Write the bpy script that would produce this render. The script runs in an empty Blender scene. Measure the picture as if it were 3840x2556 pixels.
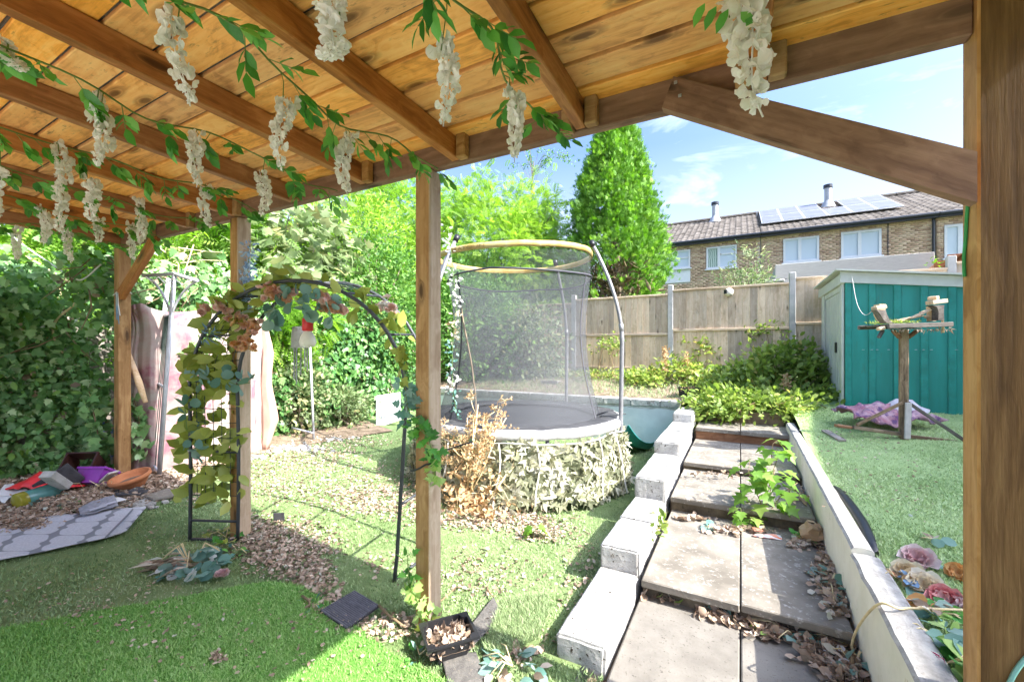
import bpy, bmesh, math, random
import numpy as np
from mathutils import Vector, Matrix, noise as mnoise

random.seed(7)
rng = np.random.default_rng(7)
scn = bpy.context.scene
col = scn.collection
R = math.radians

# ------------------------------------------------------------------ camera
CAM_Z = 1.5
YAW = 28.6
cam_d = bpy.data.cameras.new("camera")
cam_d.sensor_width = 36.0
cam_d.lens = 14.72
cam_d.shift_y = 0.0081
cam_d.clip_start = 0.05
cam_d.clip_end = 1500
cam = bpy.data.objects.new("camera", cam_d)
col.objects.link(cam)
cam.location = (0, 0, CAM_Z)
cam.rotation_euler = (R(90), 0, R(YAW))
scn.camera = cam

# ------------------------------------------------------------------ world and sun
SUN_EL, SUN_AZ = 43.0, 91.0          # azimuth clockwise from +Y
world = bpy.data.worlds.new("World")
scn.world = world
world.use_nodes = True
wn = world.node_tree
for n in list(wn.nodes):
    wn.nodes.remove(n)
w_out = wn.nodes.new("ShaderNodeOutputWorld")
w_bg = wn.nodes.new("ShaderNodeBackground")
w_bg.inputs["Strength"].default_value = 0.074
w_sky = wn.nodes.new("ShaderNodeTexSky")
w_sky.sky_type = 'NISHITA'
w_sky.sun_disc = False
w_sky.sun_elevation = R(SUN_EL)
w_sky.sun_rotation = R(SUN_AZ)
w_sky.air_density = 1.0
w_sky.dust_density = 10.0
w_sky.ozone_density = 10.0
# thin white cloud streaks and a hazy cloud bank low over the horizon
w_tc = wn.nodes.new("ShaderNodeTexCoord")
w_map = wn.nodes.new("ShaderNodeMapping")
w_map.inputs["Scale"].default_value = (2.2, 2.2, 7.0)
w_map.inputs["Location"].default_value = (0.35, 0.1, 0.2)
w_noise = wn.nodes.new("ShaderNodeTexNoise")
w_noise.inputs["Scale"].default_value = 1.5
w_noise.inputs["Detail"].default_value = 8
w_noise.inputs["Roughness"].default_value = 0.58
w_noise.inputs["Distortion"].default_value = 0.5
w_ramp = wn.nodes.new("ShaderNodeValToRGB")
w_ramp.color_ramp.elements[0].position = 0.55
w_ramp.color_ramp.elements[1].position = 0.80
w_sep = wn.nodes.new("ShaderNodeSeparateXYZ")
w_low = wn.nodes.new("ShaderNodeMapRange")
w_low.inputs[1].default_value = 0.02
w_low.inputs[2].default_value = 0.42
w_low.inputs[3].default_value = 0.62
w_low.inputs[4].default_value = 0.0
w_add = wn.nodes.new("ShaderNodeMath"); w_add.operation = 'MULTIPLY_ADD'
w_add.inputs[1].default_value = 0.75
w_add.use_clamp = True
w_mix = wn.nodes.new("ShaderNodeMixRGB")
w_mix.inputs[2].default_value = (3.6, 3.9, 4.3, 1)
L = wn.links.new
L(w_tc.outputs["Generated"], w_map.inputs["Vector"])
L(w_map.outputs[0], w_noise.inputs["Vector"])
L(w_noise.outputs["Fac"], w_ramp.inputs["Fac"])
L(w_tc.outputs["Generated"], w_sep.inputs[0])
L(w_sep.outputs["Z"], w_low.inputs[0])
L(w_ramp.outputs["Color"], w_add.inputs[0])
L(w_low.outputs[0], w_add.inputs[2])
L(w_add.outputs[0], w_mix.inputs[0])
L(w_sky.outputs[0], w_mix.inputs[1])
L(w_mix.outputs[0], w_bg.inputs["Color"])
L(w_bg.outputs[0], w_out.inputs["Surface"])

sun_d = bpy.data.lights.new("sun", 'SUN')
sun_d.energy = 2.0
sun_d.angle = R(0.5)
sun_d.color = (1.0, 0.955, 0.88)
sun = bpy.data.objects.new("sun", sun_d)
col.objects.link(sun)
_sd = Vector((math.sin(R(SUN_AZ)) * math.cos(R(SUN_EL)), math.cos(R(SUN_AZ)) * math.cos(R(SUN_EL)), math.sin(R(SUN_EL))))
sun.rotation_euler = _sd.to_track_quat('Z', 'Y').to_euler()
sun.location = _sd * 30

scn.view_settings.view_transform = 'Standard'
scn.view_settings.look = 'None'
scn.view_settings.exposure = 3.0
scn.view_settings.gamma = 1.0
scn.view_settings.use_curve_mapping = False
scn.render.engine = 'CYCLES'
scn.cycles.max_bounces = 8
scn.cycles.diffuse_bounces = 5
scn.cycles.transparent_max_bounces = 12
scn.cycles.use_denoising = True

# ------------------------------------------------------------------ photo ray helpers (3840 x 2556 pixel units)
FX, CX, HY = 1570.0, 1920.0, 1309.0
CY_, SY_ = math.cos(R(YAW)), math.sin(R(YAW))
def ray(x, y):
    t = (x - CX) / FX
    return Vector((t * CY_ - SY_, t * SY_ + CY_, (HY - y) / FX))
def on_z(x, y, z):
    r = ray(x, y); return Vector((0, 0, CAM_Z)) + r * ((z - CAM_Z) / r.z)
def on_y(x, y, Y):
    r = ray(x, y); return Vector((0, 0, CAM_Z)) + r * (Y / r.y)
def on_x(x, y, X):
    r = ray(x, y); return Vector((0, 0, CAM_Z)) + r * (X / r.x)
def at_d(x, y, d):
    return Vector((0, 0, CAM_Z)) + ray(x, y) * d
def D(x, y):                      # coordinates measured on a 2356-wide view
    return (x * 1.62988, y * 1.62988)

def lawn_z(x, y):
    b = 0.055 * max(0.0, min(7.0, -(x + 1.5)))
    return b
def on_lawn(x, y, dz=0.0):
    z = 0.0
    for _ in range(8):
        p = on_z(x, y, z + dz)
        z = lawn_z(p.x, p.y)
    return on_z(x, y, z + dz)
_uz = ([-3, 1, 2.7, 5.4, 6.8, 9, 12], [0.33, 0.355, 0.405, 0.535, 0.69, 1.0, 1.05])
def upper_z(x, y):
    return float(np.interp(y, _uz[0], _uz[1]))
def on_upper(x, y, dz=0.0):
    z = 0.55
    for _ in range(12):
        p = on_z(x, y, min(1.3, z + dz))
        z = upper_z(p.x, p.y)
    return on_z(x, y, min(1.3, z + dz))

# ------------------------------------------------------------------ object helpers
def T(name, label, cat, loc=(0, 0, 0), group=None):
    o = bpy.data.objects.new(name, None)
    o.empty_display_size = 0.1
    col.objects.link(o)
    o.location = loc
    o['label'] = label; o['category'] = cat
    if group: o['group'] = group
    return o
def tag(o, label, cat, group=None):
    o['label'] = label; o['category'] = cat
    if group: o['group'] = group
    return o
def kind(o, k):
    o['kind'] = k; return o
_world = {}
def put(name, mesh, parent=None, mw=None, mats=None):
    o = bpy.data.objects.new(name, mesh)
    col.objects.link(o)
    mw = mw if mw is not None else Matrix.Identity(4)
    if mats is not None:
        mats = mats if isinstance(mats, (list, tuple)) else [mats]
        if len(mesh.materials) == 0:
            for m in mats: mesh.materials.append(m)
    if parent is not None:
        o.parent = parent
        o.matrix_parent_inverse = _world.get(parent.name, Matrix.Translation(parent.location)).inverted()
    o.matrix_basis = mw
    _world[o.name] = mw
    return o
def frame(x, up=(0, 0, 1), loc=(0, 0, 0)):
    x = Vector(x).normalized(); up = Vector(up)
    y = up.cross(x)
    if y.length < 1e-5: y = Vector((0, 1, 0)).cross(x)
    y.normalize(); z = x.cross(y)
    m = Matrix((x, y, z)).transposed().to_4x4()
    m.translation = Vector(loc)
    return m
def rotz(a, loc=(0, 0, 0)):
    m = Matrix.Rotation(a, 4, 'Z'); m.translation = Vector(loc); return m

def box_mesh(name, l, w, h, bev=0.004, seg=1, jitter=0.0):
    bm = bmesh.new()
    bmesh.ops.create_cube(bm, size=1)
    for v in bm.verts:
        v.co.x *= l; v.co.y *= w; v.co.z *= h
    if bev > 0:
        bmesh.ops.bevel(bm, geom=list(bm.edges), offset=min(bev, 0.3 * min(l, w, h)), segments=seg, affect='EDGES')
    if jitter:
        for v in bm.verts:
            v.co += Vector((random.uniform(-1, 1), random.uniform(-1, 1), random.uniform(-1, 1))) * jitter
    me = bpy.data.meshes.new(name)
    bm.to_mesh(me); bm.free()
    return me
def beam(name, p0, p1, w, h, mat, parent=None, up=(0, 0, 1), bev=0.004):
    p0, p1 = Vector(p0), Vector(p1)
    me = box_mesh(name, (p1 - p0).length, w, h, bev)
    return put(name, me, parent, frame(p1 - p0, up, (p0 + p1) / 2), mat)

class MB:
    """collects shapes into one mesh"""
    def __init__(s): s.v = []; s.f = []; s.m = []; s.mi = 0
    def add(s, vs, fs):
        b = len(s.v)
        s.v += [tuple(v) for v in vs]
        for f in fs:
            s.f.append(tuple(i + b for i in f)); s.m.append(s.mi)
    def box(s, c, sz, mw=None):
        x, y, z = (k / 2 for k in sz)
        vs = [Vector((a, b, d)) for a in (-x, x) for b in (-y, y) for d in (-z, z)]
        c = Vector(c)
        vs = [((mw.to_3x3() @ v) if mw else v) + c for v in vs]
        s.add(vs, [(0, 1, 3, 2), (4, 6, 7, 5), (0, 4, 5, 1), (2, 3, 7, 6), (0, 2, 6, 4), (1, 5, 7, 3)])
    def bar(s, p0, p1, w, h, up=(0, 0, 1)):
        p0, p1 = Vector(p0), Vector(p1)
        s.box((p0 + p1) / 2, ((p1 - p0).length, w, h), frame(p1 - p0, up))
    def tube(s, pts, r, n=8, cap=True, closed=False):
        pts = [Vector(p) for p in pts]
        rs = r if isinstance(r, (list, tuple)) else [r] * len(pts)
        b = len(s.v); k = len(pts)
        prev = None
        for i, p in enumerate(pts):
            a = pts[(i - 1) % k] if (closed or i > 0) else pts[i]
            c = pts[(i + 1) % k] if (closed or i < k - 1) else pts[i]
            t = (c - a)
            t = t.normalized() if t.length > 1e-9 else Vector((0, 0, 1))
            if prev is None:
                ref = Vector((0, 0, 1)) if abs(t.z) < 0.9 else Vector((1, 0, 0))
                u = t.cross(ref).normalized()
            else:
                u = prev - t * prev.dot(t)
                u = u.normalized() if u.length > 1e-6 else t.orthogonal().normalized()
            prev = u; w = t.cross(u)
            for j in range(n):
                an = 2 * math.pi * j / n
                s.v.append(tuple(p + (u * math.cos(an) + w * math.sin(an)) * rs[i]))
        for i in range(k if closed else k - 1):
            i2 = (i + 1) % k
            for j in range(n):
                j2 = (j + 1) % n
                s.f.append((b + i * n + j, b + i * n + j2, b + i2 * n + j2, b + i2 * n + j)); s.m.append(s.mi)
        if cap and not closed:
            s.f.append(tuple(b + j for j in reversed(range(n)))); s.m.append(s.mi)
            s.f.append(tuple(b + (k - 1) * n + j for j in range(n))); s.m.append(s.mi)
    def lathe(s, prof, n=20, c=(0, 0, 0), cap0=False, cap1=False):
        b = len(s.v); k = len(prof); c = Vector(c)
        for r, z in prof:
            for j in range(n):
                a = 2 * math.pi * j / n
                s.v.append((c.x + r * math.cos(a), c.y + r * math.sin(a), c.z + z))
        for i in range(k - 1):
            for j in range(n):
                j2 = (j + 1) % n
                s.f.append((b + i * n + j, b + i * n + j2, b + (i + 1) * n + j2, b + (i + 1) * n + j)); s.m.append(s.mi)
        if cap0: s.f.append(tuple(b + j for j in reversed(range(n)))); s.m.append(s.mi)
        if cap1: s.f.append(tuple(b + (k - 1) * n + j for j in range(n))); s.m.append(s.mi)
    def grid(s, P):                         # P[i][j] -> Vector
        b = len(s.v); a = len(P); c = len(P[0])
        for row in P:
            for p in row: s.v.append(tuple(p))
        for i in range(a - 1):
            for j in range(c - 1):
                s.f.append((b + i * c + j, b + i * c + j + 1, b + (i + 1) * c + j + 1, b + (i + 1) * c + j)); s.m.append(s.mi)
    def mesh(s, name, smooth=False):
        me = bpy.data.meshes.new(name)
        me.from_pydata(s.v, [], s.f); me.update()
        if any(s.m): me.polygons.foreach_set("material_index", s.m)
        if smooth: me.polygons.foreach_set("use_smooth", [True] * len(me.polygons))
        return me
    def build(s, name, mats, parent=None, smooth=False, mw=None):
        return put(name, s.mesh(name, smooth), parent, mw, mats)
def solidify(o, t, offset=0.0):
    m = o.modifiers.new("thickness", 'SOLIDIFY'); m.thickness = t; m.offset = offset; return o

def np_mesh(name, V, F, tint=None, smooth=False):
    """V (n,3), F list of (k,) index arrays of equal length, or (m,k) array"""
    me = bpy.data.meshes.new(name)
    V = np.asarray(V, dtype=np.float32); F = np.asarray(F, dtype=np.int32)
    me.vertices.add(len(V)); me.vertices.foreach_set("co", V.ravel())
    k = F.shape[1]
    me.loops.add(F.size); me.loops.foreach_set("vertex_index", F.ravel())
    me.polygons.add(len(F))
    me.polygons.foreach_set("loop_start", np.arange(0, F.size, k, dtype=np.int32))
    me.polygons.foreach_set("loop_total", np.full(len(F), k, dtype=np.int32))
    if smooth: me.polygons.foreach_set("use_smooth", np.ones(len(F), dtype=bool))
    me.update(calc_edges=True)
    if tint is not None:
        at = me.attributes.new("tint", 'FLOAT', 'POINT')
        at.data.foreach_set("value", np.asarray(tint, dtype=np.float32))
    return me

# leaf templates: vertices (along, side, up), triangles
def _leaf(pts, fold=0.25, droop=0.15):
    V = np.array([(x, y, abs(y) * fold - droop * x * x) for x, y in pts], dtype=float); return V
TPL = {}
TPL['diamond'] = (_leaf([(0, 0), (.45, .26), (1, 0), (.45, -.26)]), [(0, 2, 1), (0, 3, 2)])
TPL['oval'] = (_leaf([(0, 0), (.28, .24), (.28, -.24), (.65, .25), (.65, -.25), (1, 0), (.3, 0), (.65, 0)]),
               [(0, 6, 1), (0, 2, 6), (6, 7, 3), (6, 3, 1), (6, 2, 4), (6, 4, 7), (7, 5, 3), (7, 4, 5)])
TPL['lance'] = (_leaf([(0, 0), (.4, .12), (.4, -.12), (1, 0)], .3, .25), [(0, 3, 1), (0, 2, 3)])
_iv = [(0, 0), (.05, .28), (.28, .52), (.42, .26), (.62, .42), (.72, .2), (1.05, 0), (.72, -.2), (.62, -.42), (.42, -.26), (.28, -.52), (.05, -.28)]
TPL['ivy'] = (_leaf(_iv + [(.35, 0)], .15, .2), [(12, i, (i + 1) % 12) for i in range(12)])
_mp = [(0, 0), (-.05, .30), (.22, .62), (.33, .34), (.55, .60), (.62, .26), (1.05, 0), (.62, -.26), (.55, -.60), (.33, -.34), (.22, -.62), (-.05, -.30)]
TPL['maple'] = (_leaf(_mp + [(.3, 0)], .12, .3), [(12, i, (i + 1) % 12) for i in range(12)])
_r = [(0.5 - .5 * math.cos(a), .48 * math.sin(a)) for a in np.linspace(0, 2 * math.pi, 9)[:-1]]
TPL['round'] = (_leaf(_r + [(.5, 0)], .2, .1), [(8, i, (i + 1) % 8) for i in range(8)])
TPL['curl'] = (np.array([(0, 0, 0), (.3, .3, .18), (.3, -.3, .2), (.7, .28, .02), (.7, -.26, .22), (1, .05, .2), (.5, 0, -.02)]),
               [(0, 6, 1), (0, 2, 6), (6, 3, 1), (6, 2, 4), (6, 5, 3), (6, 4, 5)])
TPL['flap'] = (np.array([(0, 0, 0), (.45, .30, .05), (1, .5, .14), (.60, .06, .0), (1, -.42, .12), (.5, -.34, .06), (.38, 0, -.02)]), [(6, 0, 5), (6, 1, 0), (6, 2, 1), (6, 3, 2), (6, 4, 3), (6, 5, 4)])
# a small frond of five blades
_fv, _ff = [], []
for _k, (_x, _a) in enumerate([(0, .75), (0, -.75), (.18, .5), (.18, -.5), (.25, 0)]):
    _l = .62 if _k < 4 else .8
    _c, _s = math.cos(_a), math.sin(_a); _b = len(_fv)
    for _u, _w in [(0, 0), (.5 * _l, .09), (_l, 0), (.5 * _l, -.09)]:
        _fv.append((_x + _u * _c - _w * _s, _u * _s + _w * _c, .02 * _k - .12 * (_x + _u) ** 2))
    _ff += [(_b, _b + 2, _b + 1), (_b, _b + 3, _b + 2)]
TPL['frond'] = (np.array(_fv), _ff)
# pinnate leaf: rachis with leaflets in pairs
_fv, _ff = [], []
for _k in range(6):
    for _sg in (1, -1):
        _x = .1 + .15 * _k; _b = len(_fv); _a = 1.05 * _sg; _l = .36 * (1 - .35 * abs(_k - 2) / 3)
        _c, _s = math.cos(_a), math.sin(_a)
        for _u, _w in [(0, 0), (.45 * _l, .055), (_l, 0), (.45 * _l, -.055)]:
            _fv.append((_x + _u * _c - _w * _s, _u * _s + _w * _c, -.22 * _x * _x - .1 * _u))
        _ff += [(_b, _b + 2, _b + 1), (_b, _b + 3, _b + 2)]
TPL['pinnate'] = (np.array(_fv), _ff)

def unit(a):
    return a / np.maximum(np.linalg.norm(a, axis=-1, keepdims=True), 1e-9)
def leaves_mesh(name, pos, axis, nrm, size, tpl, tint):
    V0, F0 = TPL[tpl]
    a = unit(axis); b = unit(np.cross(nrm, a)); n = np.cross(a, b)
    pos = np.asarray(pos); size = np.asarray(size)
    V = pos[:, None, :] + size[:, None, None] * (V0[None, :, 0:1] * a[:, None, :] + V0[None, :, 1:2] * b[:, None, :] + V0[None, :, 2:3] * n[:, None, :])
    k = len(V0); F0 = np.asarray(F0)
    F = (F0[None] + (np.arange(len(pos)) * k)[:, None, None]).reshape(-1, F0.shape[1])
    return np_mesh(name, V.reshape(-1, 3), F, np.repeat(tint, k))
def rdir(n, up=0.0):
    v = rng.normal(size=(n, 3)); v[:, 2] += up
    return unit(v)
_tpl_mesh = {}
def leaf_mesh(tpl, mat):
    key = (tpl, mat.name)
    if key not in _tpl_mesh:
        V0, F0 = TPL[tpl]
        me = np_mesh("leaf_" + tpl, V0, F0, np.full(len(V0), random.random()))
        me.materials.append(mat); _tpl_mesh[key] = me
    return _tpl_mesh[key]
def leaf_obj(name, tpl, mat, pos, axis, nrm, size, parent):
    a = Vector(axis).normalized(); b = Vector(nrm).cross(a)
    if b.length < 1e-4: b = Vector((1, .3, .1)).cross(a)
    b.normalize(); n = a.cross(b)
    m = (Matrix((a, b, n)).transposed() * size).to_4x4(); m.translation = Vector(pos)
    return put(name, leaf_mesh(tpl, mat), parent, m)
def rv(up=0.0):
    v = Vector((random.gauss(0, 1), random.gauss(0, 1), random.gauss(0, 1) + up)); return v.normalized()
# ------------------------------------------------------------------ materials
class NT:
    def __init__(s, name):
        s.mat = bpy.data.materials.new(name); s.mat.use_nodes = True
        s.t = s.mat.node_tree
        s.b = s.t.nodes["Principled BSDF"]; s.out = s.t.nodes["Material Output"]
    def n(s, ty, ins=None, **pr):
        nd = s.t.nodes.new("ShaderNode" + ty)
        for k, v in pr.items(): setattr(nd, k, v)
        for k, v in (ins or {}).items(): s.set(nd.inputs[k], v)
        return nd
    def set(s, inp, v):
        if isinstance(v, bpy.types.NodeSocket): s.t.links.new(v, inp)
        elif isinstance(v, (tuple, list)) and inp.type == 'RGBA' and len(v) == 3: inp.default_value = (*v, 1)
        else: inp.default_value = v
    def coord(s, kind="Object", scale=(1, 1, 1), loc=None, rnd=False):
        c = s.n("TexCoord").outputs[kind]
        if rnd:
            r = s.n("ObjectInfo").outputs["Random"]
            c = s.n("VectorMath", {0: c, 1: s.n("VectorMath", {0: (37.0, 61.0, 83.0), 1: s.n("CombineXYZ", {0: r, 1: r, 2: r}).outputs[0]}, operation='MULTIPLY').outputs[0]}, operation='ADD').outputs[0]
        m = s.n("Mapping", {"Vector": c, "Scale": scale})
        if loc: m.inputs["Location"].default_value = loc
        return m.outputs[0]
    def noise(s, vec, scale=5, detail=4, rough=.55, dist=0):
        return s.n("TexNoise", {"Vector": vec, "Scale": scale, "Detail": detail, "Roughness": rough, "Distortion": dist}).outputs["Fac"]
    def ramp(s, fac, stops, interp='LINEAR'):
        nd = s.n("ValToRGB", {"Fac": fac}); cr = nd.color_ramp; cr.interpolation = interp
        while len(cr.elements) < len(stops): cr.elements.new(.5)
        for e, (p, c) in zip(cr.elements, stops):
            e.position = p; e.color = (*c, 1) if isinstance(c, (tuple, list)) else (c, c, c, 1)
        return nd.outputs["Color"]
    def mix(s, fac, a, b, blend='MIX'):
        nd = s.n("MixRGB", blend_type=blend)
        s.set(nd.inputs[0], fac); s.set(nd.inputs[1], a); s.set(nd.inputs[2], b); return nd.outputs[0]
    def math(s, op, a, b=0.0, c=None):
        nd = s.n("Math", operation=op); s.set(nd.inputs[0], a); s.set(nd.inputs[1], b)
        if c is not None: s.set(nd.inputs[2], c)
        return nd.outputs[0]
    def bump(s, h, strength=.3, dist=.01):
        s.set(s.b.inputs["Normal"], s.n("Bump", {"Height": h, "Strength": strength, "Distance": dist}).outputs[0])
    def fin(s, colr, rough=.6, metal=0.0, spec=.35):
        s.set(s.b.inputs["Base Color"], colr); s.set(s.b.inputs["Roughness"], rough)
        s.set(s.b.inputs["Metallic"], metal); s.set(s.b.inputs["Specular IOR Level"], spec); return s.mat

def wood(name, dark, mid, light, knots=.55, grain=1.0, rough=.62, stain=None, bump=.25, vary=.34, warpk=1.0, speck=None):
    s = NT(name)
    v = s.coord("Object", (1.1 * grain, 13 * grain, 13 * grain), rnd=True)
    base = s.coord("Object", (1, 1, 1), rnd=True)
    warp = s.noise(s.coord("Object", (2.2, 4, 4), rnd=True), 1.4, 3)
    vv = s.n("VectorMath", {0: v, 1: s.n("CombineXYZ", {0: 0.0, 1: s.math('MULTIPLY', warp, 5.0 * warpk), 2: s.math('MULTIPLY', warp, 3.0 * warpk)}).outputs[0]}, operation='ADD').outputs[0]
    g1 = s.noise(vv, 1.0, 6, .62)
    g2 = s.noise(s.coord("Object", (2.2 * grain, 52 * grain, 52 * grain), rnd=True), 1.0, 5, .7)
    g = s.math('ADD', s.math('MULTIPLY', g1, .62), s.math('MULTIPLY', g2, .38))
    c = s.ramp(g, [(.37, dark), (.49, mid), (.61, light)])
    big = s.noise(base, 1.3, 3)
    c = s.mix(s.ramp(big, [(.35, 0.0), (.7, .4)]), c, mid)
    kc = s.n("SeparateXYZ", {0: s.coord("Object", (1, 1, 1), rnd=True)})
    kv = s.n("CombineXYZ", {0: s.math('MULTIPLY', kc.outputs[0], 2.3), 1: s.math('MULTIPLY', s.math('ADD', kc.outputs[1], kc.outputs[2]), 7.5), 2: 0.0}).outputs[0]
    kw = s.n("VectorMath", {0: kv, 1: s.n("CombineXYZ", {0: s.math('MULTIPLY', warp, .25), 1: s.math('MULTIPLY', g2, .12), 2: 0.0}).outputs[0]}, operation='ADD').outputs[0]
    vor = s.n("TexVoronoi", {"Vector": kw, "Scale": 1.0, "Randomness": 1.0}, voronoi_dimensions='2D')
    k = s.ramp(vor.outputs["Distance"], [(.06, 1.0), (.10, .75), (.125, .35), (.15, .55), (.24, 0.0)])
    pick = s.ramp(s.n("SeparateColor", {0: vor.outputs["Color"]}).outputs[0], [(1 - knots - .02, 0.0), (1 - knots + .02, 1.0)])
    kd = tuple(x * .42 for x in dark)
    c = s.mix(s.math('MULTIPLY', k, pick), c, kd)
    if stain:
        sn = s.noise(s.coord("Object", (2.5, 6, 6), rnd=True), 1.6, 7, .7)
        c = s.mix(s.ramp(sn, [(.54, 0.0), (.74, .5)]), c, stain)
    if speck:
        sp = s.noise(s.coord("Object", (16, 55, 55), rnd=True), 1.0, 5, .7); pa = s.noise(s.coord("Object", (1.6, 3, 3), rnd=True), 1.5, 3)
        c = s.mix(s.math('MULTIPLY', s.ramp(sp, [(.56, 0.0), (.66, 1.0)]), s.ramp(pa, [(.45, 0.0), (.66, .75)])), c, speck)
    r = s.n("ObjectInfo").outputs["Random"]
    c = s.n("HueSaturation", {"Color": c, "Value": s.math('MULTIPLY_ADD', r, vary, 1.0 - vary / 2), "Saturation": s.math('MULTIPLY_ADD', r, .16, .92)}).outputs[0]
    s.bump(g, bump, .004)
    return s.fin(c, rough)
def noisy(name, c0, c1, scale=8, rough=.7, bump=.2, spots=None, spot_scale=40, metal=0, detail=6, c2=None, dist=.01, spec=.35, scale_v=(1, 1, 1), rnd=True, thr=(.60, .68)):
    s = NT(name)
    v = s.coord("Object", scale_v, rnd=rnd)
    n1 = s.noise(v, scale, detail, .6)
    st = [(.34, c0), (.66, c1)] if c2 is None else [(.3, c0), (.5, c1), (.72, c2)]
    c = s.ramp(n1, st)
    n2 = s.noise(v, spot_scale, 4, .7)
    if spots: c = s.mix(s.ramp(n2, [(thr[0], 0.0), (thr[1], 1.0)]), c, spots)
    s.bump(s.math('ADD', n1, n2), bump, dist)
    return s.fin(c, rough, metal, spec)
def plain(name, c, rough=.5, metal=0.0, var=.12, scale=14, spec=.4):
    return noisy(name, tuple(x * (1 - var) for x in c), tuple(min(1, x * (1 + var)) for x in c), scale, rough, .08, metal=metal, spec=spec)
def leafm(name, stops, trans=.35, rough=.45, spec=.35):
    s = NT(name)
    a = s.n("Attribute", attribute_name="tint").outputs["Fac"]
    r = s.n("ObjectInfo").outputs["Random"]
    f = s.math('FRACT', s.math('ADD', a, s.math('MULTIPLY', r, .93)))
    c = s.ramp(f, stops)
    nz = s.noise(s.coord("Object"), 30, 2)
    c = s.mix(.25, c, s.mix(nz, tuple(x * .6 for x in stops[0][1]), stops[-1][1]))
    s.fin(c, rough, 0, spec)
    tr = s.n("BsdfTranslucent", {"Color": s.n("HueSaturation", {"Color": c, "Value": 1.3, "Saturation": 1.1}).outputs[0]})
    mx = s.n("MixShader", {0: trans, 1: s.b.outputs[0], 2: tr.outputs[0]})
    s.t.links.new(mx.outputs[0], s.out.inputs[0])
    return s.mat

M = {}
M['roof_wood'] = wood('roof_board_wood', (.46, .18, .04), (.84, .385, .10), (.93, .54, .19), .26, 1.0, .55, stain=(.28, .15, .045), speck=(.16, .085, .03))
M['rafter_wood'] = wood('rafter_wood', (.18, .066, .02), (.34, .135, .044), (.50, .235, .09), .3, .9, .55)
M['post_wood'] = wood('post_wood', (.20, .095, .033), (.33, .18, .07), (.47, .285, .13), .12, .8, .68)
M['lit_face_wood'] = wood('lit_face_post_wood', (.33, .23, .15), (.46, .35, .25), (.58, .47, .36), .15, .8, .75)  # paler copy, sunlight on the post sides put into the wood colour
M['dark_post'] = wood('rough_dark_post_wood', (.055, .026, .008), (.105, .055, .02), (.17, .10, .042), .25, 1.6, .8, bump=.9, warpk=.25)  # rough wood darkened, shade on the right post put into the colour
M['brace_wood'] = wood('brace_wood', (.12, .056, .03), (.215, .11, .062), (.31, .175, .105), .5, .9, .65)
M['grey_wood'] = wood('weathered_grey_wood', (.10, .085, .075), (.24, .21, .185), (.38, .34, .30), .3, 1.0, .85)
M['fence_wood'] = wood('fence_board_wood', (.42, .295, .19), (.59, .45, .315), (.70, .565, .425), .10, .8, .8, stain=(.36, .33, .29), vary=.62)
M['table_wood'] = wood('bird_table_wood', (.05, .036, .026), (.22, .15, .095), (.42, .31, .21), .3, 1.6, .9, stain=(.03, .025, .022), speck=(.03, .025, .02))
M['table_grey'] = wood('dark_weathered_table_wood', (.05, .043, .038), (.125, .108, .095), (.23, .205, .18), .2, 1.4, .9, stain=(.04, .035, .03))
M['pale_wood'] = wood('pale_split_wood', (.50, .32, .17), (.66, .47, .29), (.76, .60, .42), .1, 1.2, .8)
s = NT('white_painted_block'); _v = s.coord("Object", rnd=True); _n1 = s.noise(_v, 9, 8, .62); _n2 = s.noise(_v, 46, 4, .7); _n3 = s.noise(_v, 4.2, 7, .72)
_c = s.ramp(_n1, [(.32, (.34, .33, .31)), (.62, (.52, .51, .49))])
_c = s.mix(s.ramp(_n2, [(.595, 0.0), (.65, 1.0)]), _c, (.06, .048, .035)); _c = s.mix(s.ramp(_n3, [(.58, 0.0), (.68, .85)]), _c, (.115, .09, .062))
s.bump(s.math('ADD', _n1, _n2), .7, .012); M['white_block'] = s.fin(_c, .9)
M['block_face'] = noisy('bare_block_face', (.34, .335, .31), (.52, .51, .48), 9, .95, .6, spots=(.2, .18, .15), spot_scale=45)
M['slab'] = noisy('paving_slab_concrete', (.128, .113, .092), (.24, .215, .178), 4.5, .92, .35, spots=(.34, .32, .285), spot_scale=30, detail=9, thr=(.56, .66))
M['landing_slab'] = noisy('pale_landing_slab_concrete', (.15, .137, .118), (.21, .194, .168), 6, .92, .3, spots=(.085, .075, .063), spot_scale=60, detail=9)  # concrete of the flat landing, even tone with dark flecks
M['bounce_patio'] = noisy('bounce_patio_paving', (.54, .51, .46), (.66, .63, .58), 5, .9, .3, spots=(.44, .41, .37), spot_scale=30)  # kept pale to bounce light, paving added out of view
M['riser'] = noisy('mossy_riser', (.07, .055, .04), (.19, .15, .10), 9, .95, .5, spots=(.05, .045, .03), spot_scale=30)
M['cream_wall'] = noisy('cream_masonry_paint', (.66, .64, .54), (.77, .75, .66), 5, .8, .15, spots=(.46, .42, .28), spot_scale=9, detail=7, thr=(.62, .74))
M['coping'] = noisy('rough_mortar_top', (.24, .228, .21), (.42, .405, .375), 14, .95, .5, spots=(.26, .24, .21), spot_scale=60)
M['blue_render'] = noisy('pale_blue_grey_render', (.50, .54, .55), (.60, .635, .64), 4, .85, .2, spots=(.40, .42, .42), spot_scale=16, detail=8, thr=(.66, .76))
M['concrete_post'] = noisy('concrete_post', (.38, .37, .35), (.50, .485, .46), 7, .9, .25, spots=(.38, .36, .33), spot_scale=50)
M['soil'] = noisy('dry_soil', (.12, .085, .055), (.27, .20, .14), 9, .95, .6, spots=(.36, .28, .20), spot_scale=40)
M['turf'] = noisy('turf_backing', (.11, .17, .055), (.19, .25, .105), 6, .9, .5, spots=(.20, .22, .10), spot_scale=120, rnd=False)
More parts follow.
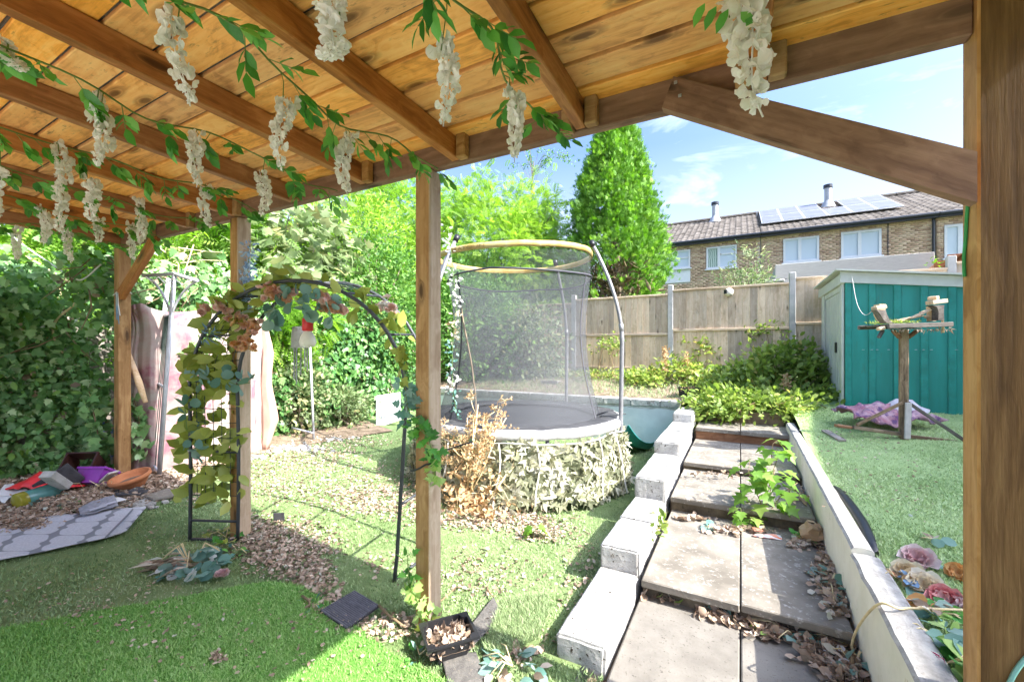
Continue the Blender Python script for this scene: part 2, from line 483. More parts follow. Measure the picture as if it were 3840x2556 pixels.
M['turf_near'] = noisy('near_turf_backing', (.08, .22, .03), (.14, .33, .06), 6, .9, .5, rnd=False)
M['turf_far'] = noisy('upper_turf_backing', (.24, .35, .13), (.34, .45, .20), 5, .9, .5, spots=(.28, .36, .2), spot_scale=120, rnd=False)
M['ground'] = noisy('far_ground_grass', (.06, .10, .03), (.11, .15, .05), .8, .95, .3, rnd=False)
M['green_steel'] = noisy('green_painted_steel', (.008, .215, .175), (.016, .285, .24), 1.6, .42, .05, spots=(.03, .19, .15), spot_scale=5, spec=.5, scale_v=(5, 5, .7), detail=8, thr=(.58, .74))
M['shed_trim'] = noisy('pale_shed_trim', (.56, .56, .50), (.68, .68, .62), 4, .5, .05, spec=.4)
M['white_pvc'] = plain('white_window_plastic', (.62, .635, .66), .35, 0, .04)
M['window_glass'] = None
s = NT('window_glass'); s.fin((.10, .14, .16), .06, 0, .7); M['window_glass'] = s.mat
s = NT('window_blind'); _w = s.n("TexWave", {"Vector": s.coord("Object", (1, 1, 1)), "Scale": 8.0}, bands_direction='Z').outputs["Fac"]
s.fin(s.ramp(_w, [(.2, (.40, .47, .54)), (.7, (.58, .66, .74))]), .35); M['blind'] = s.mat
s = NT('pale_curtain'); _w = s.n("TexWave", {"Vector": s.coord("Object", (1, 1, 1)), "Scale": 4.0, "Distortion": 3.0}, bands_direction='X').outputs["Fac"]
s.fin(s.ramp(_w, [(.2, (.16, .24, .20)), (.8, (.50, .58, .52))]), .4); M['curtain'] = s.mat
M['brick'] = noisy('buff_brown_brick', (.22, .125, .085), (.46, .30, .21), 1.7, .9, .2, c2=(.37, .215, .15), spots=(.16, .10, .075), spot_scale=30, detail=3, thr=(.66, .7), scale_v=(1.5, 1, 6))
M['mortar'] = noisy('pale_mortar', (.50, .44, .37), (.60, .54, .46), 20, .95, .1)
s = NT('brown_roof_tile'); _a = s.n("Attribute", attribute_name="tint").outputs["Fac"]; _n = s.noise(s.coord("Object"), 9, 5)
_c = s.mix(.45, s.ramp(_a, [(0, (.06, .05, .043)), (.5, (.135, .116, .10)), (1, (.22, .195, .172))]), s.ramp(_n, [(.3, (.075, .062, .053)), (.7, (.20, .178, .155))])); s.bump(_n, .3, .01); M['roof_tile'] = s.fin(_c, .9)
M['gutter'] = plain('black_gutter_plastic', (.022, .026, .035), .35)
M['flue'] = plain('dull_steel_flue', (.38, .39, .41), .5, .35)
M['solar'] = None
s = NT('solar_glass'); s.fin(s.ramp(s.noise(s.coord("Object"), 2, 2), [(.3, (.10, .105, .13)), (.7, (.15, .155, .18))]), .4, 0, .35); M['solar'] = s.mat
M['alu'] = plain('aluminium_edge', (.60, .61, .63), .35, .5)
M['white_wall'] = noisy('white_painted_brickwork', (.46, .43, .40), (.56, .53, .49), 6, .9, .3, scale_v=(1, 1, 8))
M['orange_wood'] = noisy('orange_stained_boards', (.46, .15, .05), (.60, .22, .08), 4, .7, .2, scale_v=(1, 1, 10))
M['grey_steel'] = noisy('galvanised_pole', (.22, .22, .23), (.32, .32, .33), 12, .42, .1, spots=(.24, .21, .19), spot_scale=30, metal=.35)
M['dark_tube'] = plain('dark_grey_arch_tube', (.045, .05, .055), .45, .1)
M['black_wire'] = plain('black_plastic_mesh', (.02, .035, .03), .5)
M['grey_tube'] = noisy('pale_grey_gazebo_tube', (.36, .37, .41), (.48, .49, .53), 10, .45, .06, metal=.15)
M['mat_black'] = noisy('trampoline_mat_weave', (.026, .026, .030), (.042, .042, .047), 5, .8, .12, spots=(.085, .08, .075), spot_scale=26, thr=(.62, .75))
M['pad_dark'] = noisy('dark_grey_pad_vinyl', (.030, .030, .033), (.055, .055, .058), 6, .75, .3, spots=(.14, .135, .13), spot_scale=17, thr=(.60, .72))
M['pad'] = noisy('worn_grey_pad_vinyl', (.30, .30, .30), (.48, .475, .47), 7, .7, .5, spots=(.24, .23, .22), spot_scale=17, thr=(.56, .70))
s = NT('yellow_ring_vinyl'); _n = s.noise(s.coord("Object", (1, 1, .5)), 9, 4)
s.fin(s.ramp(_n, [(.35, (.42, .28, .07)), (.62, (.50, .38, .15)), (.75, (.52, .46, .30))]), .5); s.bump(_n, .3, .01); M['ring'] = s.mat
M['ring_print'] = plain('brown_ring_print', (.26, .17, .06), .6)
s = NT('safety_net_mesh')
s.fin((.095, .10, .11), .8)
_tr = s.n("BsdfTransparent")
_mx = s.n("MixShader", {0: .30, 1: _tr.outputs[0], 2: s.b.outputs[0]})
_nn = s.noise(s.coord("Object", (1, 1, 3)), 3.2, 4)
s.set(_mx.inputs[0], s.ramp(_nn, [(.3, .40), (.7, .50)]))
s.t.links.new(_mx.outputs[0], s.out.inputs[0]); M['net'] = s.mat
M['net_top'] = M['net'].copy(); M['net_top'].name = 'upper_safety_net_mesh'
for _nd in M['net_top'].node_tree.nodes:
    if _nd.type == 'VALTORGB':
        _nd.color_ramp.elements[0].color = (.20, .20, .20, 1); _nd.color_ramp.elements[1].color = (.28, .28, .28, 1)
M['net_hem'] = plain('black_net_hem', (.06, .06, .07), .8)
M['teal_sheet'] = plain('dark_teal_plastic', (.02, .26, .24), .4)
M['black_plastic'] = plain('black_plastic', (.018, .018, .02), .38)
M['black_rubber'] = noisy('black_rubber', (.03, .03, .034), (.07, .07, .075), 12, .8, .2)
M['felt'] = noisy('grey_brown_felt', (.085, .08, .075), (.15, .14, .125), 30, .98, .5, spots=(.22, .19, .15), spot_scale=90)
M['terracotta'] = noisy('terracotta', (.42, .15, .06), (.55, .22, .10), 8, .85, .2, spots=(.6, .4, .3), spot_scale=20, thr=(.66, .76))
M['purple'] = plain('purple_plastic', (.26, .045, .36), .35)
M['red'] = plain('red_plastic', (.66, .035, .04), .38)
M['white_paper'] = noisy('dirty_white_paper', (.62, .62, .63), (.78, .78, .79), 9, .8, .3)
M['blue_glass'] = plain('blue_green_plastic', (.10, .26, .25), .2)
M['olive_glass'] = plain('olive_plastic', (.26, .24, .03), .2)
M['brown_paper'] = noisy('brown_paper', (.32, .21, .12), (.45, .32, .20), 7, .85, .4)
M['tan_card'] = noisy('dry_tan', (.42, .31, .20), (.56, .44, .31), 9, .9, .3)
M['wire_green'] = plain('green_cord', (.04, .30, .09), .6)
M['white_cord'] = plain('white_cord', (.66, .64, .60), .7)
M['black_cord'] = plain('black_cable', (.025, .03, .035), .5)
M['stem_green'] = plain('green_vine_stem', (.13, .22, .05), .6)
M['stem_brown'] = noisy('brown_twig', (.16, .11, .06), (.30, .22, .13), 20, .85, .2)
M['stem_dry'] = noisy('dry_yellow_stem', (.58, .45, .24), (.74, .62, .37), 20, .85, .2)
M['bark'] = noisy('bark', (.11, .085, .06), (.24, .19, .14), 14, .95, .8, scale_v=(1, 1, .25))
M['blue_paint_wood'] = noisy('flaking_blue_paint_on_wood', (.52, .42, .30), (.60, .50, .38), 6, .85, .3, spots=(.13, .19, .42), spot_scale=7, detail=8, thr=(.50, .56), scale_v=(3, 3, 1))
s = NT('faded_pink_backdrop_cloth')
_v = s.coord("Object"); _a = s.noise(_v, 2.1, 7, .62, .4); _b = s.noise(s.coord("Object", (1, 1, 1), (5, 3, 1)), 5.5, 6, .65)
_c = s.ramp(_a, [(.34, (.33, .30, .26)), (.48, (.30, .21, .20)), (.57, (.235, .085, .115)), (.72, (.28, .20, .185))])
_c = s.mix(s.ramp(_b, [(.46, 0.0), (.66, .8)]), _c, (.31, .30, .26)); s.bump(_b, .2, .01)
M['mural'] = s.fin(_c, .85)
M['mural_back'] = noisy('tan_backdrop_reverse', (.44, .27, .21), (.56, .36, .29), 4, .85, .2)
# rug: grey field with dark trellis line work
s = NT('rug_trellis_print')
_v = s.coord("Object"); _sx = s.n("SeparateXYZ", {0: _v})
_x = s.math('MULTIPLY', _sx.outputs[0], 17.0); _y = s.math('MULTIPLY', _sx.outputs[1], 24.0)
_wob = s.math('MULTIPLY', s.math('SINE', s.math('MULTIPLY', _x, 2.0)), .55)
_f = s.math('ADD', s.math('COSINE', s.math('ADD', _x, s.math('MULTIPLY', s.math('SINE', s.math('MULTIPLY', _y, 2.0)), .5))), s.math('COSINE', s.math('ADD', _y, _wob)))
_ln = s.ramp(s.math('ABSOLUTE', _f), [(.06, 1.0), (.12, 0.0)])
_fl = s.noise(_v, 90, 3)
_c = s.mix(_ln, s.ramp(_fl, [(.3, (.42, .42, .47)), (.7, (.54, .54, .58))]), (.21, .215, .24)); s.bump(_fl, .3, .003)
M['rug'] = s.fin(_c, .95)
M['rug_back'] = noisy('rug_reverse', (.22, .22, .25), (.33, .33, .37), 40, .95, .3)

G = lambda *k: list(k)
M['garland_leaf'] = leafm('silk_leaf', G((0, (.03, .15, .035)), (.35, (.07, .29, .045)), (.7, (.13, .42, .06)), (1, (.24, .52, .12))), .3)
M['petal_white'] = leafm('white_silk_petal', G((0, (.72, .69, .60)), (.4, (.84, .82, .78)), (1, (.90, .89, .87))), .4, .7)
M['ivy'] = leafm('ivy_leaf', G((0, (.06, .18, .05)), (.4, (.125, .31, .08)), (.75, (.23, .43, .14)), (1, (.44, .58, .32))), .25, .4)
M['ivy_dark'] = leafm('dark_ivy_leaf', G((0, (.025, .10, .028)), (.5, (.06, .19, .045)), (.85, (.12, .29, .07)), (1, (.22, .38, .13))), .25, .4)
M['leaf_bright'] = leafm('bright_leaf', G((0, (.10, .24, .025)), (.5, (.20, .40, .045)), (1, (.35, .53, .085))), .5)
M['leaf_mid'] = leafm('mid_green_leaf', G((0, (.055, .15, .035)), (.5, (.12, .28, .055)), (1, (.25, .43, .10))), .4)
M['leaf_pale'] = leafm('pale_leaf', G((0, (.10, .18, .07)), (.5, (.20, .30, .13)), (.85, (.32, .40, .22)), (1, (.45, .40, .18))), .35)
M['leaf_yellowgreen'] = leafm('yellow_green_leaf', G((0, (.14, .29, .035)), (.5, (.27, .46, .06)), (1, (.44, .60, .12))), .5)
M['conifer'] = leafm('conifer_spray', G((0, (.05, .15, .012)), (.4, (.135, .32, .035)), (1, (.28, .48, .08))), .35, .6)
M['bramble'] = leafm('bramble_leaf', G((0, (.09, .20, .035)), (.45, (.20, .35, .06)), (.85, (.37, .49, .12)), (1, (.56, .44, .15))), .4)
M['sapling_leaf'] = leafm('sapling_leaf', G((0, (.10, .25, .03)), (.6, (.19, .37, .05)), (1, (.32, .45, .10))), .5)
M['trellis_leaf'] = leafm('faux_trellis_leaf', G((0, (.17, .23, .035)), (.5, (.34, .40, .075)), (1, (.52, .56, .17))), .35, .4)
M['euca'] = leafm('eucalyptus_silk_leaf', G((0, (.08, .21, .17)), (.5, (.17, .32, .26)), (1, (.34, .46, .41))), .3, .6)
M['teal_leaf'] = leafm('teal_silk_leaf', G((0, (.09, .27, .22)), (1, (.28, .45, .38))), .3, .6)
M['litter'] = leafm('dry_leaf', G((0, (.14, .08, .05)), (.3, (.34, .21, .135)), (.65, (.54, .38, .28)), (.93, (.68, .55, .44)), (1, (.55, .60, .5))), .15, .8)
M['dry_flower'] = leafm('dry_seed_head', G((0, (.40, .24, .11)), (.5, (.56, .38, .20)), (1, (.68, .50, .31))), .3, .8)
M['peach'] = leafm('peach_silk_petal', G((0, (.70, .34, .18)), (.4, (.82, .54, .36)), (.75, (.87, .68, .55)), (1, (.84, .58, .28))), .35, .7)
M['pink'] = leafm('pink_silk_petal', G((0, (.72, .36, .32)), (.5, (.84, .62, .56)), (1, (.88, .78, .72))), .35, .7)
M['cream'] = leafm('cream_silk_petal', G((0, (.48, .30, .11)), (.4, (.72, .61, .40)), (1, (.88, .84, .74))), .35, .7)
M['dusky'] = leafm('dusky_pink_petal', G((0, (.40, .15, .16)), (.4, (.66, .42, .41)), (1, (.84, .74, .73))), .3, .7)
M['magenta'] = leafm('magenta_petal', G((0, (.42, .04, .12)), (1, (.66, .12, .26))), .3, .7)
M['coral'] = leafm('coral_petal', G((0, (.50, .08, .09)), (.5, (.74, .30, .29)), (1, (.86, .56, .53))), .3, .7)
M['orange_petal'] = leafm('orange_petal', G((0, (.66, .30, .10)), (1, (.76, .50, .22))), .3, .7)
M['blue_petal'] = leafm('blue_petal', G((0, (.20, .33, .55)), (.5, (.36, .50, .68)), (1, (.56, .66, .74))), .35, .7)
M['blue_leaf'] = leafm('blue_silk_leaf', G((0, (.13, .25, .42)), (1, (.28, .42, .58))), .3, .7)
M['lime_leaf'] = leafm('lime_silk_leaf', G((0, (.28, .46, .09)), (1, (.44, .58, .22))), .3, .6)
M['camo'] = leafm('camouflage_flap', G((0, (.10, .12, .05)), (.18, (.20, .22, .10)), (.42, (.34, .33, .19)), (.6, (.58, .56, .42)), (1, (.74, .73, .64))), .3, .8)
s = NT('camo_base_net'); s.fin((.13, .14, .08), .9); M['camo_base'] = s.mat
s = NT('grass_blade'); _a = s.n("Attribute", attribute_name="tint").outputs["Fac"]
s.fin(s.ramp(_a, [(0, (.12, .21, .065)), (.45, (.245, .35, .145)), (.8, (.37, .46, .24)), (1, (.47, .47, .31))]), .6); M['blade'] = s.mat
s = NT('vivid_grass_blade'); _a = s.n("Attribute", attribute_name="tint").outputs["Fac"]
s.fin(s.ramp(_a, [(0, (.14, .33, .055)), (.5, (.28, .50, .135)), (1, (.47, .62, .27))]), .5); M['blade_vivid'] = s.mat
s = NT('faded_grass_blade'); _a = s.n("Attribute", attribute_name="tint").outputs["Fac"]
s.fin(s.ramp(_a, [(0, (.31, .44, .18)), (.5, (.49, .61, .29)), (1, (.64, .71, .43))]), .6); M['blade_faded'] = s.mat
# ------------------------------------------------------------------ ground sheets
def sheet(name, xs, ys, zf, mat, wob=0.012, ws=1.3):
    b = MB()
    b.grid([[Vector((x, y, zf(x, y) + wob * (mnoise.noise(Vector((x * ws, y * ws, 3.1)))))) for x in xs] for y in ys])
    o = b.build(name, mat, smooth=True); kind(o, 'structure'); return o
_xs = list(np.concatenate([np.linspace(-260, -20, 9), np.linspace(-14, 14, 29), np.linspace(20, 260, 9)]))
_ys = list(np.concatenate([np.linspace(-120, -6, 8), np.linspace(-5, 9, 15), np.linspace(9.15, 30, 12), np.linspace(60, 400, 8)]))
def far_z(x, y):
    if x < -8 and y < 9.1: return 0.25 + 0.04 * min(20, -8 - x)
    if x > 5 and y < 9.1: return 0.35
    return -0.16 if y < 9.1 else 0.95
sheet('ground', _xs, _ys, far_z, M['ground'], 0)
sheet('lower_lawn', np.linspace(-8.2, -.66, 78), np.linspace(-3.2, 6.9, 102), lawn_z, M['turf'])
sheet('upper_lawn', np.linspace(.605, 6.2, 50), np.linspace(-2.8, 9.1, 100), upper_z, M['turf_far'], .014)
sheet('upper_bed', np.linspace(-8.2, .56, 60), np.linspace(6.88, 9.1, 26), lambda x, y: upper_z(x, y) - .012 + .012 * (y > 6.95), M['soil'], .02)
# a dry soil strip with leaf mould by the left boundary
_soil = [on_lawn(*D(x, y)) for x, y in [(-60, 1190), (0, 1185), (190, 1178), (330, 1165), (372, 1130), (420, 1095), (520, 1062), (640, 1036), (780, 1012), (905, 992)]]
b = MB()
b.grid([[Vector((p.x + (-8.2 - p.x) * k, p.y + .9 * k * (1 if i > 6 else .2), lawn_z(p.x + (-8.2 - p.x) * k, 0) + .014 + .02 * mnoise.noise(Vector((p.x * 3 + k * 9, p.y * 3, 0))) * min(1, 6 * k))) for k in np.linspace(0, 1, 14)] for i, p in enumerate(_soil)])
kind(b.build('soil_bed', M['soil'], smooth=True), 'structure')

# near turf: a brighter overlapping sheet with a curved cut edge
_edge = [(-40, 1452), (120, 1424), (300, 1392), (430, 1371), (540, 1350), (620, 1338), (690, 1346), (745, 1378), (800, 1420), (850, 1466), (900, 1502), (960, 1532), (1040, 1572), (1120, 1640)]
_ep = [on_lawn(*D(x, y), .012) for x, y in _edge]
b = MB()
rows = []
for k in np.linspace(0, 1, 22):
    rows.append([Vector((p.x + k * (0.25 * (p.x + 1.6)) * .2, p.y + (-2.6 - p.y) * k ** 1.3, 0)) for p in _ep])
for r_ in rows:
    for p in r_: p.z = lawn_z(p.x, p.y) + .016 + .006 * mnoise.noise(p * 2.2)
b.grid(rows)
near_turf = b.build('near_turf', M['turf_near'], smooth=True); kind(near_turf, 'structure')
_epoly = [(p.x, p.y) for p in _ep] + [(-1.3, -2.6), (-7, -2.6)]

def in_poly(px, py, poly):
    n = len(poly); ins = np.zeros(len(px), dtype=bool); j = n - 1
    for i in range(n):
        xi, yi = poly[i]; xj, yj = poly[j]
        c = ((yi > py) != (yj > py)) & (px < (xj - xi) * (py - yi) / (yj - yi + 1e-12) + xi)
        ins ^= c; j = i
    return ins
def blades(name, n, sampler, zf, h, w, mat, lean=.55, patch=None):
    xy = sampler(n); k = len(xy)
    z = zf(xy[:, 0], xy[:, 1])
    th = rng.uniform(0, 2 * np.pi, k); ln = rng.normal(0, lean, (k, 2)); hh = h * rng.uniform(.55, 1.25, k)
    P = np.column_stack([xy, z])
    wv = np.column_stack([np.cos(th), np.sin(th), np.zeros(k)]) * (w * rng.uniform(.6, 1.2, k))[:, None]
    tip = P + np.column_stack([ln[:, 0] * hh, ln[:, 1] * hh, hh])
    V = np.stack([P - wv, P + wv, tip], 1).reshape(-1, 3)
    F = np.arange(3 * k).reshape(-1, 3)
    t = rng.beta(2.2, 2.6, k)
    if patch is not None: t = np.clip(t + patch(xy), 0, 1)
    me = np_mesh(name, V, F, np.repeat(t, 3)); me.materials.append(mat)
    return kind(put(name, me), 'stuff')
_lz = lambda x, y: 0.055 * np.clip(-(x + 1.5), 0, 7)
_uzv = lambda x, y: np.interp(y, _uz[0], _uz[1])
def lawn_sampler(n):
    d = 1.6 + 5.2 * rng.random(n * 2) ** 1.15; a = np.radians(rng.uniform(-24, 86, n * 2))
    x = -d * np.sin(a + np.radians(0)); y = d * np.cos(a)
    ok = ((x < -.80) | ((y < 1.88) & (x < -.545))) & (x > -5.9) & (y < 6.75) & ~in_poly(x, y, _epoly)
    return np.column_stack([x, y])[ok][:n]
def near_sampler(n):
    d = 1.45 + 2.7 * rng.random(n * 3) ** 1.1; a = np.radians(rng.uniform(15, 88, n * 3))
    x = -d * np.sin(a); y = d * np.cos(a)
    ok = in_poly(x, y, _epoly) & (x < -1.0)
    return np.column_stack([x, y])[ok][:n]
def upper_sampler(n):
    d = 1.9 + 6.5 * rng.random(n * 3) ** 1.2; a = np.radians(rng.uniform(-30, 28, n * 3))
    x = -d * np.sin(a); y = d * np.cos(a)
    ok = (x > .63) & (x < 3.6) & (y < 7.0)
    return np.column_stack([x, y])[ok][:n]
def bed_sampler(n):
    x = rng.uniform(-5.0, .5, n); y = rng.uniform(6.95, 9.0, n)
    return np.column_stack([x, y])
_pt = lambda xy: .22 * np.sin(xy[:, 0] * 2.1 + 1) * np.sin(xy[:, 1] * 1.7) + .1 * np.sin(xy[:, 0] * 5 + xy[:, 1] * 4)
blades('lawn_grass', 110000, lawn_sampler, lambda x, y: _lz(x, y) - .002, .019, .0042, M['blade'], .6, _pt)
blades('near_turf_grass', 110000, near_sampler, lambda x, y: _lz(x, y) + .012, .019, .0034, M['blade_vivid'], .5, lambda xy: .12 * np.sin(xy[:, 0] * 3 + xy[:, 1] * 2))
blades('upper_lawn_grass', 75000, upper_sampler, lambda x, y: _uzv(x, y) - .002, .019, .0044, M['blade_faded'], .6, _pt)
blades('bed_grass', 9000, bed_sampler, lambda x, y: _uzv(x, y) - .01, .06, .006, M['blade'], .7)

# ------------------------------------------------------------------ stepped path
path = bpy.data.objects.new('path', None); col.objects.link(path); kind(path, 'structure')
def slab(x0, x1, y0, y1, ztop, t=.045, mat='slab', tilt=0.0):
    me = box_mesh('slab', x1 - x0, y1 - y0, t, .006, 1, .0012)
    mw = Matrix.Rotation(tilt, 4, 'Y'); mw.translation = ((x0 + x1) / 2, (y0 + y1) / 2, ztop - t / 2)
    return put('slab', me, path, mw, M[mat])
XL, XR = -.525, .492
g = .0035
for (y0, y1) in ((-1.6, -.7), (-.69, .21), (.22, 1.12), (1.13, 1.74)):
    slab(XL, -g, y0, y1, .020, mat='landing_slab'); slab(g, XR, y0, y1, .019, mat='landing_slab')
slab(XL, -g, 1.75, 2.66, .022, mat='landing_slab'); slab(g, XR, 1.75, 2.66, .020, mat='landing_slab')
slab(XL + .01, -g, 2.545, 3.80, .136, tilt=.004); slab(g, XR - .01, 2.552, 3.80, .137, tilt=.008)
slab(XL + .01, -g, 3.735, 4.72, .262, tilt=.006); slab(g, XR - .01, 3.742, 4.72, .262, tilt=-.004)
slab(XL + .01, -g, 4.66, 5.98, .338, tilt=.004); slab(g, XR - .01, 4.665, 5.36, .338); slab(g, XR - .01, 5.372, 5.98, .340)
slab(XL + .02, -g, 5.90, 6.54, .492, t=.05, tilt=.01); slab(g, XR + .04, 5.88, 6.54, .490, t=.05, tilt=.012)
for (y, z0, z1) in ((2.60, .02, .09), (3.79, .136, .216), (4.71, .26, .292)):
    put('riser', box_mesh('riser', XR - XL - .02, .05, z1 - z0 + .02, .004), path, Matrix.Translation(((XL + XR) / 2, y + .02, (z0 + z1) / 2 - .012)), M['riser'])
beam('riser', (XL + .02, 5.955, .386), (XR, 5.955, .386), .06, .108, M['brace_wood'], path)
pat = bpy.data.objects.new('bounce_patio', None); col.objects.link(pat); kind(pat, 'structure')  # unseen paving added behind the camera to bounce sunlight onto the roof boards
_pm = box_mesh('slab', .596, .596, .05, .006); _pm.materials.append(M['bounce_patio'])
for i in range(7):
    for j in range(8):
        put('slab', _pm, pat, Matrix.Translation((-.86 - .602 * i, -.30 - .602 * j, lawn_z(-.86 - .602 * i, 0) + .012)))
put('path_bed', box_mesh('path_bed', 1.25, 4.2, .10, 0), path, Matrix.Translation((0, .4, -.085)), M['soil'])
for (y0, y1, z) in ((2.66, 3.9, .085), (3.83, 4.8, .21), (4.75, 6.0, .285), (5.99, 6.9, .43), (6.55, 6.95, .64)):
    put('path_bed', box_mesh('path_bed', 1.04, y1 - y0, .3, 0), path, Matrix.Translation((-.01, (y0 + y1) / 2, z - .15)), M['soil'])

# ------------------------------------------------------------------ stepped white block wall on the left of the path
bw = T('block_wall', 'stepped white painted concrete block wall beside the slab steps', 'wall', (-.67, 1.9, 0))
def block(x0, x1, y0, y1, z0, z1, mat='white_block', bev=.012, parent=None, name='block'):
    bm = bmesh.new(); bmesh.ops.create_cube(bm, size=1)
    for v in bm.verts:
        v.co = Vector((v.co.x * (x1 - x0), v.co.y * (y1 - y0), v.co.z * (z1 - z0)))
    bmesh.ops.bevel(bm, geom=list(bm.edges), offset=bev, segments=2, affect='EDGES')
    bmesh.ops.subdivide_edges(bm, edges=[e for e in bm.edges if e.calc_length() > .2], cuts=5, use_grid_fill=True)
    for v in bm.verts:
        q = v.co * 9 + Vector((y0 * 3, z1 * 5, x0))
        v.co += Vector((mnoise.noise(q), mnoise.noise(q + Vector((9, 0, 0))), mnoise.noise(q + Vector((0, 9, 0))))) * .007
    me = bpy.data.meshes.new(name); bm.to_mesh(me); bm.free()
    return put(name, me, parent, Matrix.Translation(((x0 + x1) / 2, (y0 + y1) / 2, (z0 + z1) / 2)), M[mat])
WX0, WX1 = -.79, -.548
for (y0, y1, z0, z1) in ((1.90, 2.622, -.12, .115), (2.628, 3.622, -.12, .252), (3.632, 4.535, -.12, .420), (4.545, 5.885, -.12, .545), (5.895, 6.62, -.12, .655)):
    n = 2 if y1 - y0 > .8 else 1
    if z1 > .3:
        block(WX0 + .004, WX1 - .004, y0 + .012, y1, z0, z1 - .205, parent=bw)
        z0 = z1 - .20
    for k in range(n):
        a = y0 + (y1 - y0) * k / n; c = y0 + (y1 - y0) * (k + 1) / n - (.002 if n > 1 else 0)
        block(WX0, WX1, a, c, z0, z1 + (.003 if k else 0), parent=bw)

# low retaining wall behind the trampoline
rw = T('retaining_wall', 'low retaining wall with grey coping and ragged pale blue paint behind trampoline', 'wall', (-3, 6.82, 0))
put('wall_body', box_mesh('wall_body', 7.45, .16, .72, 0), rw, Matrix.Translation((-4.52, 6.83, .25)), M['block_face'])
_x = -8.2
while _x < -.85:
    block(_x, min(_x + .44, -.80), 6.735, 6.93, .612, .712, 'white_block', .008, rw, 'coping_block'); _x += .445
b = MB(); P = []
for i in range(121):
    x = -8.2 + 7.39 * i / 120
    ed = .575 + .03 * mnoise.noise(Vector((x * 3.3, 0, 0))) + .018 * mnoise.noise(Vector((x * 11, 4, 0)))
    P.append([Vector((x, 6.744, -.1)), Vector((x, 6.744, .28)), Vector((x, 6.744, ed))])
b.grid([list(r) for r in zip(*P)]); o = b.build('painted_face', M['blue_render'], rw); solidify(o, .004)

# right retaining wall, cream painted, in two lengths
cw = T('retaining_wall', 'cream painted retaining wall with chipped top along the right of the steps', 'wall', (.55, 1.5, 0))
def long_wall(y0, y1, z0, z1a, z1b, x0, x1, name):
    b = MB(); n = 30; P = []
    for i in range(n + 1):
        y = y0 + (y1 - y0) * i / n; zt = z1a + (z1b - z1a) * i / n + .006 * mnoise.noise(Vector((y * 5, 1, 0)))
        j = .008 * mnoise.noise(Vector((y * 7, 5, 0)))
        P.append([Vector((x0, y, z0)), Vector((x0 + j * .5, y, (z0 + zt) / 2)), Vector((x0 + j, y, zt - .012)), Vector((x0 + .012 + j, y, zt)),
                  Vector(((x0 + x1) / 2, y, zt + .006)), Vector((x1 - .012, y, zt)), Vector((x1, y, zt - .012)), Vector((x1, y, z0))])
    b.mi = 0; b.grid(P)
    for k, m in enumerate([0, 0, 1, 1, 1, 1, 0] * n): b.m[k] = m
    b.mi = 0; m0 = len(b.v)
    b.add(P[0], [tuple(range(8))]); b.add(P[-1], [tuple(reversed(range(8)))])
    return b.build(name, [M['cream_wall'], M['coping']], cw)
long_wall(.2, 2.745, -.05, .40, .447, .500, .625, 'wall_length')
long_wall(2.75, 6.3, -.05, .475, .575, .507, .60, 'wall_length')

# ------------------------------------------------------------------ fence at the back
FY = 9.0
fence = T('garden_fence', 'featheredge timber fence panels between concrete posts across the back of the garden', 'fence', (0, FY, 1.0))
pxs = [on_y(*D(1543, 760), FY).x, on_y(*D(1823, 740), FY).x]
step = pxs[1] - pxs[0]
posts = [pxs[0] + step * k for k in range(-4, 4)]
for i, x in enumerate(posts):
    zt = 2.80 + .075 * (i - 4)
    me = box_mesh('post', .10, .11, zt - .6, .008)
    put('post', me, fence, Matrix.Translation((x, FY, (zt + .6) / 2)), M['concrete_post'])
board_me = []
for k in range(3):
    bm = bmesh.new(); w, t1, t2 = .137, .006, .017
    vs = [bm.verts.new((x, y, z)) for z in (-.5, .5) for (x, y) in ((-w / 2, -t1), (w / 2, -t2), (w / 2, 0), (-w / 2, 0))]
    for f in ((0, 1, 2, 3), (7, 6, 5, 4), (0, 4, 5, 1), (1, 5, 6, 2), (2, 6, 7, 3), (3, 7, 4, 0)): bm.faces.new([vs[j] for j in f])
    me = bpy.data.meshes.new('board'); bm.to_mesh(me); bm.free()
    # turn so grain runs along local X
    me.transform(Matrix.Rotation(R(90), 4, 'Y')); me.materials.append(M['fence_wood']); board_me.append(me)
tomw = Matrix.Rotation(R(-90), 4, 'Y')
for i in range(len(posts) - 1):
    xa, xb = posts[i] + .052, posts[i + 1] - .052
    zt = 2.607 + .075 * (i - 3); zm = zt - .80; zb = zt - 1.50
    put('gravel_board', box_mesh('gravel_board', xb - xa, .05, .17, .006), fence, Matrix.Translation(((xa + xb) / 2, FY, zb - .07)), M['concrete_post'])
    n = 16; w = (xb - xa) / n
    for (z0, z1) in ((zm + .012, zt - .01), (zb + .016, zm - .012)):
        for k in range(n):
            h = z1 - z0
            mw = Matrix.Translation((xa + w * (k + .5), FY - .01 - random.uniform(0, .003), (z0 + z1) / 2)) @ tomw @ Matrix.Diagonal((h, 1 + random.uniform(-.1, .5), w / .140, 1)).to_4x4()
            put('board', random.choice(board_me), fence, mw)
    for z, hh in ((zt, .035), (zm, .045), (zb, .04)):
        beam('rail', (xa, FY - .03, z), (xb, FY - .03, z), .05, hh, M['fence_wood'], fence)
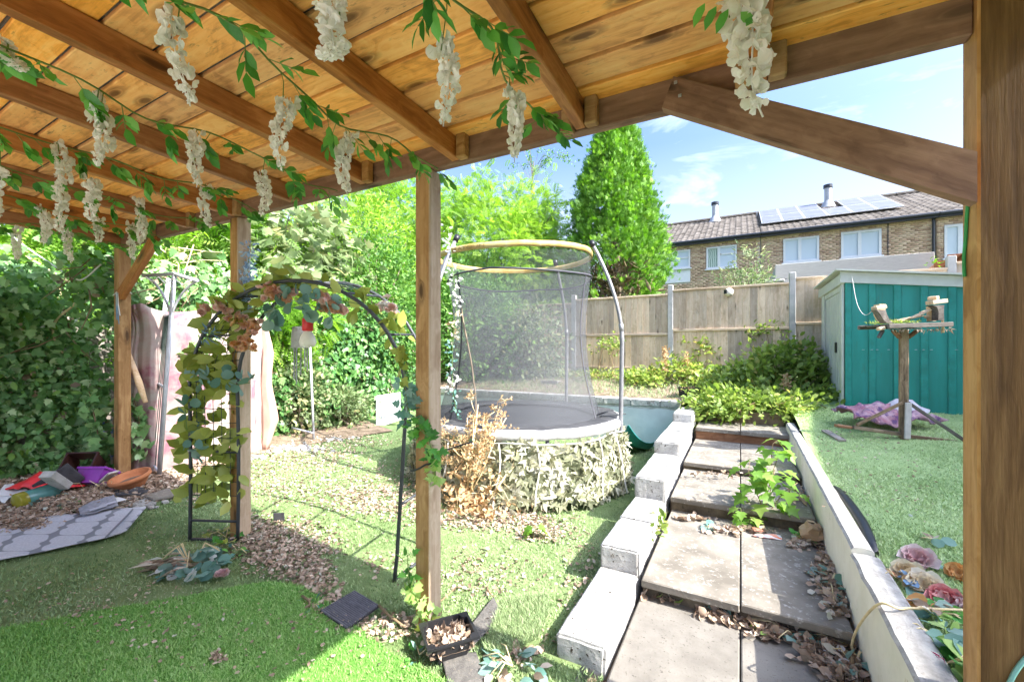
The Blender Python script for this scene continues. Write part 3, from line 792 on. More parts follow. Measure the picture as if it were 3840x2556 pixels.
# round security light on the fence top
p = on_y(*D(1677, 672), FY - .06)
sl = T('security_light', 'small round cream security lamp clipped to the top rail of the fence', 'lamp', p)
b = MB(); b.lathe([(.0, -.06), (.05, -.055), (.078, -.02), (.08, .02), (.06, .055), (0, .06)], 18)
b.build('housing', plain('cream_plastic', (.70, .66, .54), .4), sl, True, Matrix.Translation(p) @ Matrix.Rotation(R(70), 4, 'X'))
b = MB(); b.box((0, 0, 0), (.055, .03, .075)); b.build('sensor_face', M['black_plastic'], sl, mw=Matrix.Translation(p + Vector((-.055, -.055, .005))) @ Matrix.Rotation(R(-35), 4, 'Z'))

# ------------------------------------------------------------------ green metal shed
SX0, SY0, SY1, SZ = 1.225, 7.0, 8.80, .70
SX1 = 3.75
shed = T('garden_shed', 'green ribbed metal garden shed with pale sliding door and fascia', 'shed', (SX0, SY0, SZ))
zl, zr = 2.47, 2.13                       # wall top left / right
def shz(x): return zl + (zr - zl) * (x - SX0) / (SX1 - SX0)
b = MB()
th = .02
for (xa, xb) in ((SX0, SX1),):
    b.add([(xa, SY0, SZ - .1), (xb, SY0, SZ - .1), (xb, SY0, shz(xb)), (xa, SY0, shz(xa)), (xa, SY0 + th, SZ - .1), (xb, SY0 + th, SZ - .1), (xb, SY0 + th, shz(xb)), (xa, SY0 + th, shz(xa))],
          [(0, 1, 2, 3), (5, 4, 7, 6), (0, 3, 7, 4), (1, 5, 6, 2), (3, 2, 6, 7)])
    b.add([(xa, SY1, SZ - .1), (xb, SY1, SZ - .1), (xb, SY1, shz(xb)), (xa, SY1, shz(xa))], [(1, 0, 3, 2)])
b.add([(SX1, SY0 + .021, SZ - .1), (SX1, SY1 - .001, SZ - .1), (SX1, SY1 - .001, zr), (SX1, SY0 + .021, zr)], [(0, 1, 2, 3)])
b.box((SX0 + .012, SY1 - .09, (SZ + zl) / 2 - .05), (.02, .18, zl - SZ)); b.box((SX0 + .012, SY0 + .085, (SZ + zl) / 2 - .05), (.02, .125, zl - SZ))
b.build('wall', M['green_steel'], shed)
zz4 = lambda x, y: (2400 + x * .5518, 900 + y * .5518)
ribs = []
for xr in (1577, 1747, 1930, 2120): ribs.append(on_y(*zz4(xr, 700), SY0).x)
ribs += [ribs[-1] + (ribs[-1] - ribs[-2]) * k for k in (1, 2, 3, 4, 5)]
for x in ribs:
    if x < SX1 - .05:
        beam('rib', (x, SY0 - .008, SZ - .05), (x, SY0 - .008, shz(x) - .02), .075, .022, M['green_steel'], shed, up=(0, 1, 0), bev=.009)
beam('corner_post', (SX0 + .03, SY0 - .006, SZ - .08), (SX0 + .03, SY0 - .006, zl - .02), .07, .02, M['green_steel'], shed, up=(0, 1, 0), bev=.006)
b = MB()
for xr in (1517, 1575, 1612, 1690, 1875, 1927, 1980, 2150):
    q = on_y(*zz4(xr, 745), SY0 - .022); b.lathe([(0, .004), (.012, .003), (.014, 0)], 8, q)
for v_i in range(len(b.v)): pass
bolts = b.build('bolt', M['white_pvc'], shed); kind(bolts, 'stuff')
# pale frame and door on the left side
def ybar(y0, y1, z0, z1, x, t, nm, mat='shed_trim', bev=.005):
    me = box_mesh(nm, t, y1 - y0, z1 - z0, bev)
    return put(nm, me, shed, Matrix.Translation((x, (y0 + y1) / 2, (z0 + z1) / 2)), M[mat])
ybar(SY0 + .02, SY0 + .16, SZ - .05, zl - .10, SX0 - .022, .03, 'door_jamb')
ybar(SY1 - .42, SY1 - .20, SZ - .05, zl - .10, SX0 - .022, .03, 'door_jamb')
ybar(SY0 - .01, SY1 + .01, zl - .10, zl + .04, SX0 - .03, .045, 'fascia')
door = ybar(SY0 + .162, SY1 - .45, SZ, zl - .18, SX0 - .006, .012, 'door')
for k in range(9):
    y = SY0 + .22 + k * .135
    rb = put('door_flute', box_mesh('door_flute', .006, .03, zl - .22 - SZ, .002), door, Matrix.Translation((SX0 - .0145, y, (SZ + zl - .2) / 2)), M['shed_trim'])
ybar(SY0 + .162, SY1 - .43, zl - .178, zl - .102, SX0 - .014, .02, 'door_header')
hp = on_x(*zz4(1330, 730), SX0 - .02)
put('handle', box_mesh('handle', .014, .10, .15, .012, 2), door, Matrix.Translation(hp), M['black_plastic'])
# sloping front fascia and roof
b = MB()
for i, (xa, xb) in enumerate(((SX0 - .06, SX1 + .08),)):
    za, zb = shz(xa), shz(xb)
    b.add([(xa, SY0 - .035, za - .09), (xb, SY0 - .035, zb - .055), (xb, SY0 - .035, zb + .055), (xa, SY0 - .035, za + .055),
           (xa, SY0 - .001, za - .09), (xb, SY0 - .001, zb - .055), (xb, SY0 - .001, zb + .055), (xa, SY0 - .001, za + .055)],
          [(0, 1, 2, 3), (0, 4, 5, 1), (3, 2, 6, 7), (0, 3, 7, 4), (1, 5, 6, 2), (5, 4, 7, 6)])
b.build('fascia', M['shed_trim'], shed)
b = MB(); xa, xb = SX0 - .11, SX1 + .12; za, zb = shz(xa) + .06, shz(xb) + .06
b.add([(xa, SY0 - .09, za), (xb, SY0 - .09, zb), (xb, SY1 + .1, zb), (xa, SY1 + .1, za), (xa, SY0 - .09, za + .022), (xb, SY0 - .09, zb + .022), (xb, SY1 + .1, zb + .022), (xa, SY1 + .1, za + .022)],
      [(3, 2, 1, 0), (4, 5, 6, 7), (0, 1, 5, 4), (1, 2, 6, 5), (2, 3, 7, 6), (3, 0, 4, 7)])
b.build('roof', M['shed_trim'], shed)

# ------------------------------------------------------------------ brick terrace, roofs, windows
HYY = 21.0
z5 = lambda x, y: (2500 + x * .4839, 680 + y * .4839)
RS = (8.55 - 6.52) / 4.5
def house(x0, x1, label, zb=1.0):
    h = T('terrace_house', label, 'house', ((x0 + x1) / 2, HYY, zb), 'terraced houses beyond the fence')
    return h
xa = on_y(*z5(-420, 500), HYY).x; xm = on_y(*z5(728, 500), HYY).x; xr_ = on_y(*z5(2085, 300), HYY).x
houses = [(xa, xm - .01, house(xa, xm, 'brown brick terrace house beside the conifer, with tiled roof and one slim flue'), [(-60, 183, 553, 690, 'c'), (308, 543, 515, 683, 'c')]),
          (xm + .01, xr_ - .01, house(xm, xr_, 'brown brick terrace house whose roof carries the solar panels'), [(903, 1180, 450, 635, 'b'), (1350, 1662, 400, 598, 'b')]),
          (xr_ + .01, xr_ + 7, house(xr_, xr_ + 7, 'brown brick terrace house right of the downpipe, its window half hidden by the canopy post'), [(2148, 2420, 345, 600, 'b')])]
EZ = 6.50
def rect_on_wall(r):
    l = on_y(*z5(r[0], (r[2] + r[3]) / 2), HYY); q = on_y(*z5(r[1], (r[2] + r[3]) / 2), HYY)
    zt = (on_y(*z5(r[0], r[2] + (0 if True else 0)), HYY).z); zb = on_y(*z5(r[0], r[3]), HYY).z
    return l.x, q.x, zb, zt
def window(h, x0, x1, z0, z1, style):
    f = MB(); t = .075
    for (a, c, d, e) in ((x0, x1, z0, z0 + t), (x0, x1, z1 - t, z1), (x0, x0 + t, z0 + t, z1 - t), (x1 - t, x1, z0 + t, z1 - t)):
        f.box(((a + c) / 2, HYY - .02, (d + e) / 2), (c - a, .07, e - d))
    xm_ = (x0 + x1) / 2 - (.04 if style == 'b' else .1)
    f.box((xm_, HYY - .02, (z0 + z1) / 2), (.11, .066, z1 - z0 - 2 * t))
    if style == 'c':
        f.box(((xm_ + x1) / 2, HYY - .02, z1 - .36), (x1 - xm_ - .2, .062, .07))
    w = f.build('window', M['white_pvc'], h)
    cells = [(x0 + t, xm_ - .055, z0 + t, z1 - t)] + ([(xm_ + .055, x1 - t, z0 + t, z1 - t)] if style == 'b' else [(xm_ + .055, x1 - t, z0 + t, z1 - .395), (xm_ + .055, x1 - t, z1 - .325, z1 - t)])
    for k, (a, c, d, e) in enumerate(cells):
        put('pane', box_mesh('pane', c - a, .012, e - d, 0), w, Matrix.Translation(((a + c) / 2, HYY - .012, (d + e) / 2)), M['blind'] if style == 'b' else (M['curtain'] if k == 0 else M['blind']))
    b2 = MB(); b2.box(((x0 + x1) / 2, HYY - .06, z0 - .03), (x1 - x0 + .12, .12, .05)); b2.build('sill', M['white_pvc'], w)
    return w
brick_me = box_mesh('brick', .215, .05, .062, .003)
_bv = np.array([v.co[:] for v in brick_me.vertices]); 
def brick_field(x0, x1, z0, z1, holes, h):
    # every brick proud of a mortar plane, joined (far too small and many to pick apart)
    V = []; F = []; cz = z0 + .0375; row = 0
    cube = np.array([(x, y, z) for x in (-.1075, .1075) for y in (-.012, .012) for z in (-.0325, .0325)])
    fq = np.array([(0, 1, 3, 2), (4, 6, 7, 5), (0, 4, 5, 1), (2, 3, 7, 6), (0, 2, 6, 4)])
    tint = []
    while cz < z1:
        x = x0 + .115 - (.1125 if row % 2 else 0)
        while x < x1 - .06:
            a, c = max(x - .1075, x0), min(x + .1075, x1)
            bad = False
            for (hx0, hx1, hz0, hz1) in holes:
                if hz0 - .03 < cz < hz1 + .03:
                    if a >= hx0 and c <= hx1: bad = True
                    elif a < hx0 < c: c = hx0
                    elif a < hx1 < c: a = hx1
            if not bad and c - a > .03:
                q = cube.copy(); q[:, 0] = np.where(q[:, 0] < 0, a, c); q[:, 1] += HYY - .011 - random.uniform(0, .004); q[:, 2] += cz
                F.append(fq + len(V) * 8); V.append(q); tint += [random.random()] * 8
            x += .225
        cz += .075; row += 1
    me = np_mesh('brickwork', np.concatenate(V), np.concatenate(F), tint); me.materials.append(M['brick_each'])
    return kind(put('brickwork', me, h), 'stuff')
s = NT('house_brick'); _a = s.n("Attribute", attribute_name="tint").outputs["Fac"]
_c = s.ramp(_a, [(0, (.40, .26, .21)), (.25, (.57, .385, .305)), (.6, (.70, .505, .405)), (1, (.79, .61, .50))])
_n = s.noise(s.coord("Object"), 12, 4); _c = s.mix(.3, _c, s.ramp(_n, [(.3, (.18, .11, .08)), (.7, (.55, .40, .30))])); s.bump(_n, .3, .005)
M['brick_each'] = s.fin(_c, .92)
def roof_y(z): return HYY + (z - EZ) / RS
for hi, (x0, x1, h, wins) in enumerate(houses):
    holes = []
    for r_ in wins:
        wx0, wx1, wz0, wz1 = rect_on_wall(r_)
        wx1 = min(wx1, x1 - .1); wx0 = max(wx0, x0 + .1)
        window(h, wx0, wx1, wz0, wz1, r_[4]); lo = wz0 - .06
        if hi == 0 and r_[0] < 0:
            q = on_y(*z5(100, 785), HYY).z
            put('spandrel_panel', box_mesh('spandrel_panel', wx1 - wx0, .04, wz0 - .06 - q, .004), h, Matrix.Translation(((wx0 + wx1) / 2, HYY - .02, (wz0 - .06 + q) / 2)), M['white_pvc']); lo = q
        holes.append((wx0, wx1, lo, wz1))
    put('wall', box_mesh('wall', x1 - x0, .3, EZ - .4, 0), h, Matrix.Translation(((x0 + x1) / 2, HYY + .155, (EZ + .4) / 2)), M['mortar'])
    brick_field(x0, x1, 2.9, EZ, holes, h)
    put('rear_wall', box_mesh('rear_wall', x1 - x0, .3, EZ - .4, 0), h, Matrix.Translation(((x0 + x1) / 2, HYY + 8.7, (EZ + .4) / 2)), M['mortar'])
    # roof: deck + courses of pantiles (joined)
    b = MB()
    b.add([(x0, HYY - .25, EZ - .25 * RS + .05), (x1, HYY - .25, EZ - .25 * RS + .05), (x1, HYY + 4.5, EZ + 4.5 * RS + .05), (x0, HYY + 4.5, EZ + 4.5 * RS + .05), (x1, HYY + 9.2, EZ - .1), (x0, HYY + 9.2, EZ - .1)], [(0, 1, 2, 3), (3, 2, 4, 5)])
    if hi != 1: b.add([(x0 if hi == 0 else x1, HYY, EZ), (x0 if hi == 0 else x1, HYY + 4.5, EZ + 4.5 * RS), (x0 if hi == 0 else x1, HYY + 8.7, EZ)], [(0, 1, 2)])
    rf = b.build('roof', M['roof_tile'], h)
    V = []; F = []; tt = []
    ncols = int((x1 - x0) / .24); cwid = (x1 - x0) / ncols; prof = [(0, .0), (.18, .026), (.42, .03), (.58, .006), (1.0, .0)]
    nr = 13; dl = 4.78 / nr
    for r_ in range(nr):
        ya, yb = HYY - .28 + r_ * dl, HYY - .28 + (r_ + 1) * dl + .05
        for c_ in range(ncols):
            q = []
            for yy, lift in ((ya, .095), (yb, .045)):
                for (u, hz) in prof:
                    q.append((x0 + (c_ + u) * cwid, yy, EZ + (yy - HYY) * RS + lift + hz + .004 * random.random()))
            for (u, hz) in prof: q.append((x0 + (c_ + u) * cwid, ya, EZ + (ya - HYY) * RS + .045))
            k = len(V) ; n0 = k * 15
            F += [(n0 + i, n0 + i + 1, n0 + 5 + i + 1, n0 + 5 + i) for i in range(4)] + [(n0 + 10 + i, n0 + 10 + i + 1, n0 + i + 1, n0 + i) for i in range(4)]
            V.append(q); tt += [random.random()] * 15
    me = np_mesh('roof_tiles', np.array(V).reshape(-1, 3), np.array(F), tt); me.materials.append(M['roof_tile'])
    kind(put('roof_tiles', me, rf), 'stuff')
    b = MB(); b.tube([(x0, HYY + 4.5, EZ + 4.5 * RS + .1), (x1, HYY + 4.5, EZ + 4.5 * RS + .1)], .11, 8); b.build('ridge', M['roof_tile'], rf)
    b = MB(); b.tube([(x0, HYY - .33, EZ - .09), (x1, HYY - .33, EZ - .09)], .065, 8); b.box(((x0 + x1) / 2, HYY - .2, EZ - .13), (x1 - x0, .17, .17)); b.build('gutter', M['gutter'], h)
h1, h2, h3 = houses[0][2], houses[1][2], houses[2][2]
def on_roof(px):                      # where the ray meets the front roof slope
    r_ = ray(*px)
    d = (EZ - HYY * RS - CAM_Z) / (r_.z - RS * r_.y); return Vector((0, 0, CAM_Z)) + r_ * d
for hh, bs, tp in ((h1, (375, 318), 160), (h2, (1250, 205), 25)):
    q = on_roof(z5(*bs)); zt = at_d(*z5(bs[0], tp), (q - Vector((0, 0, CAM_Z))).dot(Vector((-SY_, CY_, 0)))).z
    b = MB(); b.lathe([(.15, q.z - .1), (.15, zt - .2), (.15, zt - .16)], 14, (q.x, q.y, 0), cap1=True)
    f = b.build('flue', M['flue'], hh, True)
    b = MB(); b.lathe([(.19, zt - .17), (.19, zt - .02), (.10, zt)], 14, (q.x, q.y, 0), True, True); b.build('flue_cap', M['gutter'], f)
    b = MB(); b.lathe([(.36, q.z - .04), (.27, q.z + .12), (.18, q.z + .30), (.15, q.z + .34)], 14, (q.x, q.y, 0)); b.build('flashing', M['flue'], f, True)
# solar panels: two rows of framed panels, a gap left for the flue
bl, br_ = on_roof(z5(735, 365)), on_roof(z5(1850, 236)); tl = on_roof(z5(722, 258))
nc = 6; pw = (br_.x - bl.x) / nc; ybot = bl.y; ytop = min(tl.y, HYY + 4.35); hl = (ytop - ybot) / 2
for rr in range(2):
    for c_ in range(nc):
        if rr == 1 and c_ == 3: continue
        xc = bl.x + pw * (c_ + .5); yc = ybot + hl * (rr + .5)
        ln = hl * math.sqrt(1 + RS * RS) - .02
        mw = Matrix.Rotation(math.atan(RS), 4, 'X'); mw.translation = (xc, yc, EZ + (yc - HYY) * RS + .21)
        pn = put('solar_panel', box_mesh('solar_panel', pw - .015, ln, .035, .003), h2, mw, M['alu'])
        put('glass', box_mesh('glass', pw - .08, ln - .07, .006, 0), pn, mw @ Matrix.Translation((0, 0, .018)), M['solar'])
# downpipe and cable between the houses
q = on_y(*z5(2068, 300), HYY - .08)
b = MB(); b.tube([(q.x, q.y, EZ - .1), (q.x, q.y, 2.0)], .045, 8); b.build('downpipe', M['gutter'], h2)
q = on_y(*z5(1715, 300), HYY - .04)
b = MB(); b.tube([(q.x, q.y, EZ - .2), (q.x, q.y, 2.0)], .016, 6); b.build('cable', M['gutter'], h2)
# white painted garage wall behind the fence
g0, g1 = on_y(*z5(842, 645), 14), on_y(*z5(2075, 547), 14)
gar = T('garage', 'long white painted garage wall standing behind the fence and green shed', 'garage', ((g0.x + g1.x) / 2, 15, .9))
gz = (g0.z + g1.z) / 2
n = 5
for k in range(n):
    z1 = gz - k * .42; z0 = z1 - .412
    put('wall_course', box_mesh('wall_course', g1.x - g0.x, .2, z1 - z0, .006), gar, Matrix.Translation(((g0.x + g1.x) / 2, 14.1, (z0 + z1) / 2)), M['white_wall'])
put('wall_base', box_mesh('wall_base', g1.x - g0.x - .01, .19, gz - n * .42 - .9, .004), gar, Matrix.Translation(((g0.x + g1.x) / 2, 14.1, (gz - n * .42 + .9) / 2 - .004)), M['white_wall'])
put('side_wall', box_mesh('side_wall', .2, 3, gz - .95, .004), gar, Matrix.Translation((g1.x - .1, 15.72, (gz + .95) / 2 - .05)), M['concrete_post'])
put('side_wall', box_mesh('side_wall', .2, 3, gz - .95, .004), gar, Matrix.Translation((g0.x + .1, 15.72, (gz + .95) / 2 - .05)), M['concrete_post'])
put('roof', box_mesh('roof', g1.x - g0.x - .42, 2.9, .06, .004), gar, Matrix.Translation(((g0.x + g1.x) / 2, 15.75, gz - .2)), M['felt'])
# low block pier beside it
q = on_y(*z5(820, 790), 13.5)
pr = T('brick_pier', 'stubby pale block pier peeping over the fence left of the garage wall', 'pier', (q.x, 13.5, .9))
put('shaft', box_mesh('shaft', .42, .42, q.z - .8, .01), pr, Matrix.Translation((q.x, 13.5, (q.z + .8) / 2)), M['concrete_post'])
put('cap', box_mesh('cap', .52, .52, .07, .015), pr, Matrix.Translation((q.x, 13.5, q.z + .035)), M['white_wall'])
# orange shed gable
q = on_y(*z5(2270, 574), 12.0); ql = on_y(*z5(2095, 645), 12.0)
osd = T('wooden_shed', 'orange stained wooden shed half hidden behind the right canopy post', 'shed', (q.x, 12.5, .95))
hw = q.x - ql.x; b = MB(); w2 = hw * 1.25
k = 0; z = .95
while z < q.z - .05:
    f = max(.03, min(1, (q.z - z) / (q.z - ql.z + .02))); 
    put('board', box_mesh('board', 2 * w2 * min(1, f) * .92, .03, .118, .004), osd, Matrix.Translation((q.x + .0, 12.0 - (k % 2) * .001, z + .06)), M['orange_wood']); z += .12; k += 1
for sg in (-1, 1):
    beam('roof', (q.x, 12.6, q.z + .02), (q.x + sg * w2 * 1.12, 12.6, ql.z - .22), 1.4, .035, M['orange_wood'], osd, up=(0, 0, 1))
put('rear_wall', box_mesh('rear_wall', 2 * w2 * .9, .03, ql.z - .95, .004), osd, Matrix.Translation((q.x, 13.2, (ql.z + .9) / 2)), M['orange_wood'])

# neighbouring house on the right, whose shadow lies over the upper lawn
nh = T('neighbour_house', 'tall brick house side wall beyond the right edge of the garden', 'house', (7, 3, .3))
put('wall', box_mesh('wall', .3, 17, 5.9, .01), nh, Matrix.Translation((6.75, 3.5, 2.95)), M['brick'])
put('wall', box_mesh('wall', .3, 17, 5.9, .01), nh, Matrix.Translation((13.2, 3.5, 2.95)), M['brick'])
for y in (-4.85, 11.85): put('wall', box_mesh('wall', 6.1, .3, 5.9, .01), nh, Matrix.Translation((9.98, y, 2.95)), M['brick'])
for sg in (-1, 1): beam('roof', (9.98, 3.5, 7.2), (9.98 + sg * 3.45, 3.5, 5.92), 17.4, .16, M['roof_tile'], nh)
# ------------------------------------------------------------------ timber canopy
PY0, PY1 = 1.738, 1.838                   # post faces in Y
def hz(x): return 2.442 + .0095 * (.6 - x)   # header underside
can = T('timber_canopy', 'brown timber lean-to canopy of posts, rafters and roof boards over the lawn', 'canopy', (-1.5, PY0, 0))
PX = [.664, -1.495, -3.30, -5.35]
for i, x in enumerate(PX):
    zb = lawn_z(x, 1.8) - .02 if x < 0 else .38
    zt = hz(x) + (.14 if i == 0 else (-.002 if i != 1 else .0))
    w = .10
    me = box_mesh('post', zt - zb, w, w, .006)
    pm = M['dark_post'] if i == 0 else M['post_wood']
    pw_ = {0: M['post_wood'], 1: M['lit_face_wood'], 2: M['lit_face_wood'], 3: M['post_wood']}[i]
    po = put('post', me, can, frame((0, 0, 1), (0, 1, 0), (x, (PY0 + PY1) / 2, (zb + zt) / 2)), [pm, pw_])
    for f in me.polygons:                      # the lit face, light put into its paler colour
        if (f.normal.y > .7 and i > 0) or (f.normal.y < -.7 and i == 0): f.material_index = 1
# header beam: lies on the posts
hx0, hx1 = -5.42, .612
beam('header_beam', (hx0, PY0 + .045, hz(hx0) + .073), (hx1, PY0 + .045, hz(hx1) + .073), .05, .145, M['brace_wood'], can)
RAF = [.06 - .672 * k for k in range(9)]
SL = .036
def rz(y): return 2.455 + SL * (PY0 - y)      # rafter underside at x = 0
def rafz(x, y): return rz(y) + .0095 * (.06 - x)
RY0 = -.78
for x in RAF:
    beam('rafter', (x, RY0, rafz(x, RY0) + .055), (x, PY0 + .018, rafz(x, PY0 + .018) + .055), .047, .108, M['rafter_wood'], can)
    if x > -5.2:
        me = box_mesh('rafter_block', .055, .045, .12, .006)
        put('rafter_block', me, can, Matrix.Translation((x + .054, PY0 - .005, hz(x) + .062)), M['post_wood'])
    if x in (RAF[1], RAF[0]):
        put('rafter_block', box_mesh('rafter_block', .05, .045, .10, .006), can, Matrix.Translation((x - .052, PY0 - .005, hz(x) + .045)), M['post_wood'])
# rear ledger behind the viewer
beam('ledger', (hx0, RY0 - .03, rz(RY0) + .09), (.95, RY0 - .03, rz(RY0) + .03), .05, .145, M['rafter_wood'], can)
# roof boards, tongue on tongue with a dark gap
BW = .152; y = PY1 + .12; k = 0
while y > RY0 - .1:
    yc = y - BW / 2
    x0, x1 = -5.55 - random.uniform(0, .03), .93 + random.uniform(0, .02)
    zc = lambda x: rafz(x, yc) + .108 + .013 + .002
    tilt = random.uniform(-.012, .012)
    b0 = beam('roof_board', (x0, yc, zc(x0)), (x1, yc, zc(x1)), BW - random.uniform(.010, .017), .022, M['roof_wood'], can, bev=.003)
    y -= BW; k += 1
# felt on top keeps the daylight out of the gaps
b = MB()
def felt_z(x, y): return rafz(x, y) + .108 + .030
b.grid([[Vector((x, y, felt_z(x, y))) for x in (-5.62, .98)] for y in (PY1 + .16, RY0 - .15)])
o = b.build('roof_felt', M['felt'], can); solidify(o, .008, 1)
# braces
def brace(p_up, p_dn, w, h, mat='brace_wood', up=(0, 1, 0)):
    return beam('brace', p_up, p_dn, w, h, M[mat], can, up=(0, 0, 1))
b = MB()
_pr = [(-.225, 2.548), (-.268, 2.44), (.603, 1.925), (.603, 2.072)]
b.add([(x, PY0 - .028, z) for x, z in _pr] + [(x, PY0 + .017, z) for x, z in _pr], [(0, 1, 2, 3), (7, 6, 5, 4), (0, 4, 5, 1), (1, 5, 6, 2), (2, 6, 7, 3), (3, 7, 4, 0)])
_bm = b.mesh('brace'); _fr = frame((_pr[2][0] - _pr[1][0], 0, _pr[2][1] - _pr[1][1]), (0, 0, 1), (.17, PY0, 2.24)); _bm.transform(_fr.inverted())
put('brace', _bm, can, _fr, M['brace_wood'])
brace((-4.56, PY0 + .02, 2.50), (-5.30, PY0 + .02, 2.02), .05, .10, 'rafter_wood')
# screw heads on the brace end
for (dx, dz) in ((-.215, 2.51), (-.20, 2.455)):
    put('screw', box_mesh('screw', .012, .004, .012, .003), can, Matrix.Translation((dx, PY0 - .05, dz)), M['grey_steel'])

# ------------------------------------------------------------------ garlands of white silk wisteria
def raceme_mesh(seed, ln=1.0):
    r_ = random.Random(seed); b_v = []; b_f = []; tints = []
    n = 58
    sx, sy = r_.uniform(-.2, .2), r_.uniform(-.2, .2); ph = r_.uniform(0, 6); gap = r_.uniform(7, 11)
    for i in range(n):
        t = i / (n - 1)
        lobe = .55 + .45 * abs(math.sin(t * gap + ph))
        rad = (.30 if t < .7 else .30 - .75 * (t - .7)) * r_.uniform(.45, 1.1) * lobe
        a = i * 2.4 + r_.uniform(-.6, .6)
        c = Vector((sx * t + .10 * math.sin(5 * t + ph), sy * t + .08 * math.cos(4 * t + ph), -t + r_.uniform(-.02, .02)))
        out = Vector((math.cos(a), math.sin(a), r_.uniform(-.6, .35)))
        p = c + out * rad * .42
        sz = .135 * (1.1 - .5 * t) * r_.uniform(.6, 1.25)
        for q in range(3):
            ax = (out + Vector((r_.gauss(0, .6), r_.gauss(0, .6), r_.gauss(0, .6)))).normalized()
            nr = Vector((r_.gauss(0, 1), r_.gauss(0, 1), r_.gauss(0, 1)))
            s1 = nr.cross(ax).normalized(); up = ax.cross(s1)
            k = len(b_v)
            for (u, w, h) in ((0, 0, 0), (.5, .55, .2), (.5, -.55, .2), (1.0, .36, .1), (1.0, -.36, .1), (.62, 0, -.1), (1.15, 0, -.05)):
                b_v.append(tuple(p + (ax * u + s1 * w + up * h) * sz))
            b_f += [(k, k + 5, k + 1), (k, k + 2, k + 5), (k + 1, k + 5, k + 3), (k + 5, k + 2, k + 4), (k + 5, k + 6, k + 3), (k + 5, k + 4, k + 6)]
            tints += [r_.random()] * 7
    k = len(b_v)
    for i in range(9):
        t = i / 8; c = Vector((sx * t + .10 * math.sin(5 * t + ph), sy * t + .08 * math.cos(4 * t + ph), -t * 1.08 + .08 * (1 - t)))
        for q in range(3): b_v.append((c.x + .012 * math.cos(q * 2.09), c.y + .012 * math.sin(q * 2.09), c.z)); tints.append(.05)
    for i in range(8):
        for q in range(3):
            q2 = (q + 1) % 3; b_f += [(k + i * 3 + q, k + i * 3 + q2, k + i * 3 + 3 + q2), (k + i * 3 + q, k + i * 3 + 3 + q2, k + i * 3 + 3 + q)]
    me = np_mesh('flower_raceme', np.array(b_v), np.array(b_f), tints); me.materials.append(M['petal_white'])
    return me
RAC = [raceme_mesh(i) for i in range(6)]
def raceme(parent, p, ln, mesh=None, wide=1.0):
    p = p - Vector((0, 0, .025)); ln *= .86
    m = Matrix.Translation(p) @ Matrix.Rotation(random.uniform(0, 6.28), 4, 'Z') @ Matrix.Diagonal((.26 * wide, .26 * wide, ln, 1)).to_4x4()
    return put('flower_raceme', mesh or random.choice(RAC), parent, m)
GX = {k: RAF[k] - .035 for k in range(1, 9)}
def gz(k, y, s=0): return rafz(GX[k], y) - .085 - .03 * math.sin(y * 3.3 + k * 2.1) ** 2
def vine_p(k, y): return Vector((GX[k] + .03 * math.sin(y * 7 + k * 1.7) + .015 * math.sin(y * 19 + k), y, gz(k, y) + .018 * math.sin(y * 11 + k * 3)))
ORD = ['first', 'second', 'third', 'fourth', 'fifth', 'sixth', 'seventh', 'eighth']
GL = {1: 'silk wisteria garland under the rafter left of the brace, ending above the trampoline',
      2: 'silk wisteria garland under the rafter that lands on the middle post',
      3: 'silk wisteria garland under the second rafter left of the middle post',
      4: 'silk wisteria garland under the third rafter left of the middle post',
      5: 'silk wisteria garland under the rafter beside the flower arch post',
      6: 'silk wisteria garland under the second rafter from the ivy side',
      7: 'silk wisteria garland under the rafter nearest the ivy side, mostly faded flowers'}
RACS = {1: [((1015, 60), .24), ((1175, 190), .25), ((782, -30), .13)],
        2: [((405, 25), .25), ((650, 215), .25), ((800, 300), .25)],
        3: [((222, 205), .27), ((455, 300), .24), ((602, 385), .22), ((15, -10), .1)],
        4: [((135, 320), .25), ((200, 400), .22), ((470, 420), .24), ((0, 385), .22)],
        5: [((325, 390), .30), ((130, 430), .26)],
        6: [((232, 495), .20), ((300, 490), .30), ((95, 470), .26)],
        7: [((45, 520), .26), ((160, 500), .28)]}
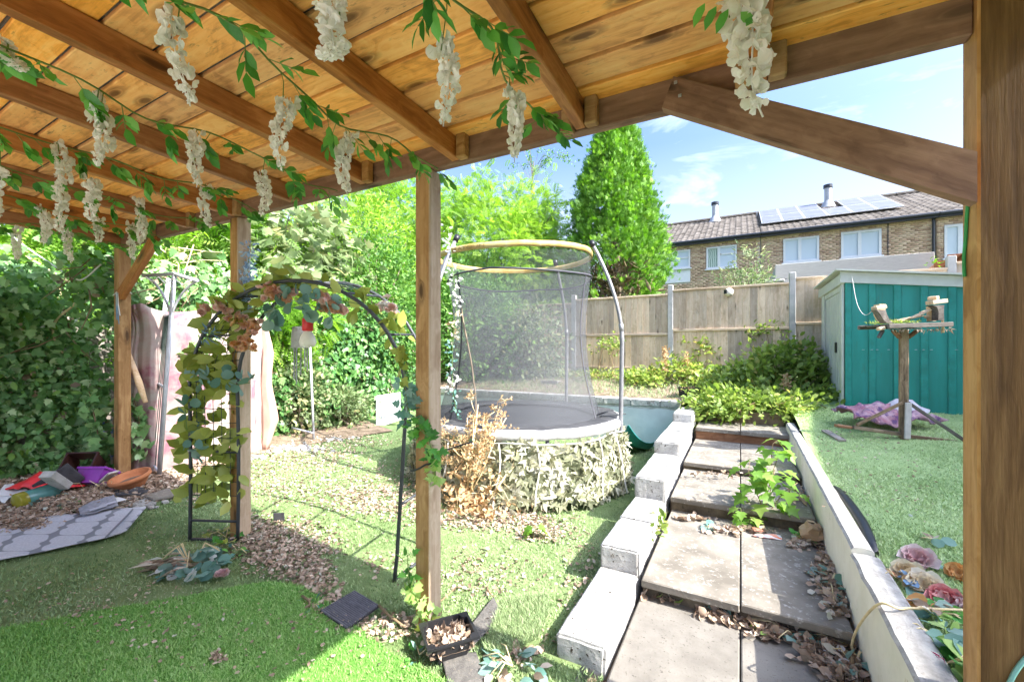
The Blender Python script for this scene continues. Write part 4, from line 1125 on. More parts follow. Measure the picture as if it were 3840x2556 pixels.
for k in range(1, 8):
    g = T('flower_garland', GL[k], 'garland', (GX[k], PY0 - .1, gz(k, PY0)), 'white silk wisteria garlands under the canopy rafters')
    pts = []; y = -.6
    while y < PY0 - .12:
        pts.append(vine_p(k, y)); y += .05
    b = MB(); b.tube(pts, .0035, 5); b.build('vine_stem', M['stem_green'], g, True)
    # leaf sprays
    y = -.1 + .07 * (k % 3)
    while y < PY0 - .14:
        base = vine_p(k, y)
        nl = random.choice((5, 6, 7))
        ax0 = Vector((random.uniform(-1, .9), random.uniform(-.2, 1), random.uniform(-.9, -.05))).normalized()
        tip = base + ax0 * .10
        b = MB(); b.tube([base, base + ax0 * .05, tip], .0016, 4); b.build('leaf_stalk', M['stem_green'], g)
        for q in range(nl):
            f = .25 + .75 * (q // 2 * 2 + 1) / nl
            sd = Vector((-ax0.y, ax0.x, random.uniform(-.5, .1))) * (1 if q % 2 else -1)
            a = (ax0 * (1.0 if q < nl - 1 else 3) + sd + Vector((0, 0, -.15))).normalized()
            leaf_obj('leaf', 'oval', M['garland_leaf'], base + ax0 * .1 * min(1, f), a, Vector((random.uniform(-.5, .5), random.uniform(-1.2, 0), random.uniform(.4, 1))), random.uniform(.048, .072), g)
        y += random.uniform(.05, .095)
    for (px, ln) in RACS[k]:
        q = on_x(*D(*px), GX[k])
        y = min(q.y, PY0 - .06); top = Vector((GX[k], y, min(q.z, rafz(GX[k], y) - .05)))
        raceme(g, top, ln, wide=.56)
        st = vine_p(k, y)
        if (st - top).length > .02:
            b = MB(); b.tube([st, (st + top) / 2 + Vector((.01, 0, 0)), top - Vector((0, 0, .06))], .0018, 4); b.build('flower_stalk', M['stem_green'], g)
# the short piece hanging at the brace
g = T('flower_garland', 'single large white wisteria cluster hanging in front of the diagonal brace', 'garland', (.02, 1.3, 2.45), 'white silk wisteria garlands under the canopy rafters')
p0 = at_d(*D(1676, -12), 1.18); p1 = at_d(*D(1722, 235), 1.18)
for (f, ln) in ((0, .30),):
    m = Matrix.Translation(p0) @ Matrix.Rotation(math.atan2(p1.x - p0.x, p0.z - p1.z) * -1, 4, 'Y') @ Matrix.Diagonal((.27, .27, .33, 1)).to_4x4()
    put('flower_raceme', RAC[2], g, m)
for q in range(5):
    leaf_obj('leaf', 'oval', M['garland_leaf'], p0 + Vector((.03 * (q - 2), 0, -.02 * q)), Vector((random.choice((-.6, .6)), .2, -.8)), (0, -1, .4), .06, g)
b = MB(); b.tube([p0, p0 + Vector((0, .1, .06)), Vector((p0.x, p0.y + .14, rafz(p0.x, p0.y + .1) + .04))], .003, 5); b.build('vine_stem', M['stem_green'], g)

# cords
def cord(name, label, pts, r, mat, n=6, cat='cord'):
    b = MB(); P = [Vector(p) for p in pts]
    sm = []
    for i in range(len(P) - 1):                    # catmull-rom
        a, b1, c, d_ = P[max(0, i - 1)], P[i], P[i + 1], P[min(len(P) - 1, i + 2)]
        for t in np.linspace(0, 1, 6)[:-1]:
            sm.append(.5 * ((2 * b1) + (-a + c) * t + (2 * a - 5 * b1 + 4 * c - d_) * t * t + (-a + 3 * b1 - 3 * c + d_) * t ** 3))
    sm.append(P[-1]); b.tube(sm, r, n)
    o = b.build(name, mat, smooth=True)
    if label: tag(o, label, cat)
    return o
cord('cord', 'bright green cord hanging down the inner face of the right canopy post', [on_x(*D(x, y), .609) for x, y in [(2226, 352), (2227, 400), (2228, 450), (2224, 500), (2222, 545), (2218, 590), (2219, 636)]], .0045, M['wire_green'])
cord('cable', 'thin teal cable crossing the foot of the right canopy post', [on_y(*D(x, y), PY0 - .008) for x, y in [(2318, 1580), (2335, 1545), (2362, 1512), (2400, 1490)]], .006, M['teal_leaf'] and plain('teal_cable', (.20, .42, .38), .5), cat='cable')
c0 = [on_y(*D(x, y), PY0 - .006) for x, y in [(946, 1082), (962, 1078), (980, 1068)]]
cord('cable_tie', 'black cable tied round the middle canopy post below its ivy garland', [on_y(*D(943, 1072), PY0 + .05)] + c0 + [Vector((-1.441, PY0 - .003, c0[-1].z + .005)), Vector((-1.436, PY0 + .05, c0[-1].z + .02)), Vector((-1.436, PY1, c0[-1].z + .05)), Vector((-1.30, PY1 + .1, c0[-1].z + .1))], .005, M['black_cord'], cat='cable')
c = on_y(*D(283, 672), PY0 - .01)
t = T('twine', 'blue and white twine tied round the far left canopy post under its brace', 'twine', c)
b = MB(); ring = []
for i in range(13):
    a = 2 * math.pi * i / 12; ring.append(Vector((-5.35 + .056 * max(-1, min(1, 1.4 * math.cos(a))), (PY0 + PY1) / 2 + .056 * max(-1, min(1, 1.4 * math.sin(a))), c.z + .02 * math.cos(a))))
b.tube(ring, .006, 5); b.build('loop', M['white_cord'], t)
for k, (dx, l) in enumerate(((.03, .26), (.045, .2), (.06, .3), (.075, .22))):
    b = MB(); b.tube([Vector((-5.34 + dx, PY0 - .012, c.z)), Vector((-5.34 + dx + .015, PY0 - .016, c.z - l * .5)), Vector((-5.33 + dx * 1.5, PY0 - .014, c.z - l))], .004, 5)
    b.build('loose_end', plain('blue_twine', (.10, .22, .34), .7) if k % 2 == 0 else M['white_cord'], t)
# ------------------------------------------------------------------ trampoline
TC = Vector((-2.34, 4.47, lawn_z(-2.34, 4.47) - .02)); TR = 1.145; MZ = .715
def tp(a, r, z): return Vector((TC.x + r * math.cos(a), TC.y + r * math.sin(a), z))
tr = T('trampoline', 'round garden trampoline with grey safety net and yellow top ring', 'trampoline', TC)
b = MB(); P = []
for r in np.linspace(0.001, TR - .10, 14):
    P.append([tp(a, r, MZ - .035 * (1 - (r / TR) ** 2)) for a in np.linspace(0, 2 * math.pi, 65)])
b.grid(P); b.build('jump_mat', M['mat_black'], tr, True)
for nm_, mt_, prof_ in (('safety_pad', 'pad_dark', ((-.27, .012), (-.20, .034), (-.10, .042), (.0, .036), (.012, .03))), ('pad_lip', 'pad', ((.012, .036), (.045, .022), (.058, -.012), (.056, -.045), (.042, -.062)))):
    b = MB(); P = []
    for (dr, dz) in prof_:
        row = []
        for a in np.linspace(0, 2 * math.pi, 121):
            n_ = mnoise.noise(Vector((math.cos(a) * 4, math.sin(a) * 4, dr * 9))) + .6 * mnoise.noise(Vector((math.cos(a) * 14, math.sin(a) * 14, dr * 12)))
            row.append(tp(a, TR + dr + .012 * n_, MZ + dz + .016 * n_))
        P.append(row)
    b.grid(P); b.build(nm_, M[mt_], tr, True)
b = MB(); b.tube([tp(a, TR, MZ - .03) for a in np.linspace(0, 2 * math.pi, 65)[:-1]], .021, 8, closed=True); b.build('frame_ring', M['grey_steel'], tr, True)
# W legs
ANG = [R(-23 + 60 * k) for k in range(6)]
for k in range(3):
    a = ANG[2 * k]; da = R(26)
    pts = [tp(a - da, TR, MZ - .03), tp(a - da, TR + .01, TC.z + .10), tp(a - da * .9, TR + .012, TC.z + .03), tp(a, TR + .03, TC.z + .022), tp(a + da * .9, TR + .012, TC.z + .03), tp(a + da, TR + .01, TC.z + .10), tp(a + da, TR, MZ - .03)]
    b = MB(); b.tube(pts, .02, 8); b.build('leg', M['grey_steel'], tr, True)
# curved enclosure poles
POLE = [R(8), R(76), R(150), R(222), R(-62)]
def pole_r(z):
    t = (z - MZ) / (2.68 - MZ)
    return TR + .05 + .03 * t - .34 * max(0, t - .45) ** 1.7 / (.55 ** 1.7) * 1.0
# pole directions chosen so the near right, back, left and far right poles stand where seen
POLE = [R(7), R(83), R(200), R(248)]
for k, a in enumerate(POLE):
    zs = np.linspace(MZ - .5, 2.68, 26)
    b = MB(); b.tube([tp(a, pole_r(max(z, MZ)), z) for z in zs], [.024 if z < 1.75 else .020 for z in zs], 10); pl = b.build('pole', M['grey_steel'], tr, True)
    b = MB(); b.tube([tp(a, pole_r(z), z) for z in np.linspace(1.70, 1.78, 3)], .026, 10); b.build('sleeve', M['grey_steel'], pl, True)
    b = MB(); b.tube([tp(a, pole_r(2.66) + .0, 2.655), tp(a, pole_r(2.7) - .01, 2.72)], .030, 10); b.build('pole_cap', M['black_plastic'], pl, True)
RZT = 2.60; RR = .91
def ring_p(a, r, dz=0.0):
    s_ = math.sin(a); z = RZT + (.06 * s_ if s_ < 0 else .01 * s_)
    return Vector((TC.x - .05 + r * math.cos(a), TC.y - .02 + r * math.sin(a), z + dz))
b = MB(); P = []
for (dr, dz) in ((-.010, -.030), (.010, -.030), (.016, 0), (.010, .030), (-.010, .030), (-.016, 0), (-.010, -.030)):
    P.append([ring_p(a, RR + dr + .004 * mnoise.noise(Vector((a * 9, dz * 20, 0))), dz + .006 * mnoise.noise(Vector((a * 5, 0, 2)))) for a in np.linspace(0, 2 * math.pi, 73)])
b.grid(P); b.build('top_ring', M['ring'], tr, True)
# faint print on the ring
fc = bpy.data.curves.new('ring_letter', 'FONT'); fc.body = "ERATOUN"; fc.size = .075; fc.extrude = .001
tmp = bpy.data.objects.new('tmp_text', fc); col.objects.link(tmp)
bpy.context.view_layer.update()
tme = bpy.data.meshes.new_from_object(tmp.evaluated_get(bpy.context.evaluated_depsgraph_get())); bpy.data.objects.remove(tmp)
w_t = max(v.co.x for v in tme.vertices)
a0 = R(-108); 
for v in tme.vertices:
    aa = a0 + (v.co.x * 1.25) / RR
    q = ring_p(aa, RR + .0195 + v.co.z, -.020 + v.co.y * .68); v.co = q
put('ring_lettering', tme, tr, None, M['ring_print'])
# net: drawn in between the poles, flared to the mat
def net_r(a, z):
    t = (z - MZ) / (RZT - MZ)
    w = min(abs((a - p + math.pi) % (2 * math.pi) - math.pi) for p in POLE)
    pull = max(0, math.sin(min(w, R(40)) / R(40) * math.pi / 2)) * .08
    base = (.98 - .42 * t + .35 * t * t) if t < .84 else None
    r_ = .965 - .155 * math.sin(min(1, t / .55) * math.pi / 2) + .10 * max(0, (t - .55) / .45) ** 1.6
    return r_ - pull * math.sin(math.pi * min(1, max(0, t)))
HEM = 2.33
def net_p(a, z):
    f = (z - HEM) / (RZT - .03 - HEM); p = tp(a, net_r(a, HEM), HEM - .025 * abs(math.sin((a - POLE[0]) * 2))); return p.lerp(ring_p(a, RR - .005, -.03), f)
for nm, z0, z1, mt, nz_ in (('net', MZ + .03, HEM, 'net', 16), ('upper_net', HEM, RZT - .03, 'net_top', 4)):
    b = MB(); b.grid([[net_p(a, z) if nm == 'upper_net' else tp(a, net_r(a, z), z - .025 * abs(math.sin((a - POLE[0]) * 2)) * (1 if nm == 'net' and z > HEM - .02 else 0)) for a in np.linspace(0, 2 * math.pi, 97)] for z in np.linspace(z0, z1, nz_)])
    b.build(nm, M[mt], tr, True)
b = MB(); b.tube([tp(a, net_r(a, HEM) + .003, HEM - .0 - .025 * abs(math.sin((a - POLE[0]) * 2))) for a in np.linspace(0, 2 * math.pi, 97)[:-1]], .011, 5, closed=True); b.build('net_hem', M['net_hem'], tr)
for a in (R(-2), R(-112)):
    b = MB(); n_ = 22
    b.grid([[tp(a + s_ * .018, net_r(a, z) + .004, z) for s_ in (-1, 1)] for z in np.linspace(MZ + .03, HEM, n_)]); b.build('net_seam', M['net_hem'], tr)
b = MB(); b.tube([tp(R(2), net_r(R(2), MZ + .06), MZ + .06), tp(R(5), 1.06, MZ + .10), tp(R(0), 1.0, MZ + .055), tp(R(6), 1.14, MZ + .06), tp(R(7), 1.25, MZ + .08)], .007, 5); b.build('elastic_tie', M['black_cord'], tr, True)

# camouflage net skirt tied round the trampoline legs
cz0 = TC.z + .01
cam_net = T('camouflage_net', 'ragged olive and cream camouflage net tied round the trampoline legs', 'netting', tp(R(-70), TR + .1, cz0))
def skirt(a, t):   # t 0 top 1 bottom
    top = MZ - .10 - .015 * math.sin(a * 7); bot = cz0 + .04 + .03 * math.sin(a * 5.3) + .02 * math.sin(a * 13)
    z = top + (bot - top) * t
    return tp(a, TR + .03 + .10 * t + .025 * math.sin(a * 11 + 2 * t), z)
b = MB(); b.grid([[skirt(a, t) for a in np.linspace(R(-190), R(22), 90)] for t in np.linspace(0, 1, 6)]); b.build('backing_net', M['camo_base'], cam_net)
n = 2900
a = rng.uniform(R(-190), R(22), n); t = rng.uniform(0, 1.03, n)
P = np.array([skirt(x, y)[:] for x, y in zip(a, t)]); out = np.column_stack([np.cos(a), np.sin(a), np.zeros(n)])
P += out * rng.uniform(.0, .022, n)[:, None]
ax = unit(np.column_stack([-np.sin(a), np.cos(a), np.zeros(n)]) * rng.normal(0, .8, n)[:, None] + rng.normal(0, .25, (n, 3)) + np.array([0, 0, -.6]) * rng.choice([-1, 1], n)[:, None])
# colour in broad patches, as printed netting
tn = np.array([mnoise.noise(Vector((x * 5.5, y * 4.5, 5.0))) for x, y in zip(a, t)]); tint = np.clip(.46 + .85 * tn + rng.normal(0, .2, n), 0.01, .99)
me = leaves_mesh('fabric_flaps', P, ax, out + rng.normal(0, .30, (n, 3)), rng.uniform(.05, .11, n), 'flap', tint); me.materials.append(M['camo'])
kind(put('fabric_flaps', me, cam_net), 'stuff')
for k in range(5):
    aa = R(-95 + 22 * k) + random.uniform(-.1, .1)
    b = MB(); pts = [skirt(aa + .02 * math.sin(5 * t_), t_) + Vector((math.cos(aa), math.sin(aa), 0)) * .05 for t_ in np.linspace(0, 1, 8)]; b.tube(pts, .008, 5); b.build('tie_string', M['white_cord'], cam_net)
b = MB(); b.tube([skirt(aa, 0) + Vector((math.cos(aa), math.sin(aa), .2)) * .03 for aa in np.linspace(R(-130), R(18), 50)], .007, 5); b.build('hanging_rope', M['white_cord'], cam_net)

def cloth(name, P, mat, parent=None, thick=.004, crumple=.02, fs=6.0, sub=1):
    """P coarse grid of points -> crumpled solid sheet"""
    a, c = len(P), len(P[0]); f = 4
    Q = []
    for i in np.linspace(0, a - 1, (a - 1) * f + 1):
        row = []
        i0 = min(int(i), a - 2); u = i - i0
        for j in np.linspace(0, c - 1, (c - 1) * f + 1):
            j0 = min(int(j), c - 2); w = j - j0
            p = (P[i0][j0] * (1 - u) + P[i0 + 1][j0] * u) * (1 - w) + (P[i0][j0 + 1] * (1 - u) + P[i0 + 1][j0 + 1] * u) * w
            q = p * fs
            row.append(p + Vector((mnoise.noise(q), mnoise.noise(q + Vector((7, 3, 1))), mnoise.noise(q + Vector((2, 9, 4))))) * crumple)
        Q.append(row)
    b = MB(); b.grid(Q); o = b.build(name, mat, parent, True); solidify(o, thick, 0); return o

# white cloth scrap caught at the skirt
p = on_lawn(*D(1178, 1130)); c0 = p + Vector((0, 0, 0))
rt = Vector((CY_, SY_, 0)); fw = Vector((-SY_, CY_, 0))
o = cloth('cloth_scrap', [[c0 + rt * x + fw * (.02 * z) + Vector((0, 0, z)) for x in (-.16, -.05, .05, .12)] for z in (.0, .12, .22, .33)], M['white_paper'], None, .006, .05, 9)
tag(o, 'dirty white cloth scrap bunched against the camouflage net by the dead weeds', 'cloth')
# teal slide chute lying behind the trampoline leg
q0 = on_lawn(*D(1480, 1030)); q1 = on_lawn(*D(1418, 1008), .28)
sd = T('slide_chute', 'teal plastic slide chute lying against the pale blue wall behind the trampoline', 'slide', q0)
P = []; d_ = (q0 - q1); d_.z = 0; dn = d_.normalized(); sdv = Vector((-dn.y, dn.x, 0))
for i in range(15):
    t = i / 14; ctr = q1.lerp(q0, t); ctr.z = q0.z + .03 + .36 * (1 - t) ** 2.2
    P.append([ctr + sdv * .19 + Vector((0, 0, .09)), ctr + sdv * .17 + Vector((0, 0, .085)), ctr + sdv * .14, ctr, ctr - sdv * .14, ctr - sdv * .17 + Vector((0, 0, .085)), ctr - sdv * .19 + Vector((0, 0, .09))])
b = MB(); b.grid(P); o = b.build('chute', M['teal_sheet'], sd, True); solidify(o, .008)
for k, t_ in enumerate((0, 14)):
    b = MB(); b.tube(P[t_], .008, 6); b.build('lip', M['teal_sheet'], sd, True)

# ------------------------------------------------------------------ flower arch (dark tube garden arch)
# two hoops joined by rungs, leaves and mesh on the left side panel
Lf, Lb = on_lawn(*D(437, 1243)), on_lawn(*D(552, 1224)); Rf, Rb = on_lawn(*D(907, 1338)), on_lawn(*D(1016, 1272))
Rb = on_lawn(*D(998, 1268)); Lb = Vector((-3.222, 1.725, lawn_z(-3.222, 1.7)))
arch = T('garden_arch', 'dark metal garden arch with faux leaf trellis, leaning beside the canopy posts', 'arch', (Lf + Rf) / 2)
def hoop(F0, F1, zs=1.18, top=1.93, lean=.08):
    pts = [F0.copy()]; F1b = F1 + Vector((lean * zs, 0, 0))
    for z in np.linspace(.15, zs, 7): pts.append(F0 + Vector((0.012 * math.sin(z * 3), 0, z)))
    c = (F0 + F1b) / 2
    for th_ in np.linspace(180, 0, 25)[1:-1]:
        u = math.cos(R(th_)); v = math.sin(R(th_))
        q = c + (F1b - F0) / 2 * u; q.z = lawn_z(c.x, c.y) + zs + (top - zs) * v; pts.append(q)
    for z in np.linspace(zs, .15, 7): pts.append(F1 + Vector((lean * (z - .1), .02, z)))
    pts.append(F1.copy()); return pts
hf, hb = hoop(Lf, Rf, 1.16, 1.90), hoop(Lb, Rb, 1.16, 1.93, -.06)
for h_ in (hf, hb):
    b = MB(); b.tube(h_, .0125, 8); b.build('hoop', M['dark_tube'], arch, True)
for i in (1, 4, 7, 11, 15, 19, 23, 27, 31, 35):
    b = MB(); b.tube([hf[i], hb[i]], .009, 6); b.build('rung', M['dark_tube'], arch, True)
for F0, F1 in ((Lf, Lb), (Rf, Rb)):
    b = MB(); b.tube([F0 + Vector((0, 0, .012)), F1 + Vector((0, 0, .012))], .010, 6); b.build('foot_bar', M['dark_tube'], arch, True)
# mesh panel: ties hoops from knee height on the left up over the crown
def hp_(s_, t_):          # s 0..1 along hoop from left, t 0 front 1 back (and a little beyond)
    i = s_ * (len(hf) - 1); i0 = min(int(i), len(hf) - 2); u = i - i0
    a_ = hf[i0].lerp(hf[i0 + 1], u); c_ = hb[i0].lerp(hb[i0 + 1], u); return a_.lerp(c_, t_)
b = MB()
for t_ in np.linspace(-.02, 1.02, 7):
    b.tube([hp_(s_, t_) + Vector((-.012, 0, .004 * math.sin(s_ * 70 + t_ * 9))) for s_ in np.linspace(.055, .60, 40)], .0028, 4, cap=False)
for s_ in np.linspace(.055, .60, 34):
    b.tube([hp_(s_, t_) + Vector((-.012 + .004 * math.sin(t_ * 9 + s_ * 40), 0, .006 * math.sin(t_ * 7 + s_ * 50))) for t_ in np.linspace(-.02, 1.02, 5)], .0026, 4, cap=False)
b.build('wire_mesh', M['black_wire'], arch)
# leaves of the trellis (kept one by one)
for k in range(295):
    s_ = random.uniform(.05, .26) if k < 200 else random.uniform(.25, .52); t_ = random.uniform(-.12, 1.08)
    q = hp_(s_, t_); nrm = hp_(s_, .5) - (Lf + Rf) / 2 - Vector((0, 0, .8)); nrm = (nrm + Vector((0, 0, .01))).normalized()
    p = q + nrm * random.uniform(-.02, .06)
    leaf_obj('leaf', 'oval', M['trellis_leaf'], p, (rv() + Vector((-.5, 0, -.15))).normalized(), (Vector((0, 0, 1.5)) - p).normalized() * 1.0 + rv() * .55, random.uniform(.10, .155), arch)
def spray(name, label, cat, pts, tpl, mat, n, size, spread, group=None, stem=True, stem_mat='stem_green', up=.2):
    """leaf or flower spray along a path of points: a thing with one part per leaf"""
    o = T(name, label, cat, pts[0], group); P = [Vector(p) for p in pts]
    if stem:
        b = MB(); b.tube(P, .003, 5); b.build('stem', M[stem_mat], o, True)
    for k in range(n):
        s_ = random.random() * (len(P) - 1); i = min(int(s_), len(P) - 2); q = P[i].lerp(P[i + 1], s_ - i)
        d_ = rv(up); leaf_obj('leaf' if cat not in ('flowers', 'silk flowers') else 'petal', tpl, mat, q + d_ * spread * random.random(), d_, rv(.5), random.uniform(size * .7, size * 1.2), o)
    return o
# eucalyptus over the crown and down the side
eu = lambda lab, dpts, d, n, sz, sp: spray('eucalyptus_spray', lab, 'silk leaves', [at_d(*D(x, y), d) for x, y in dpts], 'round', M['euca'], n, sz, sp, 'silk eucalyptus on the flower arch')
dc = lambda p: (p - Vector((0, 0, CAM_Z))).dot(fw)
eu('blue green eucalyptus spray thick over the crown of the flower arch', [(600, 722), (650, 705), (700, 698), (745, 712), (770, 735)], dc(hf[19]), 46, .085, .09)
eu('eucalyptus sprig drooping across the middle of the arch side trellis', [(440, 880), (475, 868), (510, 870), (545, 885), (575, 880)], dc(hf[8]) - .05, 22, .08, .06)
eu('eucalyptus sprig hanging low on the outer edge of the arch trellis', [(425, 935), (430, 985), (450, 1010), (440, 1060)], dc(hf[5]) - .05, 16, .075, .05)
# flower bunches: silk heads of many petals
def bloom_mesh(seed, mat, n=22, tpl_pts=None, flat=.75):
    r_ = random.Random(seed); V = []; F = []; tt = []
    for i in range(n):
        t = i / n; el = R(10 + 74 * t) ; a = i * 2.39996
        ax = Vector((math.cos(a) * math.cos(el * flat), math.sin(a) * math.cos(el * flat), math.sin(el * flat) * .9 + .1)).normalized()
        sd_ = Vector((-math.sin(a), math.cos(a), 0)); up = ax.cross(sd_)
        ln = .50 - .24 * t; w = .25 - .13 * t; k = len(V)
        for (u, x, h) in ((.05, .25, 0), (.05, -.25, 0), (.55, 1, .10), (.55, -1, .10), (1, .65, -.02), (1, -.65, -.02), (.6, 0, -.10), (1.06, 0, .04)):
            j = r_.uniform(-.03, .03)
            V.append(tuple(ax * (u * ln + j) + sd_ * (x * w) + up * (h + j) * .9))
        F += [(k, k + 6, k + 2), (k, k + 1, k + 6), (k + 1, k + 3, k + 6), (k + 2, k + 6, k + 4), (k + 6, k + 7, k + 4), (k + 6, k + 5, k + 7), (k + 6, k + 3, k + 5)]
        tt += [min(.99, max(0.01, .97 - t * .75 - r_.uniform(0, .22)))] * 8
    me = np_mesh('bloom', np.array(V), np.array(F), tt); me.materials.append(mat); return me
BL = {m: [bloom_mesh(i * 7 + len(m), M[m]) for i in range(2)] for m in ('peach', 'pink', 'cream', 'dusky', 'magenta', 'coral', 'orange_petal', 'petal_white')}
def bunch(label, dpts, d, mats, n, size, spread, group='silk flowers on the arch', name='flower_bunch'):
    P = [at_d(*D(x, y), d) for x, y in dpts]
    o = T(name, label, 'silk flowers', P[0], group)
    for k in range(n):
        s_ = random.random() * (len(P) - 1); i = min(int(s_), max(0, len(P) - 2)); q = P[i].lerp(P[min(i + 1, len(P) - 1)], s_ - i)
        q = q + rv() * spread * random.random()
        dr = (Vector((0, 0, CAM_Z)) - q).normalized() * .7 + rv() * .8 + Vector((0, 0, .3))
        m = dr.to_track_quat('Z', 'Y').to_matrix().to_4x4() @ Matrix.Diagonal((size * random.uniform(.7, 1.15),) * 3 + (1,)).to_4x4(); m.translation = q
        put('flower_head', random.choice(BL[random.choice(mats)]), o, m)
    return o
dm = dc(hf[15]) - .03; d1 = dc(hf[19]); d2 = dc(hf[23])
bunch('pink flower pair at the left shoulder of the flower arch, beside the canopy post', [(470, 710), (505, 705), (520, 712)], dm, ['pink'], 13, .062, .05)
bunch('peach and apricot flower bunch on the left shoulder of the flower arch', [(530, 735), (560, 745), (585, 745)], dm, ['peach', 'pink'], 34, .066, .075)
bunch('apricot flower bunch hanging below the left shoulder of the flower arch', [(535, 785), (560, 792), (575, 790)], dm, ['orange_petal', 'peach'], 24, .062, .07)
bunch('coral pink flower bunch along the top left of the flower arch crown', [(600, 672), (640, 668), (672, 675)], d1, ['pink', 'pink', 'peach'], 36, .064, .06)
bunch('salmon flower bunch drooping at the right of the arch crown', [(735, 680), (750, 700), (775, 705), (790, 715)], d1, ['pink', 'peach'], 42, .066, .075)
bunch('pale pink flower head at the right shoulder of the flower arch', [(885, 700), (895, 712)], d2, ['pink', 'petal_white'], 14, .064, .06)
bunch('single blue flower standing on the very top of the flower arch', [(752, 658), (758, 655)], d1, ['petal_white'], 2, .06, .01)
b = MB()
spray('leaf_spray', 'big olive green silk leaves along the right slope of the flower arch', 'silk leaves', [at_d(*D(x, y), d2) for x, y in [(780, 690), (830, 700), (870, 720), (905, 750), (925, 775)]], 'oval', M['trellis_leaf'], 26, .12, .07)
spray('leaf_spray', 'olive green silk leaves over the left crown of the flower arch', 'silk leaves', [at_d(*D(x, y), dm) for x, y in [(490, 760), (530, 720), (590, 700), (650, 685), (720, 668)]], 'oval', M['trellis_leaf'], 34, .12, .07)
spray('flower_spikes', 'blue flower spikes on the outer left edge of the arch trellis', 'silk leaves', [at_d(*D(x, y), dm) for x, y in [(465, 785), (478, 772), (490, 765)]], 'lance', M['blue_leaf'], 16, .07, .03)
# ornament hanging under the crown: little red-topped bird bell
q = at_d(*D(708, 780), d1 + .05)
orn = T('hanging_ornament', 'small red and cream boot-shaped ornament hanging under the crown of the arch', 'ornament', q)
b = MB(); b.lathe([(.0, -.055), (.045, -.05), (.055, -.02), (.045, .02), (.028, .05), (.022, .06)], 14, q); b.build('bowl', M['cream_wall'], orn, True)
b = MB(); b.lathe([(.024, .055), (.036, .06), (.036, .14), (.030, .145), (0, .145)], 12, q); b.build('cuff', M['red'], orn, True)
b = MB(); b.tube([q + Vector((0, 0, .145)), q + Vector((.005, 0, .25))], .002, 4); b.build('thread', M['white_cord'], orn)
q = at_d(*D(692, 775), d1 + .25)
ch = T('wind_chime', 'grey patterned cup wind chime with hanging rods under the arch', 'wind chime', q)
b = MB(); b.lathe([(.065, -.08), (.062, .02), (.055, .075), (0, .08)], 14, q); b.build('cup', M['block_face'], ch, True)
for k in range(5):
    a_ = k * 1.256; b = MB(); b.tube([q + Vector((.045 * math.cos(a_), .045 * math.sin(a_), -.07)), q + Vector((.047 * math.cos(a_), .045 * math.sin(a_), -.22 - .03 * k))], .005, 6); b.build('rod', M['grey_steel'], ch)

# ------------------------------------------------------------------ pale grey gazebo leg panel beside the far left post
ga = T('gazebo_panel', 'pale grey metal gazebo corner panel with wires, leaning by the far left canopy post', 'gazebo', on_lawn(*D(350, 1080)))
dgl = 4.35
g1a, g1b = at_d(*D(337, 1062), 4.50), at_d(*D(388, 640), 4.40); g2a, g2b = at_d(*D(366, 1094), 4.18), at_d(*D(401, 632), 4.10)
for (a_, c_) in ((g1a, g1b), (g2a, g2b)):
    b = MB(); b.tube([a_ - Vector((0, 0, .05)), a_.lerp(c_, .5), c_], .021, 8); b.build('upright', M['grey_tube'], ga, True)
for f in (.02, .44, .80):
    b = MB(); b.tube([g1a.lerp(g1b, f), g2a.lerp(g2b, f)], .013, 6); b.build('crossbar', M['grey_tube'], ga, True)
b = MB()
for k in range(1, 6):
    f = k / 6; b.tube([g1a.lerp(g2a, f) + (g1b - g1a) * .03, g1b.lerp(g2b, f) - (g1b - g1a) * .20], .0045, 5, cap=False)
b.build('wire', M['black_wire'], ga)
tl_, trr = at_d(*D(330, 634), 4.15), at_d(*D(455, 646), 4.05)
b = MB(); b.tube([tl_, g2b + Vector((0, 0, .01)), trr], .018, 8); b.build('top_bar', M['grey_tube'], ga, True)
for e in (tl_, trr):
    s0 = g2a.lerp(g2b, .80); b = MB(); pts = []
    for t in np.linspace(0, 1, 10):
        pts.append(s0 * (1 - t) ** 2 + (Vector((s0.x, s0.y, e.z - .1)).lerp(e, .35)) * 2 * t * (1 - t) + e * t * t)
    b.tube(pts, .012, 6); b.build('bracket', M['grey_tube'], ga, True)
b = MB(); b.tube([at_d(*D(x, y), 4.02) for x, y in [(335, 636), (350, 648), (365, 637), (380, 652), (400, 640), (420, 655), (440, 645)]], .006, 5); b.build('bound_twine', M['white_cord'], ga)

# ------------------------------------------------------------------ faded backdrop cloth on the left boundary
md = T('backdrop_sheet', 'faded pink and white painted backdrop sheet hung along the left boundary', 'backdrop', on_lawn(*D(480, 1060)))
top, bot = [], []
for (x, y0, y1) in [(284, 700, 1090), (292, 694, 1092), (312, 694, 1094), (345, 700, 1092), (400, 706, 1085), (460, 712, 1070), (520, 716, 1055), (575, 722, 1043), (606, 735, 1036)]:
    q = on_lawn(*D(x, y1)); d_ = dc(q); bot.append(q - Vector((0, 0, .02))); tq = at_d(*D(x, y0), d_); top.append(Vector((q.x - .03, q.y, tq.z)))
_b2, _t2 = [], []
for i in np.linspace(0, len(bot) - 1, 33):
    i0 = min(int(i), len(bot) - 2); _b2.append(bot[i0].lerp(bot[i0 + 1], i - i0)); _t2.append(top[i0].lerp(top[i0 + 1], i - i0) + Vector((0, 0, -.05 * abs(math.sin(i * 1.2)))))
P = [[b_.lerp(t_, f) + Vector((.018 * math.sin(i * 1.15 + f * 1.3) + .010 * math.sin(i * 2.7 - f), 0, 0)) for i, (b_, t_) in enumerate(zip(_b2, _t2))] for f in np.linspace(0, 1, 7)]
cloth('sheet', P, M['mural'], md, .006, .03, 3.4)
er = []
